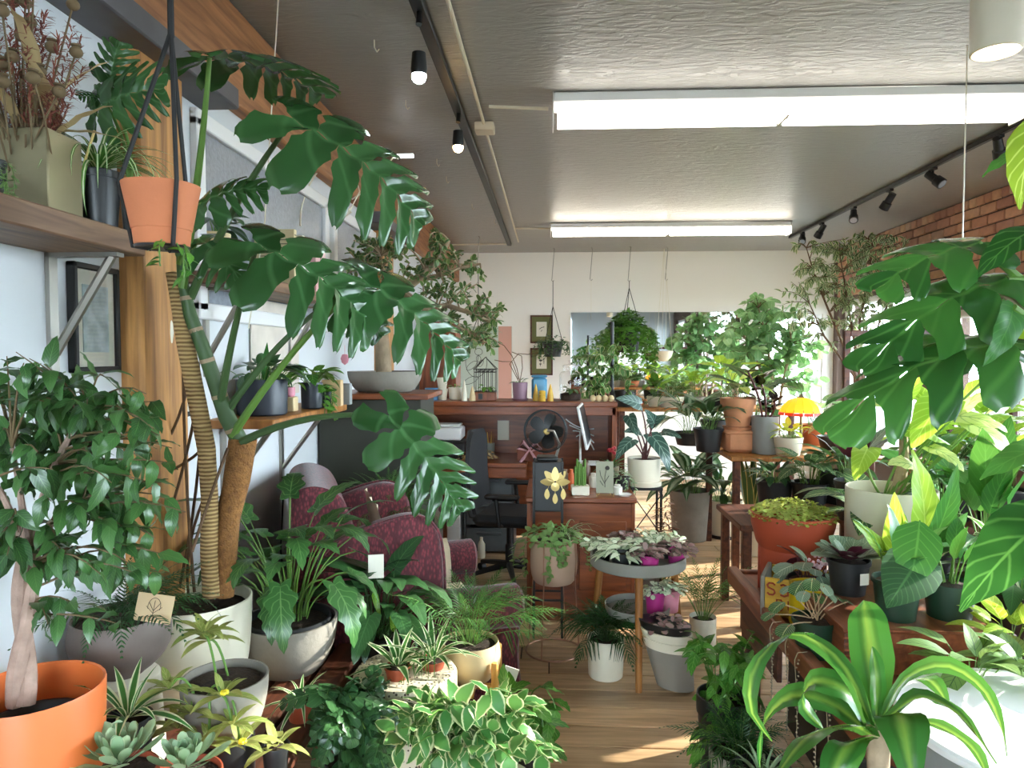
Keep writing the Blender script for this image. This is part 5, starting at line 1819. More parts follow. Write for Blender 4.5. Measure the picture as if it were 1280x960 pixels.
t = thing('hanging_bowl', 'shallow white hanging bowl on thin threads in front of the mirror', 'bowl', p)
obj('bowl', MB().lathe([(0, 0), (.05, .005), (.10, .06), (.12, .13), (.113, .13), (.09, .06), (0, .02)], 24), M['ivory'], t)
for a in (90, 210, 330):
    obj('thread', MB().tube([(.115 * math.cos(R(a)), .115 * math.sin(R(a)), .13), (0, 0, CZ - p.z - .02)], .002, 4), M['ivory'], t)

# back wall: prints, poster, mirror
YB = WB
for i, (x0, x1, y0, y1, lab) in enumerate(((663, 691, 394, 429, 'upper green framed botanical print on the back wall'), (663, 691, 435, 469, 'lower green framed botanical print on the back wall'))):
    a, b_ = at(x0, y1, YB), at(x1, y0, YB)
    w, h = b_.x - a.x, b_.z - a.z
    t = thing('framed_print', lab, 'picture', ((a.x + b_.x) / 2, YB - .012, (a.z + b_.z) / 2))
    m_ = MB()
    for (cx, cz_, dx, dz) in ((0, h / 2 - .01, w, .02), (0, -h / 2 + .01, w, .02), (-w / 2 + .01, 0, .02, h), (w / 2 - .01, 0, .02, h)):
        m_.box((cx, 0, cz_), (dx, .024, dz), b=.003)
    obj('frame', m_, M['benchd'], t)
    obj('mat_board', MB().box((0, .002, 0), (w - .03, .008, h - .03)), plain('green_mat_%d' % i, '#6a6e42', .8), t)
    obj('print', MB().box((.0, -.004, 0), (w * .46, .004, h * .52)), M['paper'], t)
    m_ = MB()
    if i == 0:
        m_.tube([(-.03, -.007, .0), (0, -.007, .02), (.035, -.007, .03)], .004, 4).tube([(-.01, -.007, -.03), (.01, -.007, -.01)], .003, 4)
    else:
        for (cx, cz_, rr) in ((-.012, .015, .022), (-.015, -.03, .016), (.03, .03, .008), (.03, .0, .008)):
            m_.ball((cx, -.006, cz_), rr, 8, sc=(1, .1, .5)); m_.tube([(cx, -.007, cz_), (cx, -.007, cz_ - .03)], .003, 4)
    obj('drawing', m_, M['ink'], t, kind='stuff')
a, b_ = at(566, 500, YB), at(640, 408, YB)
w, h = b_.x - a.x, b_.z - a.z
t = thing('wall_poster', 'pale mint poster with line-drawn flower and pink side band on the back wall', 'poster', ((a.x + b_.x) / 2, YB - .008, (a.z + b_.z) / 2))
obj('sheet', MB().box((0, 0, 0), (w, .008, h)), plain('mint_sheet', '#c3cdbf', .8), t)
obj('pink_band', MB().box((w / 2 - .09, -.005, 0), (.17, .006, h)), plain('pink_sheet', '#d9a696', .8), t)
m_ = MB()
yy = -.006
cx = -w * .06 - .03
m_.tube([(cx + .14 * math.cos(R(a_)), yy, .02 + .20 * math.sin(R(a_))) for a_ in range(-200, 30, 10)], .003, 4)
m_.tube([(cx - .01, yy, -.42), (cx, yy, -.1), (cx + .03, yy, .12)], .003, 4)
for (ox, oz, sx, sz, ro) in ((.03, .15, .05, .045, 0), (-.06, -.03, .085, .035, 40), (.06, .0, .05, .025, 60), (-.07, -.22, .10, .04, 25), (.03, .06, .04, .03, 100)):
    m_.tube([(cx + ox + (sx * math.cos(R(q)) * math.cos(R(ro)) - sz * math.sin(R(q)) * math.sin(R(ro))), yy, oz + (sx * math.cos(R(q)) * math.sin(R(ro)) + sz * math.sin(R(q)) * math.cos(R(ro)))) for q in range(0, 361, 24)], .0028, 4)
obj('flower_drawing', m_, M['ink'], t, kind='stuff')
a, b_ = at(713, 500, YB), at(925, 391, YB)
w = b_.x - a.x
t = thing('wall_mirror', 'wide frameless mirror on the back wall reflecting the shop', 'mirror', ((a.x + b_.x) / 2, YB - .01, 1.55))
obj('glass_plate', MB().box((0, 0, 0), (w, .012, 1.2), b=.003), M['mirror'], t)

# desk things
single('black_printer', MB().box((0, 0, .07), (.36, .30, .14), b=.015).box((0, -.12, .03), (.3, .1, .02), b=.004), M['black'], 'black printer on the desk under the white device', 'printer', (at(556, 560, 5.8).x, 5.83, .753))
single('white_printer', MB().box((0, 0, .06), (.30, .26, .10), b=.012).box((0, .02, .125), (.26, .2, .02), b=.006), M['white'], 'white device stacked on the black printer', 'printer', (at(556, 540, 5.8).x, 5.83, .895))
for i, (px, col, lab) in enumerate(((603, '#bfae90', 'cream cup of pencils on the desk'), (608, '#8e9690', 'grey cup of tools on the desk beside the pencils'))):
    t = thing('pencil_cup', lab, 'cup', (at(px - 4 + 8 * i, 560, 5.85).x, 5.9, .753))
    obj('cup', MB().lathe([(0, 0), (.036, 0), (.04, .11), (.036, .11), (.03, .01), (0, .01)], 16), plain('cupcol_%d' % i, col, .5), t)
    for k in range(5):
        obj('pencil', MB().tube([(.01 * math.cos(k), .01 * math.sin(k), .03), (.03 * math.cos(k * 1.3), .03 * math.sin(k * 1.3), .17 + .01 * k)], .004, 6), M['wax'] if k % 2 else M['oak'], t)
t = thing('dried_flowers', 'heap of dried cream flowers lying on the desk left of the chair', 'flowers', (at(598, 570, 5.7).x, 5.66, .753))
mound(t, [leaf(.04, .03, 'round', 4, 1, 60, 10)], [G['dry']], 130, (0, 0, .0), (.16, .08), .10, 4)
single('paper_notice', MB().box((0, 0, 0), (.10, .004, .17)), M['paper'], 'small white notice taped to the desk back panel', 'notice', (at(629, 540, 6.12).x, 6.128, at(629, 538, 6.12).z))
t = thing('gift_bow', 'pink ribbon bow and basket on the desk right of the office chair', 'bow', (at(662, 575, 5.62).x, 5.66, .753))
obj('basket', MB().box((0, 0, .05), (.2, .14, .10), b=.01), plain('bow_basket', '#8a4a34', .6), t)
m_ = MB()
for s in (-1, 1):
    m_.tube([(0, -.08, .1), (s * .05, -.09, .16), (s * .09, -.09, .11), (s * .02, -.085, .09)], [.008, .018, .016, .008], 8)
    m_.tube([(0, -.08, .1), (s * .04, -.1, .04), (s * .07, -.1, -.0)], [.008, .012, .014], 8)
obj('ribbon', m_, plain('pink_ribbon', '#c9949a', .6), t)
obj('dried_bloom', MB().ball((.0, .0, .14), .05, 10, sc=(1.4, 1, .8)), plain('dusty_bloom', '#7d5a58', .9, bump=1, bscale=60), t)
p = at(735, 580, 5.52)
t = thing('computer_monitor', 'white desktop monitor seen edge-on on the desk', 'monitor', (p.x, 5.52, .753), R(84))
obj('foot', MB().box((.0, 0, .006), (.2, .17, .012), b=.004), M['white'], t)
obj('neck', MB().box((0, .06, .13), (.12, .012, .25), b=.004), M['white'], t)
obj('screen', MB().box((0, 0, 0), (.52, .022, .33), b=.006, M=Matrix.Translation((0, .03, .30)) @ Matrix.Rotation(R(-12), 4, 'X')), M['white'], t)
obj('display', MB().box((0, -.012, .01), (.49, .002, .28), M=Matrix.Translation((0, .03, .30)) @ Matrix.Rotation(R(-12), 4, 'X')), M['black'], t)
t = thing('wall_clutter', 'white cables and small gadgets behind the monitor under the counter', 'cable', (at(722, 545, 6.0).x, 6.05, .753))
for k in range(4):
    obj('cable', MB().tube(qcurve((-.1 + .03 * k, .0, .30 - .05 * k), (.14, -.02, .22 - .06 * k), .03 * (k - 1), 7), .006, 6), M['white'], t)

# mini fridge, drawers, chair
t = thing('mini_fridge', 'white mini fridge with round magnets under the desk', 'fridge', (-.86, 5.82, 0))
obj('body', MB().box((0, 0, .24), (.26, .34, .46), b=.012), M['white'], t)
d_ = obj('door', MB().box((0, -.185, .24), (.26, .03, .44), b=.01), M['white'], t)
for (x, z) in ((-.02, .36), (.06, .35)):
    obj('magnet', MB().lathe([(0, 0), (.025, 0), (.025, .006), (0, .006)], 16, 0, (0, 0, 0), Matrix.Translation((x, -.2, z)) @ Matrix.Rotation(R(90), 4, 'X')), M['black'] if x > 0 else M['lilac'], d_)
t = thing('drawer_tower', 'translucent grey plastic drawer tower under the desk', 'drawers', (-.50, 5.82, 0))
grey = plain('grey_plastic', '#4c4f50', .4)
obj('shell', MB().box((-.195, 0, .33), (.012, .38, .66)).box((.195, 0, .33), (.012, .38, .66)).box((0, 0, .655), (.40, .38, .012)).box((0, .18, .33), (.39, .012, .66)), grey, t)
for k in range(3):
    f_ = obj('drawer', MB().box((0, -.185, .115 + .215 * k), (.37, .012, .19), b=.006).box((0, 0, .03 + .215 * k), (.37, .36, .01)), plain('drawer_front_%d' % k, '#5f6466', .25, var=.2), t)
    obj('drawer_handle', MB().box((0, -.2, .17 + .215 * k), (.2, .02, .02), b=.005), grey, f_)
single('spray_bottle', MB().lathe([(0, 0), (.028, 0), (.03, .01), (.03, .11), (.012, .14), (.012, .165), (0, .165)], 16), M['ivory'], 'white bottle standing before the plastic drawers', 'bottle', (-.55, 5.52, 0))
oc = thing('office_chair', 'black mesh office chair on castors turned to the right of the desk', 'chair', (-.30, 5.0, 0), R(-100))
MBK = plain('black_mesh', (.02, .021, .024), .75, bump=.3, bscale=220)
bk = MB()
vs = []
for i in range(13):
    q = i / 12
    z = .50 + .56 * q
    for j in range(9):
        u = (j - 4) / 4
        w_ = .21 + .03 * math.sin(q * PI)
        if q > .85: w_ *= 1 - .35 * ((q - .85) / .15) ** 2
        vs.append((u * w_, -.25 - .06 * q * q + .05 * u * u - .05 * math.sin(q * PI * 1.2) * .6 + .02, z))
fs = []
for i in range(12):
    for j in range(8):
        fs.append((i * 9 + j, i * 9 + j + 1, (i + 1) * 9 + j + 1, (i + 1) * 9 + j))
nV = len(vs)
vs += [(x, y - .025, z) for x, y, z in vs]
fs += [tuple(nV + k for k in reversed(f)) for f in fs]
rim = [j for j in range(9)] + [i * 9 + 8 for i in range(1, 13)] + [12 * 9 + j for j in range(7, -1, -1)] + [i * 9 for i in range(11, 0, -1)]
fs += [(rim[i], nV + rim[i], nV + rim[(i + 1) % len(rim)], rim[(i + 1) % len(rim)]) for i in range(len(rim))]
obj('backrest', bk.add(vs, fs), MBK, oc)
obj('back_support', MB().tube([(0, -.1, .42), (0, -.28, .44), (0, -.33, .6), (0, -.34, .75)], .022, 8), M['black'], oc)
obj('seat', MB().box((0, .02, .46), (.48, .46, .08), b=.035), MBK, oc)
for s in (-1, 1):
    obj('armrest', MB().tube([(s * .22, .0, .43), (s * .29, .0, .45), (s * .29, -.02, .63)], .014, 8).box((s * .29, .02, .645), (.07, .24, .03), b=.012), M['black'], oc)
obj('gas_lift', MB().tube([(0, 0, .10), (0, 0, .25), (0, 0, .26), (0, 0, .42)], [.028, .028, .018, .018], 12), M['black'], oc)
for k in range(5):
    a = R(72 * k + 20)
    l_ = obj('leg', MB().tube([(0, 0, .11), (.16 * math.cos(a), .16 * math.sin(a), .09), (.30 * math.cos(a), .30 * math.sin(a), .065)], [.026, .02, .014], 8), M['black'], oc)
    obj('castor', MB().tube([(.30 * math.cos(a) - .02 * math.sin(a), .30 * math.sin(a) + .02 * math.cos(a), .028), (.30 * math.cos(a) + .02 * math.sin(a), .30 * math.sin(a) - .02 * math.cos(a), .028)], .028, 12), M['black'], l_)

# black pedestal with fan and lotus ornament
pd = thing('metal_pedestal', 'tall black metal pedestal with a boxed top, in front of the red desk', 'stand', (at(685, 640, 4.0).x, 4.02, 0))
obj('box_top', MB().box((0, 0, .86), (.155, .16, .28), b=.006), M['black'], pd)
for (x, y) in ((-.08, -.08), (.08, -.08), (-.08, .08), (.08, .08)):
    obj('leg', MB().box((x, y, .5), (.012, .012, 1.0)), M['blackm'], pd)
for y in (-.08, .08):
    obj('cross_bar', MB().box((0, y, .22), (.16, .01, .01)), M['blackm'], pd)
fn = thing('desk_fan', 'round dark metal fan with wire cage and brass hub on the black pedestal', 'fan', (at(684, 575, 4.0).x, 4.02, 1.0))
obj('base', MB().box((0, 0, .012), (.12, .12, .024), b=.008), M['blackm'], fn)
obj('yoke', MB().tube([(.05, .0, .02), (.07, -.0, .09), (.035, -.05, .17), (.0, -.055, .175)], .008, 8), M['chrome'], fn)
MF = Matrix.Translation((-.01, -.0, .165)) @ Matrix.Rotation(R(90), 4, 'X') @ Matrix.Rotation(R(10), 4, 'Y')
cg = MB()
Rf = .122
for q in (-.035, .035):
    cg.tube([MF @ Vector((Rf * .98 * math.cos(R(a_)), Rf * .98 * math.sin(R(a_)), q * .6)) for a_ in range(0, 361, 10)], .0035, 6)
for k in range(76):
    a_ = 2 * PI * k / 76
    cg.tube([MF @ Vector((.02 * math.cos(a_), .02 * math.sin(a_), .04)), MF @ Vector((.08 * math.cos(a_ + .1), .08 * math.sin(a_ + .1), .036)), MF @ Vector((Rf * math.cos(a_ + .2), Rf * math.sin(a_ + .2), .018))], .0016, 3, cap=False)
obj('cage', cg, M['blackm'], fn, kind='stuff')
for k in range(5):
    a_ = 2 * PI * k / 5
    poly = smooth_poly([(.015, -.01), (.05, -.045), (.10, -.04), (.105, .02), (.06, .035), (.015, .012)], 2)
    obj('blade', MB().prism(poly, .002, M=MF @ Matrix.Rotation(a_, 4, 'Z') @ Matrix.Translation((0, 0, .0)) @ Matrix.Rotation(R(18), 4, 'X')), M['blackm'], fn)
obj('motor', MB().lathe([(0, -.06), (.03, -.058), (.04, -.03), (.04, -.02), (0, -.02)], 20, 0, (0, 0, 0), MF), M['blackm'], fn)
obj('hub', MB().lathe([(0, .048), (.014, .047), (.018, .042), (.018, .0), (0, .0)], 18, 0, (0, 0, 0), MF), M['brassflat'], fn)
lo = thing('lotus_ornament', 'pale brass lotus ornament with dangling petals on the front of the black pedestal', 'ornament', (at(694, 605, 3.9).x, 3.925, at(694, 605, 3.9).z))
pet_poly = smooth_poly([(0, 0), (.02, .025), (.022, .05), (0, .095), (-.022, .05), (-.02, .025)], 2)
RX = Matrix.Rotation(R(90), 4, 'X')
for k, a_ in enumerate((-72, -36, 0, 36, 72)):
    obj('petal', MB().prism(pet_poly, .003, M=Matrix.Translation((0, 0, .005)) @ RX @ Matrix.Rotation(R(-a_ * 1.25), 4, 'Z') @ Matrix.Rotation(R(-12), 4, 'X')), M['brassflat'], lo)
obj('disc', MB().lathe([(0, 0), (.024, 0), (.024, .004), (0, .006)], 20, 0, (0, 0, 0), Matrix.Translation((0, -.004, -.02)) @ RX), M['brassflat'], lo)
for x, z in ((-.045, -.05), (0, -.075), (.045, -.05)):
    p_ = obj('pendant', MB().prism([(u * .7, v * .75) for u, v in pet_poly], .002, M=Matrix.Translation((x, 0, z - .045)) @ RX), M['brassflat'], lo)
    obj('link', MB().tube([(x, 0, z + .01), (x * .6, 0, .0)], .0012, 4), M['brassflat'], p_)

# peninsula desk
pen = thing('writing_desk', 'low reddish wooden desk end in the middle of the shop, covered with small things', 'desk', (.175, 4.52, 0))
ZD = .75
obj('desk_top', MB().box((0, 0, ZD - .015), (.66, .66, .03), b=.006), M['desk'], pen)
obj('front_panel', MB().box((0, -.30, .36), (.60, .02, .71), b=.003), M['desk'], pen)
obj('inset_panel', MB().box((.13, -.312, .40), (.28, .01, .42), b=.004), M['desk'], pen)
for x in (-.31, .31):
    obj('side_panel', MB().box((x, 0, .36), (.022, .62, .71), b=.003), M['deskv'], pen)
t = thing('lucky_bamboo', 'straight lucky bamboo stalks in a white square pot on the low desk', 'plant', (at(725, 620, 4.3).x, 4.30, ZD))
obj('pot', MB().box((0, 0, .028), (.11, .09, .056), b=.006), M['ivory'], t)
for k in range(6):
    x, y, h = -.03 + .012 * k, -.01 + .02 * (k % 2), .17 + .03 * ((k * 7) % 4) / 2
    m_ = MB().tube([(x, y, .03), (x, y, h)], .0065, 8)
    for j in range(1, 4):
        m_.tube([(x, y, .03 + (h - .03) * j / 4 - .002), (x, y, .03 + (h - .03) * j / 4 + .002)], .0078, 8)
    obj('stalk', m_, M['stem'], t)
t = thing('card_holder', 'botanical greeting card on a brass wire easel on the low desk', 'card', (at(756, 622, 4.28).x, 4.27, ZD))
obj('card', MB().box((0, 0, .11), (.105, .004, .19), M=Matrix.Rotation(R(-8), 4, 'X')), plain('grey_green_card', '#9a9a84', .7), t)
m_ = MB()
MT = Matrix.Rotation(R(-8), 4, 'X')
for pts in ([(0, .05), (.0, .11), (.01, .16)], [(0, .07), (-.025, .12), (-.03, .15)], [(.0, .08), (.025, .12)], [(-.01, .06), (-.03, .09)]):
    m_.tube([MT @ Vector((x, -.003, z)) for x, z in pts], .0018, 4)
m_.ball(MT @ Vector((.015, -.003, .165)), .014, 8, sc=(1, .15, 1))
obj('flower_drawing', m_, M['ink'], t, kind='stuff')
obj('easel', MB().tube([(-.05, .02, .0), (-.05, -.03, .0), (-.05, -.03, .02)], .002, 5).tube([(.05, .02, .0), (.05, -.03, .0), (.05, -.03, .02)], .002, 5).tube([(-.05, .02, 0), (.05, .02, 0)], .002, 5).tube([(-.04, .02, 0), (0, .03, .05), (.04, .02, 0)], .002, 5), M['brassflat'], t)
single('white_dish', MB().lathe([(0, 0), (.03, 0), (.045, .012), (.042, .013), (.028, .006), (0, .006)], 20), M['white'], 'small white dish at the front right corner of the low desk', 'dish', (at(781, 621, 4.26).x, 4.27, ZD))
pl = potted('bromeliad_plant', 'green bromeliad with a red bloom on the low desk', 764, 610, 583, 20, 4.72, 'cyl', M['ivory'], z=ZD)
rosette(pl, [leaf(.16, .026, 'strap', 7, 2, b, 20, sd=b) for b in (60, 90)], [G['broad']], 18, pl['_z'], 78, 15, .008, .6, 1.05, 4)
fm = MB()
for k in range(7):
    fm.ball((.02 * math.cos(k), .02 * math.sin(k), pl['_z'] + .10 + .006 * k), .012, 6)
obj('bloom', fm, plain('red_bloom', '#b8323a', .5), pl)
pl = potted('trailing_plant', 'silver trailing plant in a black pot at the right of the low desk', 776, 618, 596, 22, 4.5, 'taper', M['nursery'], z=ZD)
mound(pl, T_lit, [G['succulent']], 60, (0, 0, pl['_z']), (.06, .06), .06, 3)
vines(pl, [((.04 * math.cos(a), .04 * math.sin(a), pl['_z']), (math.cos(a), math.sin(a), .3)) for a in (-2, -1.2, -.4, .4)], T_lit, [G['succulent']], M['stem'], 10, 4, (.08, .14), .05)
for i, (px, Y, h, r, col, lab) in enumerate(((714, 4.45, .13, .02, '#e0662a', 'orange marker bottle on the low desk'), (706, 4.5, .12, .025, '#8a7a60', 'brown jar on the low desk beside the pedestal'), (742, 4.55, .09, .03, '#cfc8b8', 'white mug on the low desk behind the card'),
                                             (732, 4.62, .16, .03, '#5a3a24', 'tall brown bottle on the low desk'), (772, 4.32, .06, .03, '#dcd8cc', 'white tape roll on the low desk'))):
    single('desk_jar', MB().lathe([(0, 0), (r, 0), (r, h * .75), (r * .6, h * .85), (r * .6, h), (0, h)], 16), plain('jarcol_%d' % i, col, .4), lab, 'jar', (at(px, 600, Y).x, Y, ZD))

# ------------------------------------------------------------------ MIDDLE: stands and pots on the floor
cs = thing('wire_planter', 'copper wire plant stand with a pinkish pot of ivy and spider plant', 'plant', (at(692, 800, 3.78).x, 3.78, 0))
zt = at(692, 672, 3.78).z
rr = .118
for zz, r_ in ((.006, .15), (zt - .01, rr + .006)):
    obj('ring', MB().tube([(r_ * math.cos(R(a_)), r_ * math.sin(R(a_)), zz) for a_ in range(0, 361, 12)], .005, 6), M['copper'], cs)
for k in range(4):
    a_ = R(45 + 90 * k + 20)
    obj('leg', MB().tube([(.15 * math.cos(a_), .15 * math.sin(a_), .006), ((rr + .006) * math.cos(a_), (rr + .006) * math.sin(a_), zt - .23), ((rr + .006) * math.cos(a_), (rr + .006) * math.sin(a_), zt - .01)], .004, 6), M['copper'], cs)
pm = pot_mb(rr, rr * .95, .235, 'round' if False else 'tub')
o = obj('pot', pm, plain('pinkish_pot', '#c9a78e', .55, var=.06), cs, (0, 0, zt - .235))
obj('soil', MB().lathe([(rr * .93, 0), (0, .006)], 20), SOIL, cs, (0, 0, zt - .025))
T_iv = [leaf(.036, .03, 'heart', 5, 1, 30, 8, sd=i) for i in range(2)]
mound(cs, T_iv, [G['ivy']], 190, (-.01, -.01, zt - .02), (.16, .14), .10, 5, .8, 1.3)
vines(cs, [((rr * math.cos(a), rr * math.sin(a), zt), (math.cos(a), math.sin(a), .4)) for a in (-2.6, -1.7, -1.5, -1.3, -.4, .2, 3.0)], T_iv, [G['ivy']], M['stem'], 14, 6, (.12, .26), .06)
rosette(cs, [leaf(.30, .016, 'grass', 10, 2, b, 14, sd=b) for b in (110, 140)], [G['spider']], 14, zt - .02, 75, 35, .01, .7, 1.05, 3, c=(.05, .03), arc=(-1.6, 1.8))

tr = thing('round_tray_table', 'round grey tray table on three wooden legs filled with small fittonia pots', 'table', (at(797, 705, 3.6).x, 3.6, 0))
ZT = .545
grayw = plain('grey_tray', '#8c8a80', .55, var=.1)
obj('tray', MB().lathe([(0, ZT - .012), (.235, ZT - .012), (.24, ZT - .008), (.24, ZT + .048), (.23, ZT + .048), (.23, ZT), (0, ZT)], 48), grayw, tr)
obj('lower_tray', MB().lathe([(0, .29), (.16, .29), (.165, .33), (.16, .33), (.155, .30), (0, .30)], 36), grayw, tr)
for k, a_ in enumerate((-95, 25, 145)):
    x, y = math.cos(R(a_)), math.sin(R(a_))
    obj('leg', MB().tube([(x * .27, y * .27, 0), (x * .215, y * .215, ZT - .012)], [.016, .02], 10), M['oak'], tr)
T_ft = [leaf(.045, .033, 'round', 4, 1, 30, 12, sd=i) for i in range(2)]
T_ftl = [leaf(.085, .042, 'ovate', 6, 2, 40, 14, sd=i) for i in range(2)]
for i, (px, dy, potm, leafm, big, lab) in enumerate(((752, -.03, 'nursery', 'fitt', 0, 'white veined fittonia in a black pot at the left of the round tray'), (776, -.13, 'nursery', 'fitt', 1, 'larger leafed white fittonia at the front left of the round tray'),
                                                    (812, -.16, 'magenta', 'fittpink', 0, 'pink-grey fittonia in a magenta pot at the front of the round tray'), (846, -.06, 'magenta', 'fittpink', 0, 'pink fittonia in a magenta pot at the right of the round tray'),
                                                    (779, .10, 'nursery', 'fittpink', 0, 'dark pink fittonia at the back left of the round tray'), (806, .13, 'nursery', 'fitt', 0, 'pale fittonia in the middle back of the round tray'), (832, .10, 'nursery', 'fitt', 0, 'cream fittonia at the back right of the round tray'),
                                                    (797, -.02, 'nursery', 'fitt', 0, 'bright white fittonia in the middle of the round tray'))):
    Y = 3.6 + dy
    x = at(px, 700, Y).x
    t = thing('fittonia_plant', lab, 'plant', (x, Y, ZT), 0, 'fittonias on the round tray')
    obj('pot', pot_mb(.048, .038, .085, 'nursery', 20), M[potm], t)
    obj('soil', MB().lathe([(.042, .07), (0, .072)], 14), SOIL, t)
    mound(t, T_ftl if big else T_ft, [G[leafm]], 46 if big else 80, (0, 0, .075), (.075, .075), .06, 10 + i, .8, 1.15)
for i, (px, z0, potm, lab) in enumerate(((818, .30, 'magenta', 'purple pot with white plant on the lower tier under the tray'), (838, .30, 'pink', 'pale pink pot with a plant on the lower tier under the tray'))):
    t = thing('fittonia_plant', lab, 'plant', (at(px, 740, 3.58).x, 3.56 + .03 * i, z0), 0, 'fittonias on the round tray')
    obj('pot', pot_mb(.05, .04, .11, 'taper', 20), M[potm], t)
    mound(t, T_ft, [G['fitt']], 50, (0, 0, .10), (.06, .06), .05, 30 + i, .7, 1)

# stack of nested oval pots
ov = thing('pot_stack', 'leaning stack of nested oval pots, grey and white, under the round tray', 'pot', (at(843, 842, 3.4).x, 3.36, 0), R(4))
M['greyw'] = plain('warm_grey_pot', '#8f897f', .5)
TL = Matrix(((1, 0, -.17, 0), (0, 1, 0, 0), (-.14, 0, 1, .008), (0, 0, 0, 1)))
for (m_, pr) in (('greyw', [(0, .009), (.055, .009), (.075, .012), (.098, .21), (.09, .21), (0, .1)]), ('ivory', [(.085, .19), (.098, .2), (.103, .245), (.095, .245), (0, .2)]),
                 ('ivory', [(.09, .235), (.101, .25), (.105, .285), (.097, .285), (0, .24)]), ('nursery', [(.09, .275), (.102, .29), (.106, .325), (.098, .325), (0, .29)])):
    obj('oval_pot', MB().lathe(pr, 36, 0, (0, 0, 0), TL, 1.18, .85), M[m_], ov)
mound(ov, T_ft, [G['fittpink']], 46, (-.055, 0, .31), (.09, .07), .06, 41, .7, 1.1)

T_palm = [frond_tpl(.30, .20, 13, b, .009, 14, .9, 30, .0016, 25, sd=i, start=.32) for i, b in enumerate((45, 70, 95))]
pl = potted('parlour_palm', 'dense dark parlour palm in a plain white pot on the floor', 757, 842, 796, 46, 3.5, 'cyl', M['ivory'], taper=.93, z=0.0)
pl.location.z = 0.0
rosette(pl, T_palm, [G['ferndark'], M['stemd']], 46, pl['_z'], 80, 25, .02, .65, 1.0, 5, 'frond')
pl = potted('parlour_palm', 'light airy palm in a white pot with saucer right of the tray table', 878, 820, 770, 33, 3.76, 'cyl', M['ivory'], taper=.97, z=0.0)
obj('saucer', MB().lathe([(0, -.0), (.074, 0), (.076, .025), (0, .025)], 24), M['ivory'], pl)
rosette(pl, [frond_tpl(.42, .22, 12, b, .006, 14, .9, 30, .0016, 25, sd=i, start=.4) for i, b in enumerate((30, 60))], [G['fern'], M['stem']], 30, pl['_z'], 85, 45, .02, .6, 1.0, 6, 'frond')

# black stand with cream pot
bs = thing('metal_stand', 'square black metal stand carrying the cream pot of dark alocasia', 'stand', (at(806, 640, 4.62).x, 4.62, 0))
zt = .755
obj('top_plate', MB().box((0, 0, zt - .01), (.2, .2, .02), b=.003), M['blackm'], bs)
for (x, y) in ((-.09, -.09), (.09, -.09), (-.09, .09), (.09, .09)):
    obj('leg', MB().box((x, y, zt / 2), (.014, .014, zt)), M['blackm'], bs)
obj('lattice', MB().tube([(-.09, -.09, zt - .05), (.09, -.09, zt - .3)], .004, 5).tube([(.09, -.09, zt - .05), (-.09, -.09, zt - .3)], .004, 5).tube([(-.09, -.09, zt - .3), (.09, -.09, zt - .3)], .004, 5), M['blackm'], bs)
pl = potted('alocasia_plant', 'dark silver-veined alocasia in a cream pot on the black metal stand', 805, 607, 572, 42, 4.62, 'cyl', M['cream'], taper=.92, z=zt)
obj('saucer', MB().lathe([(0, 0), (.11, 0), (.112, .03), (0, .03)], 28), M['cream'], pl)
T_al = [leaf(.24, .15, 'arrow', 9, 3, 40, 8, wave=.03, sd=1), leaf(.24, .15, 'arrow', 9, 3, 60, 8, sd=2)]
for i, (b, tt, up) in enumerate((((800, 505), (770, 498), (.1, -.9, .4)), ((786, 520), (797, 545), (-.2, -.9, .4)), ((818, 530), (806, 512), (.2, -.9, .2)), ((815, 545), (836, 590), (.4, -.8, .4)), ((828, 540), (852, 548), (.2, -.8, .6)),
                                 ((790, 550), (770, 575), (-.3, -.8, .5)), ((812, 530), (832, 520), (.2, -.9, .3)), ((800, 540), (780, 540), (-.2, -.9, .5)))):
    Yb = 4.62 + .06 * math.sin(i * 2.1)
    hero(pl, T_al[i % 2], [G['alocasia']], at(b[0], b[1], Yb), at(tt[0], tt[1], Yb - .1), up, wscale=1.1)
    obj('leaf_stalk', MB().tube(qcurve((.01 * math.cos(i), .01 * math.sin(i), pl['_z']), loc(pl, b[0], b[1], Yb), .02, 6, (math.cos(i), math.sin(i), .3)), .005, 6), M['stemr'], pl)
single('basin', pot_mb(.13, .115, .13, 'cyl'), M['greypot'], 'dark grey basin on the floor under the black metal stand', 'pot', (at(805, 660, 4.6).x - .0, 4.62, 0))
t = thing('dried_garland', 'dried hanging garland with pale pods beside the black metal stand', 'garland', (at(832, 600, 4.55).x, 4.55, .02))
mound(t, [leaf(.06, .012, 'lance', 4, 1, 40, 10)], [plain('dry_brown', '#5c4232', .9)], 170, (0, 0, .36), (.05, .05), .36, 4, .6, 1.2)
mound(t, [leaf(.06, .012, 'lance', 4, 1, 40, 10)], [plain('dry_brown2', '#4c3a2a', .9)], 120, (0, 0, .05), (.04, .05), .4, 5, .6, 1.2)
for k in range(5):
    obj('pod', MB().ball((.03 * math.cos(k * 2), -.04, .10 + .05 * k), .013, 8), M['wax'], t)


# ------------------------------------------------------------------ generic growers for the many table plants
KT = {}


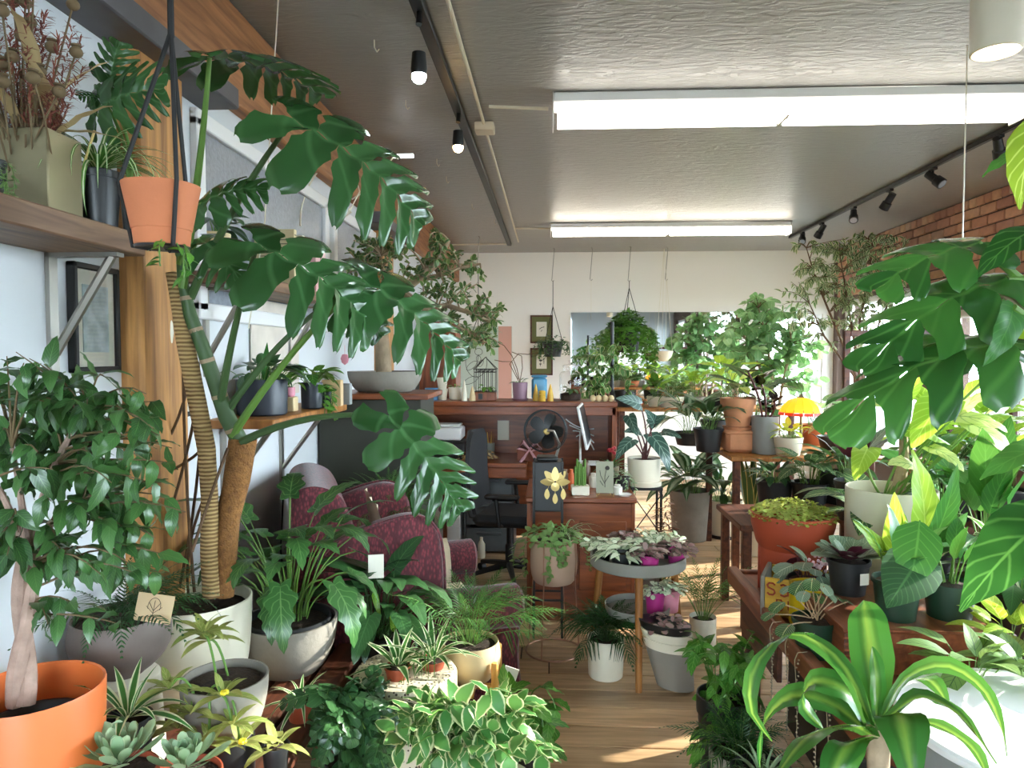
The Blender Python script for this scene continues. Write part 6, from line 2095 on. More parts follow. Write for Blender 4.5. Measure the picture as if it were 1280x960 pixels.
def kind_tpl(kind, L):
    key = (kind, round(L, 3))
    if key in KT:
        return KT[key]
    mk = {
        'heart': lambda: [leaf(L, L * .72, 'heart', 6, 2, 40, 10, pet=L * 1.3, pr=.0016 + L * .006, a0=5, a1=a, sd=i) for i, a in enumerate((25, 45, 70))],
        'arrow': lambda: [leaf(L, L * .66, 'arrow', 8, 3, 45, 8, wave=.02, pet=L * 1.5, pr=.002 + L * .007, a0=4, a1=a, b0=a + 35, sd=i) for i, a in enumerate((18, 35, 55))],
        'oval': lambda: [leaf(L, L * .48, 'ovate', 7, 2, 40, 12, pet=L * .8, pr=.0015 + L * .005, a0=6, a1=a, sd=i) for i, a in enumerate((20, 40, 65))],
        'lance': lambda: [leaf(L, L * .26, 'lance', 8, 2, 55, 16, wave=.03, pet=L * .6, pr=.002, a0=6, a1=a, sd=i) for i, a in enumerate((15, 32, 55))],
        'round': lambda: [leaf(L, L * .85, 'round', 6, 2, 25, 14, pet=L * 1.1, pr=.0018, a0=5, a1=a, b0=a + 40, sd=i) for i, a in enumerate((25, 50, 75))],
        'paddle': lambda: [leaf(L, L * .40, 'ovate', 9, 2, 30, 16, wave=.03, pet=L * .7, pr=.004, a0=3, a1=a, b0=a + 6, sd=i) for i, a in enumerate((8, 20, 35))],
        'strap': lambda: [leaf(L, L * .10, 'grass', 9, 2, b, 16, sd=b) for b in (60, 95, 130)],
        'sword': lambda: [leaf(L, L * .12, 'strap', 8, 2, b, 22, b00=90, twist=t, sd=b) for b, t in ((5, 30), (12, -40), (8, 15))],
        'wide_strap': lambda: [leaf(L, L * .18, 'strap', 9, 2, b, 18, wave=.04, sd=b) for b in (40, 70, 100)],
        'split': lambda: [leaf(L, L * .8, 'heart', 26, 3, 45, 8, lobes=4, lobe_d=.5, pet=L * 1.4, pr=.003, a0=4, a1=a, sd=i) for i, a in enumerate((25, 50, 75))],
        'frond': lambda: [frond_tpl(L, L * .45, 14, b, .007, 14, 1, 20, .0016, 15, sd=b) for b in (50, 80, 105)],
    }
    KT[key] = mk[kind]()
    return KT[key]


def grow(root, kind, L, g, n, seed=1, stem='stem', tilt=20):
    T = kind_tpl(kind, L)
    mats = [G[g], M[stem]]
    r = root['_r']
    if kind in ('strap', 'wide_strap'):
        rosette(root, T, mats[:1], n, root['_z'], 82, 20, r * .12, .6, 1.0, seed)
    elif kind == 'sword':
        rosette(root, T, mats[:1], n, root['_z'], 90, 74, r * .35, .65, 1.0, seed, jit=5)
    elif kind == 'frond':
        rosette(root, T, mats, n, root['_z'], 80, 20, r * .2, .6, 1.0, seed, 'frond')
    else:
        clump(root, T, mats, n, root['_z'], r * .5, tilt, .65, 1.1, seed)
    return root


# ------------------------------------------------------------------ FRONT LEFT: terrazzo stools, palm, trailing pothos
zt_ = .53
s0 = single('terrazzo_stool', MB().lathe([(0, 0), (.168, 0), (.175, .012), (.175, zt_ - .018), (.165, zt_ - .003), (.15, zt_), (0, zt_)], 48), M['terrazzo'], 'cream terrazzo drum stool carrying two small red pots', 'stool', (at(507, 870, 2.35).x, 2.35, 0))
s1 = single('terrazzo_stool', MB().lathe([(0, 0), (.15, 0), (.158, .012), (.158, .32), (.145, .335), (0, .335)], 48), M['terrazzo'], 'lower cream terrazzo drum stool in front, half covered by trailing leaves', 'stool', (at(610, 930, 2.02).x, 2.02, 0))
for i, (px, yb, yt, w, Y, az, lab) in enumerate(((497, 862, 832, 33, 2.28, 0, 'small red pot of white-edged dracaena at the left on the terrazzo stool'), (541, 850, 824, 34, 2.36, 1, 'small red pot of taller striped dracaena at the right on the terrazzo stool'))):
    pl = potted('dracaena_plant', lab, px, yb, yt, w, Y, 'taper', M['terrared'], z=zt_)
    T_d2 = [leaf(.17 + .05 * i, .032, 'lance', 9, 2, b, 18, sd=b) for b in (30, 60, 90)]
    rosette(pl, T_d2, [G['spider']], 13 + 4 * i, pl['_z'], 84, 20, .006, .65, 1.0, 60 + i)
ws = thing('bamboo_stand', 'light bamboo plant stand with round posts under the cream round pot', 'stand', (at(592, 860, 2.55).x, 2.55, 0))
for (x, y) in ((-.085, -.085), (.085, -.085), (-.085, .085), (.085, .085)):
    obj('post', MB().tube([(x, y, 0), (x, y, .50), (x, y, .505)], [.013, .013, .010], 12), M['bamboo'], ws)
obj('cross_bar', MB().box((0, 0, .38), (.17, .02, .02), b=.004).box((0, 0, .38), (.02, .17, .0195), b=.004), M['bamboo'], ws)
pl = potted('parlour_palm', 'fine leaved palm in the big cream round pot beside the armchair', 588, 866, 800, 70, 2.55, 'round', M['warmcream'], taper=.55, z=.392)
T_pp = [frond_tpl(.40, .24, 13, b, .0065, 14, .9, 30, .0016, 25, sd=i, start=.45) for i, b in enumerate((35, 60, 90))]
rosette(pl, T_pp, [G['fern'], M['stem']], 44, pl['_z'], 86, 25, .02, .55, 1.0, 7, 'frond')
single('price_card', MB().box((0, 0, 0), (.05, .003, .08), M=Matrix.Rotation(R(18), 4, 'Y')), M['paper'], 'white price card leaning at the right bamboo post', 'card', at(636, 848, 2.4))
# dark heart-leaf philodendron between grey pot and terrazzo stool
t = thing('plant_stool', 'dark stool hidden under the dark philodendron beside the armchair', 'stool', (at(475, 840, 2.42).x, 2.60, 0))
obj('seat', MB().box((0, 0, .43), (.24, .22, .04), b=.006), M['benchd'], t)
for (x, y) in ((-.1, -.09), (.1, -.09), (-.1, .09), (.1, .09)):
    obj('leg', MB().box((x, y, .205), (.03, .03, .41)), M['benchd'], t)
pl = potted('philodendron_plant', 'dark glossy philodendron in a black pot between grey pot and terrazzo stool', 475, 850, 790, 60, 2.60, 'nursery', M['nursery'], z=.452)
clump(pl, kind_tpl('arrow', .16), [G['peace'], M['stemd']], 60, pl['_z'], .06, 40, .55, 1.15, 4)
hero(pl, leaf(.14, .05, 'arrow', 7, 2, 30, 10), [G['lime']], at(468, 742, 2.5), at(476, 775, 2.48), (.2, -.9, .3))
hero(pl, leaf(.14, .05, 'arrow', 7, 2, 30, 10), [G['lime']], at(493, 788, 2.5), at(487, 760, 2.48), (.2, -.9, .3))
# swiss cheese vine
t = thing('plant_stool', 'low dark stool under the swiss cheese vine at the bottom left of the aisle', 'stool', (at(432, 930, 2.1).x, 2.1, 0))
obj('seat', MB().box((0, 0, .26), (.2, .2, .03), b=.006), M['benchd'], t)
for (x, y) in ((-.08, -.08), (.08, -.08), (-.08, .08), (.08, .08)):
    obj('leg', MB().box((x, y, .12), (.03, .03, .25)), M['benchd'], t)
pl = potted('swiss_cheese_vine', 'swiss cheese vine with holed leaves at the bottom, beside the slatted bench', 432, 985, 950, 50, 2.1, 'taper', M['nursery'], z=.277)
T_ad = [monstera(.13, .075, 5, 40, .4, .80, 4, 8, sd=i) for i in range(2)]
rg = random.Random(9)
tg = [tuple(loc(pl, rg.uniform(388, 482), rg.uniform(872, 965), 2.05 + rg.uniform(-.13, .12))) for _ in range(30)]
twigs(pl, [(0, 0, pl['_z']), (.02, 0, pl['_z'] + .08), (-.02, 0, pl['_z'] + .1)], tg, T_ad, [G['peace']], M['stem'], 3, 5, .002, .0014, (.75, 1.15), .05, .5, .55)
# variegated pothos mass
for i, (px, Y, z0, lab) in enumerate(((560, 1.92, .336, 'cream-edged trailing pothos spilling over the front terrazzo stool'), (648, 2.30, .30, 'heart-leaf trailing philodendron at the aisle, right of the bamboo posts'))):
    p = at(px, 900, Y)
    if i == 0:
        p.x = s1.location.x - .03; p.y = 2.0
    else:
        st = single('plant_stool', MB().lathe([(0, 0), (.10, 0), (.09, .3), (0, .3)], 24), M['nursery'], 'round black stool under the heart-leaf philodendron at the aisle', 'stool', (p.x, Y, 0))
    t = thing('trailing_plant', lab, 'plant', (p.x, p.y, z0))
    obj('pot', pot_mb(.075, .06, .11, 'taper'), M['terrared' if i == 0 else 'nursery'], t)
    obj('soil', MB().lathe([(.066, .095), (0, .10)], 16), SOIL, t)
    T_vg = [leaf(.085, .058, 'ovate', 7, 2, 35, 10, sd=k, wave=.04) for k in range(3)]
    rg = random.Random(90 + i)
    box = [(480, 690, 872, 962)] if i == 0 else [(622, 700, 858, 950)]
    tg = []
    for _ in range(64 if i == 0 else 26):
        x, y = rg.uniform(box[0][0], box[0][1]), rg.uniform(box[0][2], box[0][3])
        if i == 0 and (x < 560 and y < 905 and (560 - x) > (y - 850) * 1.6):
            continue
        tg.append(tuple(loc(t, x, y, (1.86 if i == 0 else 2.2) + rg.uniform(-.14, .12))))
    if i == 1:
        tg += [tuple(loc(t, 700, 945, 2.2)), tuple(loc(t, 690, 890, 2.2))]
    twigs(t, [(0, 0, .11), (.03, -.03, .16), (-.03, -.03, .16), (0, -.06, .14)], tg, T_vg, [G['variegated' if i == 0 else 'pothos']], M['stem'], 5 if i == 0 else 4, 7, .0025, .0016, (.6, 1.0), .06, .35, .4)
t2 = [o for o in C.objects if o.get('label', '').startswith('cream-edged trailing')][0]
for (a, b_, up) in (((536, 866, 2.15), (532, 892, 2.1), (.1, -.9, .4)), ((520, 858, 2.15), (508, 868, 2.1), (-.2, -.8, .5)), ((545, 870, 2.15), (556, 868, 2.1), (.3, -.8, .5)), ((533, 872, 2.15), (533, 855, 2.12), (0, -.9, .4))):
    hero(t2, leaf(.085, .062, 'ovate', 7, 2, 25, 10), [G['variegated']], at(*a), at(*b_), up)

# ------------------------------------------------------------------ RIGHT: long display bench
ZR = .60
bx0, bx1, by0, by1 = .845, 2.0, 1.25, 3.25
t = thing('display_bench', 'low red-brown wooden display bench with raised edge rail at the right of the aisle', 'bench', ((bx0 + bx1) / 2, (by0 + by1) / 2, 0))
for k in range(7):
    w = (bx1 - bx0) / 7
    obj('plank', MB().box((bx0 + w * (k + .5) - (bx0 + bx1) / 2, 0, ZR - .02), (w - .006, by1 - by0, .04), b=.004), M['bench'], t)
obj('edge_rail', MB().box((bx0 - .02 - (bx0 + bx1) / 2, 0, ZR - .005), (.045, by1 - by0 + .02, .075), b=.006), M['bench'], t)
obj('end_rail', MB().box((0, (by1 - by0) / 2 + .01, ZR - .03), (bx1 - bx0, .03, .09), b=.005), M['bench'], t)
for x in (bx0 + .05, bx1 - .05):
    for y in (by0 + .05, by1 - .06):
        obj('leg', MB().box((x - (bx0 + bx1) / 2, y - (by0 + by1) / 2, .28), (.07, .07, .56), b=.005), M['benchd'], t)
obj('side_board', MB().box((bx0 + .02 - (bx0 + bx1) / 2, (by1 - by0) / 2 - .3, .46), (.02, .5, .22), b=.003), M['benchd'], t)

rb = thing('bowl_planter', 'brick-red footed bowl planter overflowing with tiny yellow-green leaves', 'plant', (at(990, 700, 3.05).x, 3.05, ZR))
RB = .172
hb = at(990, 652, 3.05 - RB).z - ZR
obj('foot', MB().lathe([(.135, 0), (.137, hb * .62), (.125, hb * .62), (.125, 0)], 40), M['redbowl'], rb)
for a_ in (-60, 20, 100, 180, 260):
    obj('foot_rib', MB().box((.138 * math.cos(R(a_)), .138 * math.sin(R(a_)), hb * .3), (.008, .006, hb * .58), rz=R(a_)), M['redbowl'], rb)
obj('bowl', MB().lathe([(0, hb * .3), (.06, hb * .31), (.11, hb * .42), (.148, hb * .62), (.168, hb * .85), (RB, hb), (RB - .01, hb), (.14, hb * .7), (0, hb * .65)], 48), M['redbowl'], rb)
mound(rb, [leaf(.014, .012, 'round', 3, 1, 20, 10)], [G['moss']], 1500, (0, 0, hb - .02), (RB * .98, RB * .98), .075, 3, .8, 1.5)

yc = thing('wooden_crate', 'old yellow wooden crate with worn red lettering on the bench', 'crate', (at(972, 752, 2.72).x + .115, 2.76, ZR), R(-24))
M['yellowc'] = wood('yellow_crate_paint', '#d9ab32', '#b07f22', (1.5, 10, 10), 2.4, .6, .25)
cw, cd, ch = .30, .20, .155
for s in (-1, 1):
    obj('end_board', MB().box((s * (cw / 2 - .008), 0, ch / 2), (.016, cd, ch), b=.003), M['concrete'], yc)
    obj('side_board', MB().box((0, s * (cd / 2 - .006), ch / 2 - .002), (cw - .034, .012, ch - .01), b=.002), M['yellowc'], yc)
obj('bottom', MB().box((0, 0, .006), (cw - .034, cd - .026, .01)), M['yellowc'], yc)


STROKES = {'S': [[(.9, .85), (.7, 1), (.3, 1), (.1, .8), (.2, .6), (.8, .42), (.9, .2), (.7, 0), (.3, 0), (.1, .15)]], '3': [[(.1, .9), (.4, 1), (.8, .9), (.8, .62), (.4, .52), (.85, .42), (.9, .15), (.5, 0), (.1, .1)]],
           'Y': [[(.05, 1), (.5, .5), (.95, 1)], [(.5, .5), (.5, 0)]], 'E': [[(.85, 1), (.15, 1), (.15, 0), (.85, 0)], [(.15, .52), (.7, .52)]],
           'B': [[(.15, 0), (.15, 1), (.65, 1), (.8, .8), (.65, .54), (.15, .52)], [(.65, .54), (.88, .3), (.7, 0), (.15, 0)]], 'U': [[(.12, 1), (.12, .2), (.35, 0), (.65, 0), (.88, .2), (.88, 1)]],
           'T': [[(.05, 1), (.95, 1)], [(.5, 1), (.5, 0)]], 'L': [[(.15, 1), (.15, 0), (.85, 0)]]}


def letters(parent, s, size, p, mat):
    """stencilled letters as thin raised strokes on a board facing -Y"""
    for i, ch in enumerate(s):
        m_ = MB()
        for st in STROKES[ch]:
            m_.tube([(p[0] + (i * .86 + x * .62) * size, p[1], p[2] + z * size * .8) for x, z in st], size * .07, 5)
        obj('letter', m_, mat, parent)


RED = plain('worn_red_ink', '#9a3a24', .8)
letters(yc, 'S3YE', .055, (-.128, -cd / 2 - .0005, .085), RED)
letters(yc, 'BUTL', .05, (-.095, -cd / 2 - .0005, .03), RED)

yt = thing('yellow_tin', 'ribbed bright yellow tin pot on the bench in front of the crate', 'pot', (at(1018, 785, 2.62).x, 2.64, ZR))
pr = [(0, 0)]
mb = MB()
n = 64
hh = .15
vs, fs = [], []
for zz in (0, .006, hh - .008, hh):
    for j in range(n):
        a_ = 2 * PI * j / n
        r_ = .078 + (.0035 if j % 2 else 0) * (1 if .006 <= zz <= hh - .008 else 0) + .004 * (zz == hh)
        vs.append((r_ * math.cos(a_), r_ * math.sin(a_), zz))
for i in range(3):
    for j in range(n):
        q = (j + 1) % n
        fs.append((i * n + j, i * n + q, (i + 1) * n + q, (i + 1) * n + j))
mb.add(vs, fs)
mb.lathe([(.08, hh), (.074, hh), (.07, .02), (0, .02)], n)
obj('tin', mb, plain('yellow_enamel', '#e2c21c', .4), yt)
t = potted('peperomia_plant', 'peperomia with pale ribbed leaves and pink flowers sitting in the yellow crate', 985, 748, 722, 60, 2.76, 'nursery', M['nursery'], z=ZR + .012)
t.location.x, t.location.y = yc.location.x + .02, yc.location.y + .0
t.location.z = ZR + .012
grow(t, 'round', .085, 'maroon', 20, 3, 'stemr', 25)
fm = MB()
rg = random.Random(4)
for k in range(26):
    fm.ball((rg.gauss(.0, .022), -.07 + rg.gauss(0, .015), t['_z'] + .09 + rg.gauss(0, .015)), .0065, 6)
obj('pink_flowers', fm, plain('pale_pink_flower', '#d8b0b4', .6), t, kind='stuff')

pl = potted('peperomia_plant', 'watermelon peperomia with reddish stalks in a green nursery pot at the bench rail', 1018, 822, 772, 54, 2.38, 'nursery', M['nurserygreen'], z=ZR, taper=.8)
T_wp = kind_tpl('round', .06)
rg = random.Random(6)
for i, (x, y) in enumerate(((985, 735), (1000, 730), (1015, 726), (1035, 742), (1048, 748), (1060, 752), (1030, 733), (975, 755), (962, 768), (1005, 742), (1022, 744), (985, 783))):
    tip = loc(pl, x, y, 2.34 + rg.uniform(-.1, .1))
    b0_ = Vector((rg.uniform(-.02, .02), rg.uniform(-.02, .02), pl['_z']))
    obj('leaf_stalk', MB().tube(qcurve(b0_, tip, .015, 6, (rg.uniform(-1, 1), 0, .4)), .0022, 6), plain('pinkish_stalk_%d' % i, '#b99a78', .5), pl)
    d = Vector((tip.x - b0_.x, tip.y - b0_.y - .03, -.02)).normalized()
    put('leaf', tmesh('leaf', leaf(.062, .055, 'round', 6, 2, 40, 12, sd=i), [G['zebra'] if i % 3 else G['maroon']]), pl, frame(tip - d * .02, d, (0, 0, 1), rg.uniform(.8, 1.15)))
t = thing('plant_label', 'white plant tag on the green nursery pot at the bench rail', 'label', at(1012, 795, 2.28))
obj('tag', MB().box((0, 0, 0), (.03, .002, .02), rz=R(-20)), M['paper'], t)

cr = thing('dovetailed_box', 'brown wooden box with dovetailed corners in the middle of the bench', 'box', (1.14, 2.48, ZR))
bw, bd, bh_ = .46, .50, .135
obj('box_body', MB().box((0, 0, bh_ / 2), (bw, bd, bh_), b=.004), M['bench'], cr)
for k in range(7):
    obj('dovetail', MB().box((-bw / 2 + .012, -bd / 2 - .001, .01 + .019 * k), (.024, .004, .010)).box((bw / 2 - .012, -bd / 2 - .001, .01 + .019 * k), (.024, .004, .010)), M['benchd'], cr, kind='stuff')
obj('lid', MB().box((0, 0, bh_ + .004), (bw + .01, bd + .01, .008), b=.002), M['bench'], cr)
ZX = ZR + bh_ + .008
pl = potted('african_violet', 'dark maroon-backed rosette plant in a labelled black nursery pot on the wooden box', 1060, 742, 698, 50, 2.58, 'nursery', M['nursery'], z=ZX)
rosette(pl, [leaf(.13, .085, 'round', 7, 2, 10, 14, sd=i, wave=.02) for i in range(2)], [G['maroon']], 20, pl['_z'] + .01, 60, 12, .01, .6, 1.05, 7)
t_ = obj('sticker', MB().box((0, 0, 0), (.036, .002, .04)), M['paper'], pl, (.028, -pl['_r'] * .93, pl['_h'] * .55), R(18))
pl = potted('seedling_pot', 'dark green nursery pot with dried stalks and a big drooping leaf on the wooden box', 1120, 772, 722, 56, 2.34, 'nursery', M['nurserygreen'], z=ZX)
grow(pl, 'paddle', .14, 'broad', 5, 5)
hero(pl, leaf(.2, .13, 'heart', 8, 3, 20, 6), [G['peace']], at(1148, 700, 2.28), at(1108, 760, 2.12), (-.3, -.8, .4), wscale=1.2)
hero(pl, leaf(.2, .10, 'ovate', 8, 3, 30, 6), [G['broad']], at(1150, 652, 2.3), at(1135, 740, 2.22), (-.35, -.9, -.25), wscale=1.4)
pl = potted('seedling_pot', 'dark green nursery pot of bright upright leaves, right of the wooden box', 1186, 772, 726, 60, 2.36, 'nursery', M['nurserygreen'], z=ZR + .12)
single('pot_riser', MB().box((0, 0, .06), (.18, .18, .12), b=.004), M['benchd'], 'dark riser block under the green pot right of the wooden box', 'riser', (pl.location.x + .07, pl.location.y, ZR))
clump(pl, kind_tpl('paddle', .16), [G['broad'], M['stem']], 6, pl['_z'], .02, 15, .7, 1.1, 8)
# lime upright leaves plant in the middle
pl = potted('lime_plant', 'plant with fresh lime-green upright leaves in the centre of the bench', 1128, 735, 705, 40, 2.62, 'nursery', M['nursery'], z=ZX)
for (b, tt, up, ws, g) in (((1155, 690), (1140, 562), (.3, -.9, .2), 1.0, 'lime'), ((1120, 705), (1118, 615), (-.3, -.9, .2), .9, 'lime'), ((1130, 700), (1128, 640), (.4, -.8, .2), 1.0, 'lime'), ((1112, 700), (1065, 650), (-.3, -.7, .6), .7, 'lime'),
                           ((1160, 690), (1196, 580), (.2, -.95, .2), .8, 'broad'), ((1165, 690), (1210, 640), (.2, -.7, .6), 1.0, 'broad'), ((1140, 705), (1150, 650), (.1, -.9, .3), 1.1, 'broad')):
    hero(pl, leaf(.3, .12, 'ovate', 10, 3, 25, 14, wave=.03, sd=int(b[0])), [G[g]], at(b[0], b[1], 2.56), at(tt[0], tt[1], 2.5), up, wscale=ws)
    obj('leaf_stalk', MB().tube([(0, 0, pl['_z']), loc(pl, b[0], b[1], 2.56)], .004, 6), M['stem'], pl)
# white face pot behind
wp = potted('philodendron_plant', 'pale veined big-leaf plant in a tall white pot with a dark oval opening', 1112, 700, 610, 104, 2.95, 'tub', M['ivory'], taper=.8, z=ZR)
obj('opening', MB().lathe([(0, 0), (.045, 0), (.045, .006), (0, .006)], 24, 0, (0, 0, 0), Matrix.Translation((-.03, -wp['_r'] * 1.0, wp['_h'] * .62)) @ Matrix.Rotation(R(90), 4, 'X') @ Matrix.Diagonal((1, .68, 1, 1))), M['black'], wp)
obj('tan_stalks', MB().tube([(.02, 0, wp['_z']), loc(wp, 1130, 575, 2.95), loc(wp, 1128, 480, 2.95)], [.03, .02, .008], 9), M['bark'], wp)
T_ca = [leaf(.28, .20, 'arrow', 9, 3, 50, 6, wave=.03, sd=i) for i in range(2)]
CAL = [((1120, 520), (1160, 470), 2.95), ((1132, 525), (1085, 505), 2.9), ((1190, 520), (1260, 540), 2.9), ((1180, 500), (1140, 560), 2.85), ((1200, 515), (1250, 490), 2.95), ((1215, 530), (1270, 580), 2.85), ((1170, 545), (1110, 545), 2.9),
       ((1240, 510), (1290, 500), 2.95), ((1150, 590), (1110, 580), 2.85), ((1085, 560), (1068, 600), 2.9), ((1235, 470), (1200, 440), 3.0), ((1165, 560), (1205, 590), 2.8)]
for i, (b, tt, Y) in enumerate(CAL):
    hero(wp, T_ca[i % 2], [G['caladium' if i % 3 else 'lime']], at(b[0], b[1], Y), at(tt[0], tt[1], Y - .1), (.1 * ((i % 3) - 1), -.55, .8), wscale=1.1)
    obj('leaf_stalk', MB().tube(qcurve((.03 * math.cos(i), .03 * math.sin(i), wp['_z']), loc(wp, b[0], b[1], Y), .03, 6, (math.cos(i), 0, .3)), .005, 6), M['stem'], wp)

# prayer plants at the right edge
for i, (x, y, Y, g, lab) in enumerate(((1215, 838, 1.98, 'prayer', 'prayer plant with dark feathered leaves behind the white table at the right'), (1262, 800, 2.2, 'neon', 'sunlit yellow-green prayer plant at the right edge'), (1290, 850, 1.95, 'prayer', 'dark prayer plant at the right edge beside the white table'))):
    p = at(x, y, Y)
    t = thing('prayer_plant', lab, 'plant', (p.x, Y, ZR))
    obj('pot', pot_mb(.06, .05, .09, 'nursery', 20), M['nursery'], t)
    obj('soil', MB().lathe([(.054, .078), (0, .08)], 14), SOIL, t)
    t['_r'], t['_z'] = .06, .08
    clump(t, kind_tpl('oval', .13), [G[g], M['stem']], 18, .08, .03, 30, .75, 1.15, 20 + i)
wt = thing('round_table', 'white round drum table at the bottom right corner', 'table', (1.14, 1.68, ZR))
obj('table_top', MB().lathe([(0, .115), (.305, .115), (.308, .119), (.308, .131), (.302, .137), (0, .137)], 64), M['white'], wt)
obj('drum', MB().lathe([(0, 0), (.29, 0), (.29, .115), (0, .115)], 56), M['greypot'], wt)

# corn plant with broad arching leaves
def ribbon(root, pts, W, mats, side, name='leaf', fold=14, n=14):
    """arching strap leaf along a smooth curve through world points"""
    P = [Vector(p) - root.location for p in pts]
    k = len(P)
    cs_ = []
    for i in range(n + 1):
        q = i / n * (k - 1)
        j = min(k - 2, int(q)); f = q - j
        p0, p1, p2, p3 = P[max(0, j - 1)], P[j], P[j + 1], P[min(k - 1, j + 2)]
        cs_.append(.5 * ((2 * p1) + (p2 - p0) * f + (2 * p0 - 5 * p1 + 4 * p2 - p3) * f * f + (3 * p1 - p0 - 3 * p2 + p3) * f ** 3))
    V, Q, UV = [], [], []
    sd_ = Vector(side).normalized()
    for i in range(n + 1):
        v = i / n
        T = (cs_[min(n, i + 1)] - cs_[max(0, i - 1)]).normalized()
        s_ = (sd_ - T * sd_.dot(T)).normalized()
        N_ = s_.cross(T)
        w = W * .64 * (.45 + .55 * min(1, v * 3)) * max(.02, 1 - max(0, (v - .45) / .56) ** 2.2)
        for j in range(-3, 4):
            u = j / 3
            V.append(cs_[i] + s_ * (u * w) + N_ * (abs(u) * w * math.tan(R(fold)) * (1 - .5 * abs(u)) + .035 * W * math.sin(v * 19 + (1 if u > 0 else 3)) * abs(u)))
            UV.append((.5 + .5 * u, v))
    for i in range(n):
        for j in range(6):
            Q.append((i * 7 + j, i * 7 + j + 1, (i + 1) * 7 + j + 1, (i + 1) * 7 + j))
    me = arr_mesh(name, [tuple(v) for v in V], Q, UV, mats)
    return put(name, me, root, Matrix.Identity(4))


p = at(1098, 985, 1.36)
cp = thing('corn_plant', 'corn plant with broad arching striped leaves in the bottom right foreground', 'plant', (p.x, 1.36, ZR))
obj('pot', pot_mb(.11, .09, .16, 'nursery'), M['nursery'], cp)
obj('soil', MB().lathe([(.1, .142), (0, .15)], 18), SOIL, cp)
obj('cane', MB().tube([(0, 0, .14), loc(cp, 1098, 905, 1.36)], [.018, .022], 10), M['bark'], cp)
CL = [([(1095, 905, 1.36), (1090, 830, 1.38), (1082, 775, 1.37), (1080, 750, 1.33)], .066, (1, .1, 0)),
      ([(1095, 900, 1.35), (1096, 850, 1.34), (1090, 808, 1.33)], .034, (.9, .5, 0)),
      ([(1090, 915, 1.36), (1066, 850, 1.36), (1030, 808, 1.34), (985, 792, 1.32), (945, 830, 1.30), (938, 885, 1.30), (965, 927, 1.31)], .036, (.5, -.6, .5)),
      ([(1088, 915, 1.38), (1060, 865, 1.40), (1018, 852, 1.42), (1004, 880, 1.42), (1030, 912, 1.40)], .046, (.5, .7, .5)),
      ([(1105, 895, 1.36), (1130, 850, 1.35), (1180, 832, 1.33), (1225, 858, 1.30), (1250, 905, 1.28), (1258, 945, 1.27)], .042, (-.3, -.5, .8)),
      ([(1108, 900, 1.34), (1150, 872, 1.30), (1200, 895, 1.26), (1245, 955, 1.22)], .058, (-.4, -.7, .6)),
      ([(1088, 918, 1.33), (1060, 905, 1.28), (1010, 920, 1.24), (968, 972, 1.20)], .058, (.5, -.75, .5)),
      ([(1108, 910, 1.33), (1122, 890, 1.28), (1132, 920, 1.22), (1142, 985, 1.18)], .068, (1, .1, .1)),
      ([(1112, 905, 1.36), (1165, 905, 1.36), (1215, 935, 1.34), (1240, 985, 1.32)], .05, (-.2, -.8, .6)),
      ([(1085, 915, 1.40), (1040, 880, 1.46), (990, 870, 1.48), (955, 905, 1.48), (950, 960, 1.47)], .045, (.5, .7, .5)),
      ([(1090, 920, 1.33), (1062, 930, 1.30), (1045, 960, 1.28), (1040, 1000, 1.27)], .05, (.9, -.3, .3)),
      ([(1100, 900, 1.39), (1120, 860, 1.44), (1160, 850, 1.48), (1185, 880, 1.49)], .045, (.4, -.7, .5))]
for pts, w, sd_ in CL:
    ribbon(cp, [at(*q) for q in pts], w, [G['corn']], sd_)
for k in range(4):
    p0 = at(944 + 9 * k, 800 + 12 * k, 2.45 - .12 * k)
t = thing('string_vine', 'thin beaded string vine hanging in front of the dark side of the bench', 'plant', (.79, 2.3, .635))
for k in range(5):
    x, y = .0 + .012 * (k % 2), .25 - .13 * k
    m_ = MB().tube([(x + .03, y, .008), (x, y, .004), (x - .01, y, -.02), (x + .004, y + .01, -.16), (x, y, -.30 - .03 * k)], .0014, 5)
    for j in range(26):
        m_.ball((x + rg.uniform(-.004, .004), y + rg.uniform(-.004, .004), -.02 - (.28 + .03 * k) * j / 26), .0034, 5)
    obj('strand', m_, plain('dry_bead_%d' % k, '#a59a80', .7), t)

# floor plants along the bench
for i, (x, y, Y, w, kind, g, L, n, lab) in enumerate(((905, 890, 2.62, 70, 'oval', 'pothos', .085, 60, 'leafy green pothos in a pot on the floor at the bench corner'),
                                                   (925, 950, 2.38, 70, 'frond', 'ferndark', .26, 34, 'narrow-leaved trailing fern on the floor beside the bench'),
                                                   (955, 955, 2.2, 70, 'strap', 'succulent', .20, 30, 'grey-green grassy plant under the bench edge'))):
    p = at(x, 900, Y)
    t = thing('floor_plant', lab, 'plant', (p.x, Y, 0))
    h = (.34, .27, .30)[i]
    obj('pot', pot_mb(.10, .08, h, 'taper'), M[('nursery', 'concrete', 'nursery')[i]], t)
    obj('soil', MB().lathe([(.09, h * .9), (0, h * .92)], 16), SOIL, t)
    t['_r'], t['_z'] = .10, h * .9
    if i == 0:
        rg = random.Random(15)
        tg = [tuple(loc(t, rg.uniform(862, 945), rg.uniform(788, 955), 2.56 + rg.uniform(-.12, .12))) for _ in range(44)]
        tg = [(a, b_, max(c, .03)) for a, b_, c in tg]
        twigs(t, [(0, 0, h), (-.04, -.02, h + .05), (.03, -.03, h + .06)], tg, [leaf(.075, .036, 'ovate', 6, 2, 40, 12, sd=k) for k in range(2)], [G['pothos']], M['stem'], 6, 4, .0025, .0015, (.75, 1.2), .05, .45, .35)
        for pts in ([(885, 770), (935, 778), (938, 800)], [(935, 795), (915, 812), (918, 850)], [(900, 772), (940, 770)]):
            pass
    else:
        grow(t, kind, L, g, n, 3 + i)

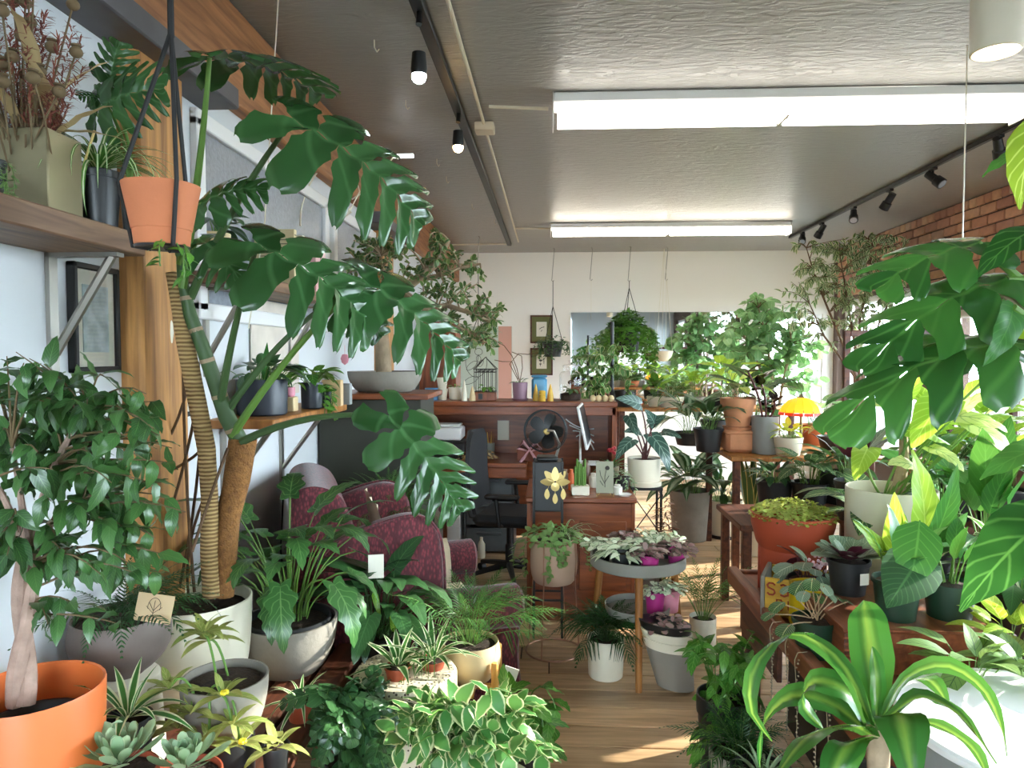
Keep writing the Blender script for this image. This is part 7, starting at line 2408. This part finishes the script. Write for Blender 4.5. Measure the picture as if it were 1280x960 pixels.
# ------------------------------------------------------------------ RIGHT FOREGROUND: big climbing philodendron
bp_ = thing('philodendron_plant', 'huge glossy split-leaf philodendron reaching in from the right edge', 'plant', (1.62, 1.5, ZR))
obj('pot', pot_mb(.14, .11, .22, 'taper'), M['terra'], bp_)
obj('soil', MB().lathe([(.125, .2), (0, .205)], 18), SOIL, bp_)
stem = [(0, 0, .2), (-.02, 0, .5), (-.06, 0, .8), (-.10, -.01, 1.05), (-.16, -.02, 1.3)]
obj('trunk', MB().tube(stem, [.028, .026, .024, .02, .014], 10), M['bark'], bp_)
T_bp = [monstera(.45, .40, 4, 35, .45, .34, 5, 9, sd=11, holes=False), monstera(.45, .34, 5, 50, .55, .38, 5, 9, sd=12, holes=False), leaf(.45, .20, 'heart', 12, 3, 45, 8, wave=.04, sd=3), monstera(.45, .30, 5, 60, .6, .3, 5, 9, sd=13, holes=False)]
BL = [((1222, 305, 1.45), (1094, 362, 1.38), (-.15, -.55, .82), 0, .82, 'bigphilo'),
      ((1300, 285, 1.42), (1218, 352, 1.36), (-.2, -.5, .85), 2, 1.0, 'bigphilo'),
      ((1258, 350, 1.45), (1078, 462, 1.34), (-.25, -.62, .75), 1, .72, 'bigphilo'),
      ((1300, 430, 1.40), (1034, 540, 1.28), (-.2, -.50, .85), 3, .62, 'bigphilo'),
      ((1266, 385, 1.30), (1228, 458, 1.24), (.15, -.95, .2), 2, .95, 'broad'),
      ((1285, 360, 1.52), (1240, 430, 1.5), (-.1, -.9, .3), 2, 1.2, 'broad'),
      ((1310, 140, 1.35), (1275, 262, 1.3), (-.8, -.5, .3), 2, 1.1, 'neon'),
      ((1290, 190, 1.42), (1228, 222, 1.38), (-.1, -.4, .9), 2, .8, 'bigphilo'),
      ((1310, 400, 1.60), (1215, 440, 1.6), (-.1, -.7, .7), 2, 1.1, 'neon'),
      ((1320, 640, 1.50), (1200, 765, 1.42), (-.5, -.6, .6), 2, 1.2, 'bigphilo'),
      ((1310, 560, 1.6), (1225, 600, 1.55), (-.2, -.5, .8), 2, 1.0, 'bigphilo'),
      ((1290, 450, 1.52), (1120, 440, 1.5), (0, -.5, .85), 1, .8, 'broad')]
for i, (b, tt, up, k, ws, g) in enumerate(BL):
    hero(bp_, T_bp[k], [G[g]], at(*b), at(*tt), up, wscale=ws)
    q = stem[min(4, 1 + i % 4)]
    obj('leaf_stalk', MB().tube(qcurve(q, loc(bp_, *b), .03, 7), .008, 7), M['stem'], bp_)
obj('aerial_twig', MB().tube([loc(bp_, *q) for q in ((1290, 395, 1.42), (1268, 378, 1.4), (1255, 368, 1.4), (1240, 370, 1.4))], [.012, .009, .006, .004], 7), M['bark'], bp_)
single('hanging_wire', MB().tube([(0, 0, 0), (0, 0, -.9)], .003, 5), M['ivory'], 'thin white wire hanging from the ceiling in front of the brick wall', 'wire', (at(1205, 225, 3.2).x, 3.2, CZ - .002))

# ------------------------------------------------------------------ RIGHT MIDDLE AND BACK: tables with plants
def table(label, x0, x1, y0, y1, z, mat='oak', th=.035, nm='plant_table'):
    t = thing(nm, label, 'table', ((x0 + x1) / 2, (y0 + y1) / 2, 0))
    obj('table_top', MB().box((0, 0, z - th / 2), (x1 - x0, y1 - y0, th), b=.005), M[mat], t)
    for sx in (-1, 1):
        for sy in (-1, 1):
            obj('leg', MB().box((sx * ((x1 - x0) / 2 - .05), sy * ((y1 - y0) / 2 - .05), (z - th) / 2), (.05, .05, z - th), b=.004), M['benchd'], t)
    return t


table('wooden plant table with terracotta pots and stained glass lamp in the back right', 1.30, 2.75, 5.2, 6.2, .86, 'oak')
table('high narrow plant table in front of the wall mirror', .62, 2.3, 6.75, 7.25, 1.10, 'oak')
table('dark plant table behind the display bench at the right', 1.55, 3.2, 3.7, 4.7, .72, 'benchd')
table('low dark side table with leafy pots left of the dark plant table', 1.08, 1.5, 4.1, 4.7, .62, 'benchd')
rk = thing('garment_rack', 'tall dark timber frame standing among plants before the bright window', 'frame', (2.22, 4.82, 0))
xa, xb = at(1058, 450, 4.82).x - 2.22, at(1190, 450, 4.82).x - 2.22
ztop = at(1058, 413, 4.82).z
for x in (xa, xb):
    obj('post', MB().box((x, 0, ztop / 2), (.04, .035, ztop), b=.004), M['benchd'], rk)
for z in (ztop - .02, .95):
    obj('rail', MB().box(((xa + xb) / 2, 0, z), (xb - xa - .04, .035, .04), b=.004), M['benchd'], rk)
single('bench_shade_box', MB().box((0, 0, .23), (.9, 1.5, .46), b=.01).box((0, 0, .47), (.86, 1.46, .02)), M['black'], 'black box standing in for the deep shade under the display bench', 'crate', (1.46, 2.3, 0))  # added block; its black colour stands for the shade beneath the bench
single('sun_block_box', MB().box((0, 0, .5), (.8, 1.0, 1.0), b=.01).box((-.405, -.25, .5), (.012, .46, .9), b=.004).box((-.405, .25, .5), (.012, .46, .9), b=.004), M['benchd'], 'low dark box added out of view by the brick wall to block the sun', 'cabinet', (3.1, 3.0, 0))  # unseen box added to keep direct sun off the aisle floor
sb = thing('shelf_unit', 'dark wooden shelf unit against the brick wall at the right edge', 'shelf', (3.25, 4.2, 0))
for z in (.5, .95, 1.4):
    obj('shelf_board', MB().box((0, 0, z), (.5, 1.3, .035), b=.004), M['benchd'], sb)
for (x, y) in ((-.23, -.62), (.23, -.62), (-.23, .62), (.23, .62)):
    obj('upright', MB().box((x, y, .75), (.04, .04, 1.5), b=.004), M['benchd'], sb)
single('lintel_beam', MB().box((0, 0, 0), (.14, 2.2, .10), b=.01), M['benchd'], 'brown timber beam on the brick wall over the right windows', 'beam', (WR - .09, 5.75, 2.06))

# terracotta stack, grey cylinder, lamp
ts = thing('pot_stack', 'terracotta pot on a saucer stacked on a square terracotta pot', 'pot', (at(924, 560, 5.45).x, 5.5, .86))
obj('square_pot', MB().box((0, 0, .085), (.22, .22, .17), b=.03).box((0, 0, .155), (.235, .235, .03), b=.012), M['terra2'], ts)
obj('saucer', MB().lathe([(0, .172), (.10, .172), (.115, .195), (.105, .195), (0, .185)], 28), M['terra2'], ts)
obj('pot', MB().lathe([(0, .197), (.085, .197), (.12, .36), (.13, .361), (.135, .41), (.125, .41), (.11, .34), (0, .33)], 32), M['terra2'], ts)
ts['_r'], ts['_z'] = .11, .38
clump(ts, kind_tpl('heart', .16), [G['neon'], M['stem']], 6, .38, .05, 20, .7, 1.0, 3)
pl = potted('rubber_plant', 'near-black rubber plant in a tall grey cylinder pot', 956, 566, 520, 33, 5.4, 'cyl', M['greypot'], taper=.96, z=.86)
T_ru = [leaf(.18, .085, 'ovate', 8, 2, 20, 14, sd=i) for i in range(2)]
rg = random.Random(8)
for st in range(3):
    top = loc(pl, (935, 950, 968)[st], (465, 475, 500)[st], 5.4 + .05 * (st - 1))
    obj('stem', MB().tube(qcurve((.02 * st - .02, 0, pl['_z']), top, .02, 6, (1, 0, 0)), .008, 7), M['stemr'], pl)
    for k in range(6):
        q = .35 + .65 * k / 5
        b_ = Vector((.02 * st - .02, 0, pl['_z'])).lerp(top, q)
        a_ = k * GA + st
        put('leaf', tmesh('leaf', T_ru[k % 2], [G['rubber']]), pl, frame(b_, (math.cos(a_), math.sin(a_), .75 if k > 3 else .35), (0, 0, 1), rg.uniform(.85, 1.1)))
lp = thing('stained_glass_lamp', 'small lamp with glowing amber stained glass shade', 'lamp', (at(1001, 540, 5.35).x, 5.35, .86))
zs_ = at(1001, 518, 5.35).z - .86
obj('base', MB().lathe([(0, 0), (.05, 0), (.045, .015), (.012, .03), (.009, zs_ + .08), (0, zs_ + .08)], 20), M['brass'], lp)
amber = plain('amber_glass', '#e2a02a', .35, emit=hexc('#e8951c'), es=.9)
redg = plain('red_glass', '#b03018', .35, emit=hexc('#b02a12'), es=.6)
NS = 14
for k in range(NS):
    a0_, a1_ = 2 * PI * k / NS + .015, 2 * PI * (k + 1) / NS - .015
    def rp_(a, r, z): return (r * math.cos(a), r * math.sin(a), zs_ + z)
    prof = [(.155, .018), (.135, .06), (.09, .105), (.03, .125)]
    vs = [rp_(a, r, z) for r, z in prof for a in (a0_, a1_)]
    obj('shade_panel', MB().add(vs, [(2 * i, 2 * i + 1, 2 * i + 3, 2 * i + 2) for i in range(3)]), amber, lp)
    vs = [rp_(a, r, z) for r, z in ((.162, -.004), (.156, .016)) for a in (a0_, a1_)]
    obj('shade_border', MB().add(vs, [(0, 1, 3, 2)]), redg, lp)
obj('finial', MB().lathe([(.028, zs_ + .124), (.02, zs_ + .13), (.006, zs_ + .15), (0, zs_ + .155)], 16), M['brass'], lp)

pl = potted('snake_plant', 'tall snake plant with yellow margins in a white cylinder pot on the floor', 940, 683, 645, 30, 5.75, 'cyl', M['ivory'], taper=.95, z=0)
grow(pl, 'sword', .62, 'snake', 15, 4)
pl = potted('dieffenbachia_plant', 'big dark speckled plant in the large round grey pot on the floor', 904, 668, 624, 46, 6.3, 'tub', M['cream'], taper=.72, z=0)
obj('saucer', MB().lathe([(0, -.0), (.13, 0), (.14, .03), (0, .03)], 24), M['black'], pl)
grow(pl, 'lance', .36, 'peace', 40, 5)
pl = potted('dieffenbachia_plant', 'pale speckled plant in the textured grey basket pot', 862, 656, 612, 50, 6.2, 'cyl', M['concrete'], taper=.85, z=0)
grow(pl, 'lance', .34, 'dieff', 44, 6)

TB = [  # kind, leaf, L, n, x, yb, yt, w, Y, style, pot, z, label
    ('lance', 'dieff', .34, 26, 862, 570, 540, 40, 5.9, 'nursery', 'nursery', .86, 'speckled dieffenbachia at the left end of the plant table'),
    ('lance', 'peace', .30, 22, 885, 560, 535, 36, 5.5, 'nursery', 'nursery', .86, 'dark broad-leaved plant at the front left of the plant table'),
    ('strap', 'spider', .34, 26, 838, 545, 520, 34, 6.9, 'cyl', 'ivory', 1.10, 'white-striped spider plant on the high table by the mirror'),
    ('split', 'lime', .20, 16, 868, 540, 515, 30, 6.9, 'cyl', 'concrete', 1.10, 'fresh green split-leaf plant on the high table'),
    ('heart', 'pothos', .13, 26, 820, 520, 500, 24, 6.95, 'cyl', 'ivory', 1.10, 'heart-leaved plant in a white pot at the left of the high table'),
    ('arrow', 'lime', .22, 16, 905, 540, 512, 36, 6.9, 'nursery', 'nursery', 1.10, 'bright arrow-leaved plant at the right of the high table'),
    ('frond', 'fern', .36, 30, 850, 520, 500, 28, 7.1, 'cyl', 'terra', 1.10, 'feathery fern at the back of the high table'),
    ('strap', 'spiderc', .30, 22, 893, 545, 512, 34, 6.0, 'nursery', 'nursery', .86, 'striped grassy plant in a black pot at the back of the plant table'),
    ('oval', 'neon', .10, 30, 985, 562, 546, 36, 5.3, 'cyl', 'ivory', .86, 'yellowish leafy plant in a white pot beneath the stained glass lamp'),
    ('split', 'xanadu', .26, 18, 940, 520, 490, 40, 6.1, 'nursery', 'nursery', .86, 'split-leaf plant at the back of the plant table behind the terracotta stack'),
    ('heart', 'audrey', .16, 22, 1020, 560, 530, 40, 6.0, 'taper', 'terra', .86, 'green leafy plant at the back right of the plant table'),
    ('oval', 'maroon', .18, 20, 1045, 575, 545, 44, 5.5, 'nursery', 'nursery', .86, 'dusky dark-leaved plant at the right end of the plant table'),
    ('oval', 'peace', .12, 40, 968, 622, 600, 44, 4.4, 'nursery', 'nursery', .62, 'low dark green bushy plant on the low dark side table'),
    ('heart', 'zebra', .13, 30, 1012, 625, 602, 44, 4.3, 'nursery', 'nursery', .62, 'pale-veined heart-leaved plant on the low dark side table'),
    ('oval', 'xanadu', .16, 30, 1050, 620, 590, 50, 4.3, 'nursery', 'nursery', .72, 'leafy green plant at the left front of the dark plant table'),
    ('paddle', 'maroon', .24, 12, 1066, 640, 600, 44, 3.85, 'nursery', 'nursery', .72, 'tall dark bronze paddle-leaved plant on the dark plant table'),
    ('lance', 'zebra', .26, 22, 1190, 620, 590, 50, 3.9, 'nursery', 'nursery', .72, 'striped calathea in the middle of the dark plant table'),
    ('oval', 'broad', .20, 26, 1150, 600, 570, 50, 4.4, 'terra' and 'taper', 'terra', .72, 'round-leaved green plant in terracotta on the dark plant table'),
    ('arrow', 'lime', .26, 14, 1230, 600, 560, 50, 4.2, 'nursery', 'nursery', .72, 'lime caladium at the right of the dark plant table'),
    ('lance', 'broad', .32, 24, 1250, 650, 610, 60, 3.82, 'nursery', 'nursery', .72, 'broad-leaved plant at the front right of the dark plant table'),
    ('paddle', 'broad', .34, 12, 1225, 740, 690, 60, 2.9, 'nursery', 'nursery', .60, 'tall paddle-leaved plant at the back of the display bench'),
    ('lance', 'spider', .22, 26, 1245, 720, 690, 50, 2.7, 'nursery', 'nursery', .60, 'striped white-green plant at the right of the display bench'),
    ('heart', 'zebra', .20, 16, 1085, 700, 660, 40, 3.1, 'nursery', 'nursery', .60, 'light striped plant beside the red bowl planter'),
    ('oval', 'peace', .17, 30, 1265, 760, 720, 70, 2.45, 'nursery', 'nursery', .60, 'dark leafy plant in a black tub at the right end of the bench'),
    ('arrow', 'broad', .24, 14, 1175, 690, 650, 40, 3.12, 'nursery', 'nursery', .60, 'broad arrow-leaved plant behind the lime-green upright plant'),
    ('heart', 'lime', .18, 16, 1330, 560, 520, 50, 3.3, 'taper', 'terra', .95, 'sunlit heart-leaved plant on the shelf unit at the right edge'),
    ('split', 'lime', .30, 18, 1190, 520, 490, 50, 4.55, 'taper', 'terra', .72, 'large sunlit split-leaf plant before the right window'),
    ('oval', 'pothos', .12, 30, 745, 505, 488, 24, 6.98, 'cyl', 'nursery', 1.10, 'bushy pothos at the far left end of the high table'),
]
for i, (kind, g, L, n, x, yb, yt, w, Y, style, potm, z, lab) in enumerate(TB):
    pl = potted('potted_plant', lab, x, yb, yt, w, Y, style, M[potm], z=z)
    hmax = .22 if pl['_h'] > .22 else pl['_h']
    if pl['_h'] > .24 or pl['_h'] < .08:      # pot rests on its table: keep a plausible height
        s_ = (.2 if pl['_h'] > .24 else .1) / pl['_h']
        for ch in pl.children:
            ch.scale.z = s_ if ch.name.startswith('pot') else 1
            if ch.name.startswith('soil'):
                ch.location.z *= s_
        pl['_h'] *= s_; pl['_z'] *= s_
    grow(pl, kind, L, g, n, 100 + i)

# variegated climber on a pole by the mirror
t = thing('climbing_pothos', 'cream-variegated pothos climbing a dark pole beside the mirror', 'plant', (at(748, 505, 6.9).x + .25, 6.92, 1.10))
obj('pot', pot_mb(.10, .08, .16, 'cyl'), M['nursery'], t)
obj('pole', MB().tube([(-.12, 0, .02), (-.12, 0, .82)], .018, 8), M['black'], t)
rg = random.Random(12)
tg = [tuple(loc(t, rg.uniform(722, 790), rg.uniform(432, 498), 6.85 + rg.uniform(-.12, .12))) for _ in range(46)]
twigs(t, [(-.12, 0, .15 + .1 * k) for k in range(7)] + [(0, 0, .15)], tg, [leaf(.075, .052, 'heart', 6, 2, 40, 8, sd=k) for k in range(2)], [G['variegated']], M['stem'], 5, 6, .003, .002, (.8, 1.2), .03, .5, .3)

# ficus audrey and weeping fig trees at the back window
def tree(label, x, Y, trunks, blobs, tpl, g, bark, per, r, seed, z=.0, potr=.17, poth=.32, potm='concrete', s=(.8, 1.2), hang=.35, spread=.3, limit=300):
    p = at(x, 600, Y)
    t = thing('indoor_tree', label, 'plant', (p.x, Y, z))
    obj('pot', pot_mb(potr, potr * .8, poth, 'cyl'), M[potm], t)
    obj('soil', MB().lathe([(potr * .9, poth * .9), (0, poth * .92)], 18), SOIL, t)
    rg = random.Random(seed)
    tp = []
    for k, pts in enumerate(trunks):
        P = [Vector((.02 * math.cos(k * 2), .02 * math.sin(k * 2), poth * .85))] + [loc(t, a, b_, Y + rg.uniform(-.05, .05) * (j + 1)) for j, (a, b_) in enumerate(pts)]
        obj('trunk', MB().tube(P, [r * (1 - .75 * j / (len(P) - 1)) for j in range(len(P))], 7), M[bark], t)
        for a, b_ in zip(P[1:], P[2:]):
            tp += [tuple(a.lerp(b_, q)) for q in (0, .33, .66, 1)]
    tg = []
    for (cx, cy, rx, ry, n) in blobs:
        for _ in range(n):
            a, q = rg.uniform(0, 6.28), math.sqrt(rg.random())
            tg.append(tuple(loc(t, cx + rx * q * math.cos(a), cy + ry * q * math.sin(a), Y + rg.uniform(-spread, spread))))
    twigs(t, tp, tg, tpl, [G[g]], M['twig'], per, seed, .005, .0015, s, .04, hang, .35, limit=limit)
    return t


tree('ficus with pale rounded leaves standing before the back wall at right of mirror', 962, 7.6, [[(966, 480), (958, 420), (948, 385)], [(978, 480), (990, 430), (985, 400)], [(960, 480), (935, 430), (925, 410)]],
     [(950, 395, 26, 26, 20), (925, 430, 32, 32, 22), (965, 440, 40, 40, 26), (990, 410, 24, 30, 12), (1010, 460, 30, 40, 14), (930, 470, 50, 24, 16)], [leaf(.115, .078, 'round', 6, 2, 30, 10, sd=k) for k in range(2)], 'audrey', 'bark', 7, .022, 3)
tree('tall airy weeping fig with tiny edged leaves in front of the brick wall', 1072, 6.9, [[(1070, 470), (1045, 410), (1020, 350), (1008, 310)], [(1074, 470), (1075, 400), (1090, 330), (1085, 300)], [(1078, 470), (1100, 400), (1130, 340)], [(1068, 470), (1030, 420), (1012, 380)], [(1075, 470), (1060, 380), (1050, 320)], [(1080, 470), (1110, 420), (1130, 390)]],
     [(1015, 330, 36, 34, 36), (1060, 320, 40, 30, 46), (1100, 330, 40, 36, 46), (1040, 375, 46, 34, 46), (1090, 385, 44, 34, 44), (1125, 345, 24, 34, 22), (1000, 380, 26, 44, 18), (1060, 420, 50, 22, 22), (1130, 300, 22, 12, 8)], [leaf(.065, .028, 'ovate', 4, 1, 40, 10, sd=k) for k in range(2)], 'benj', 'barkd', 9, .018, 4, hang=.6, s=(.8, 1.25))
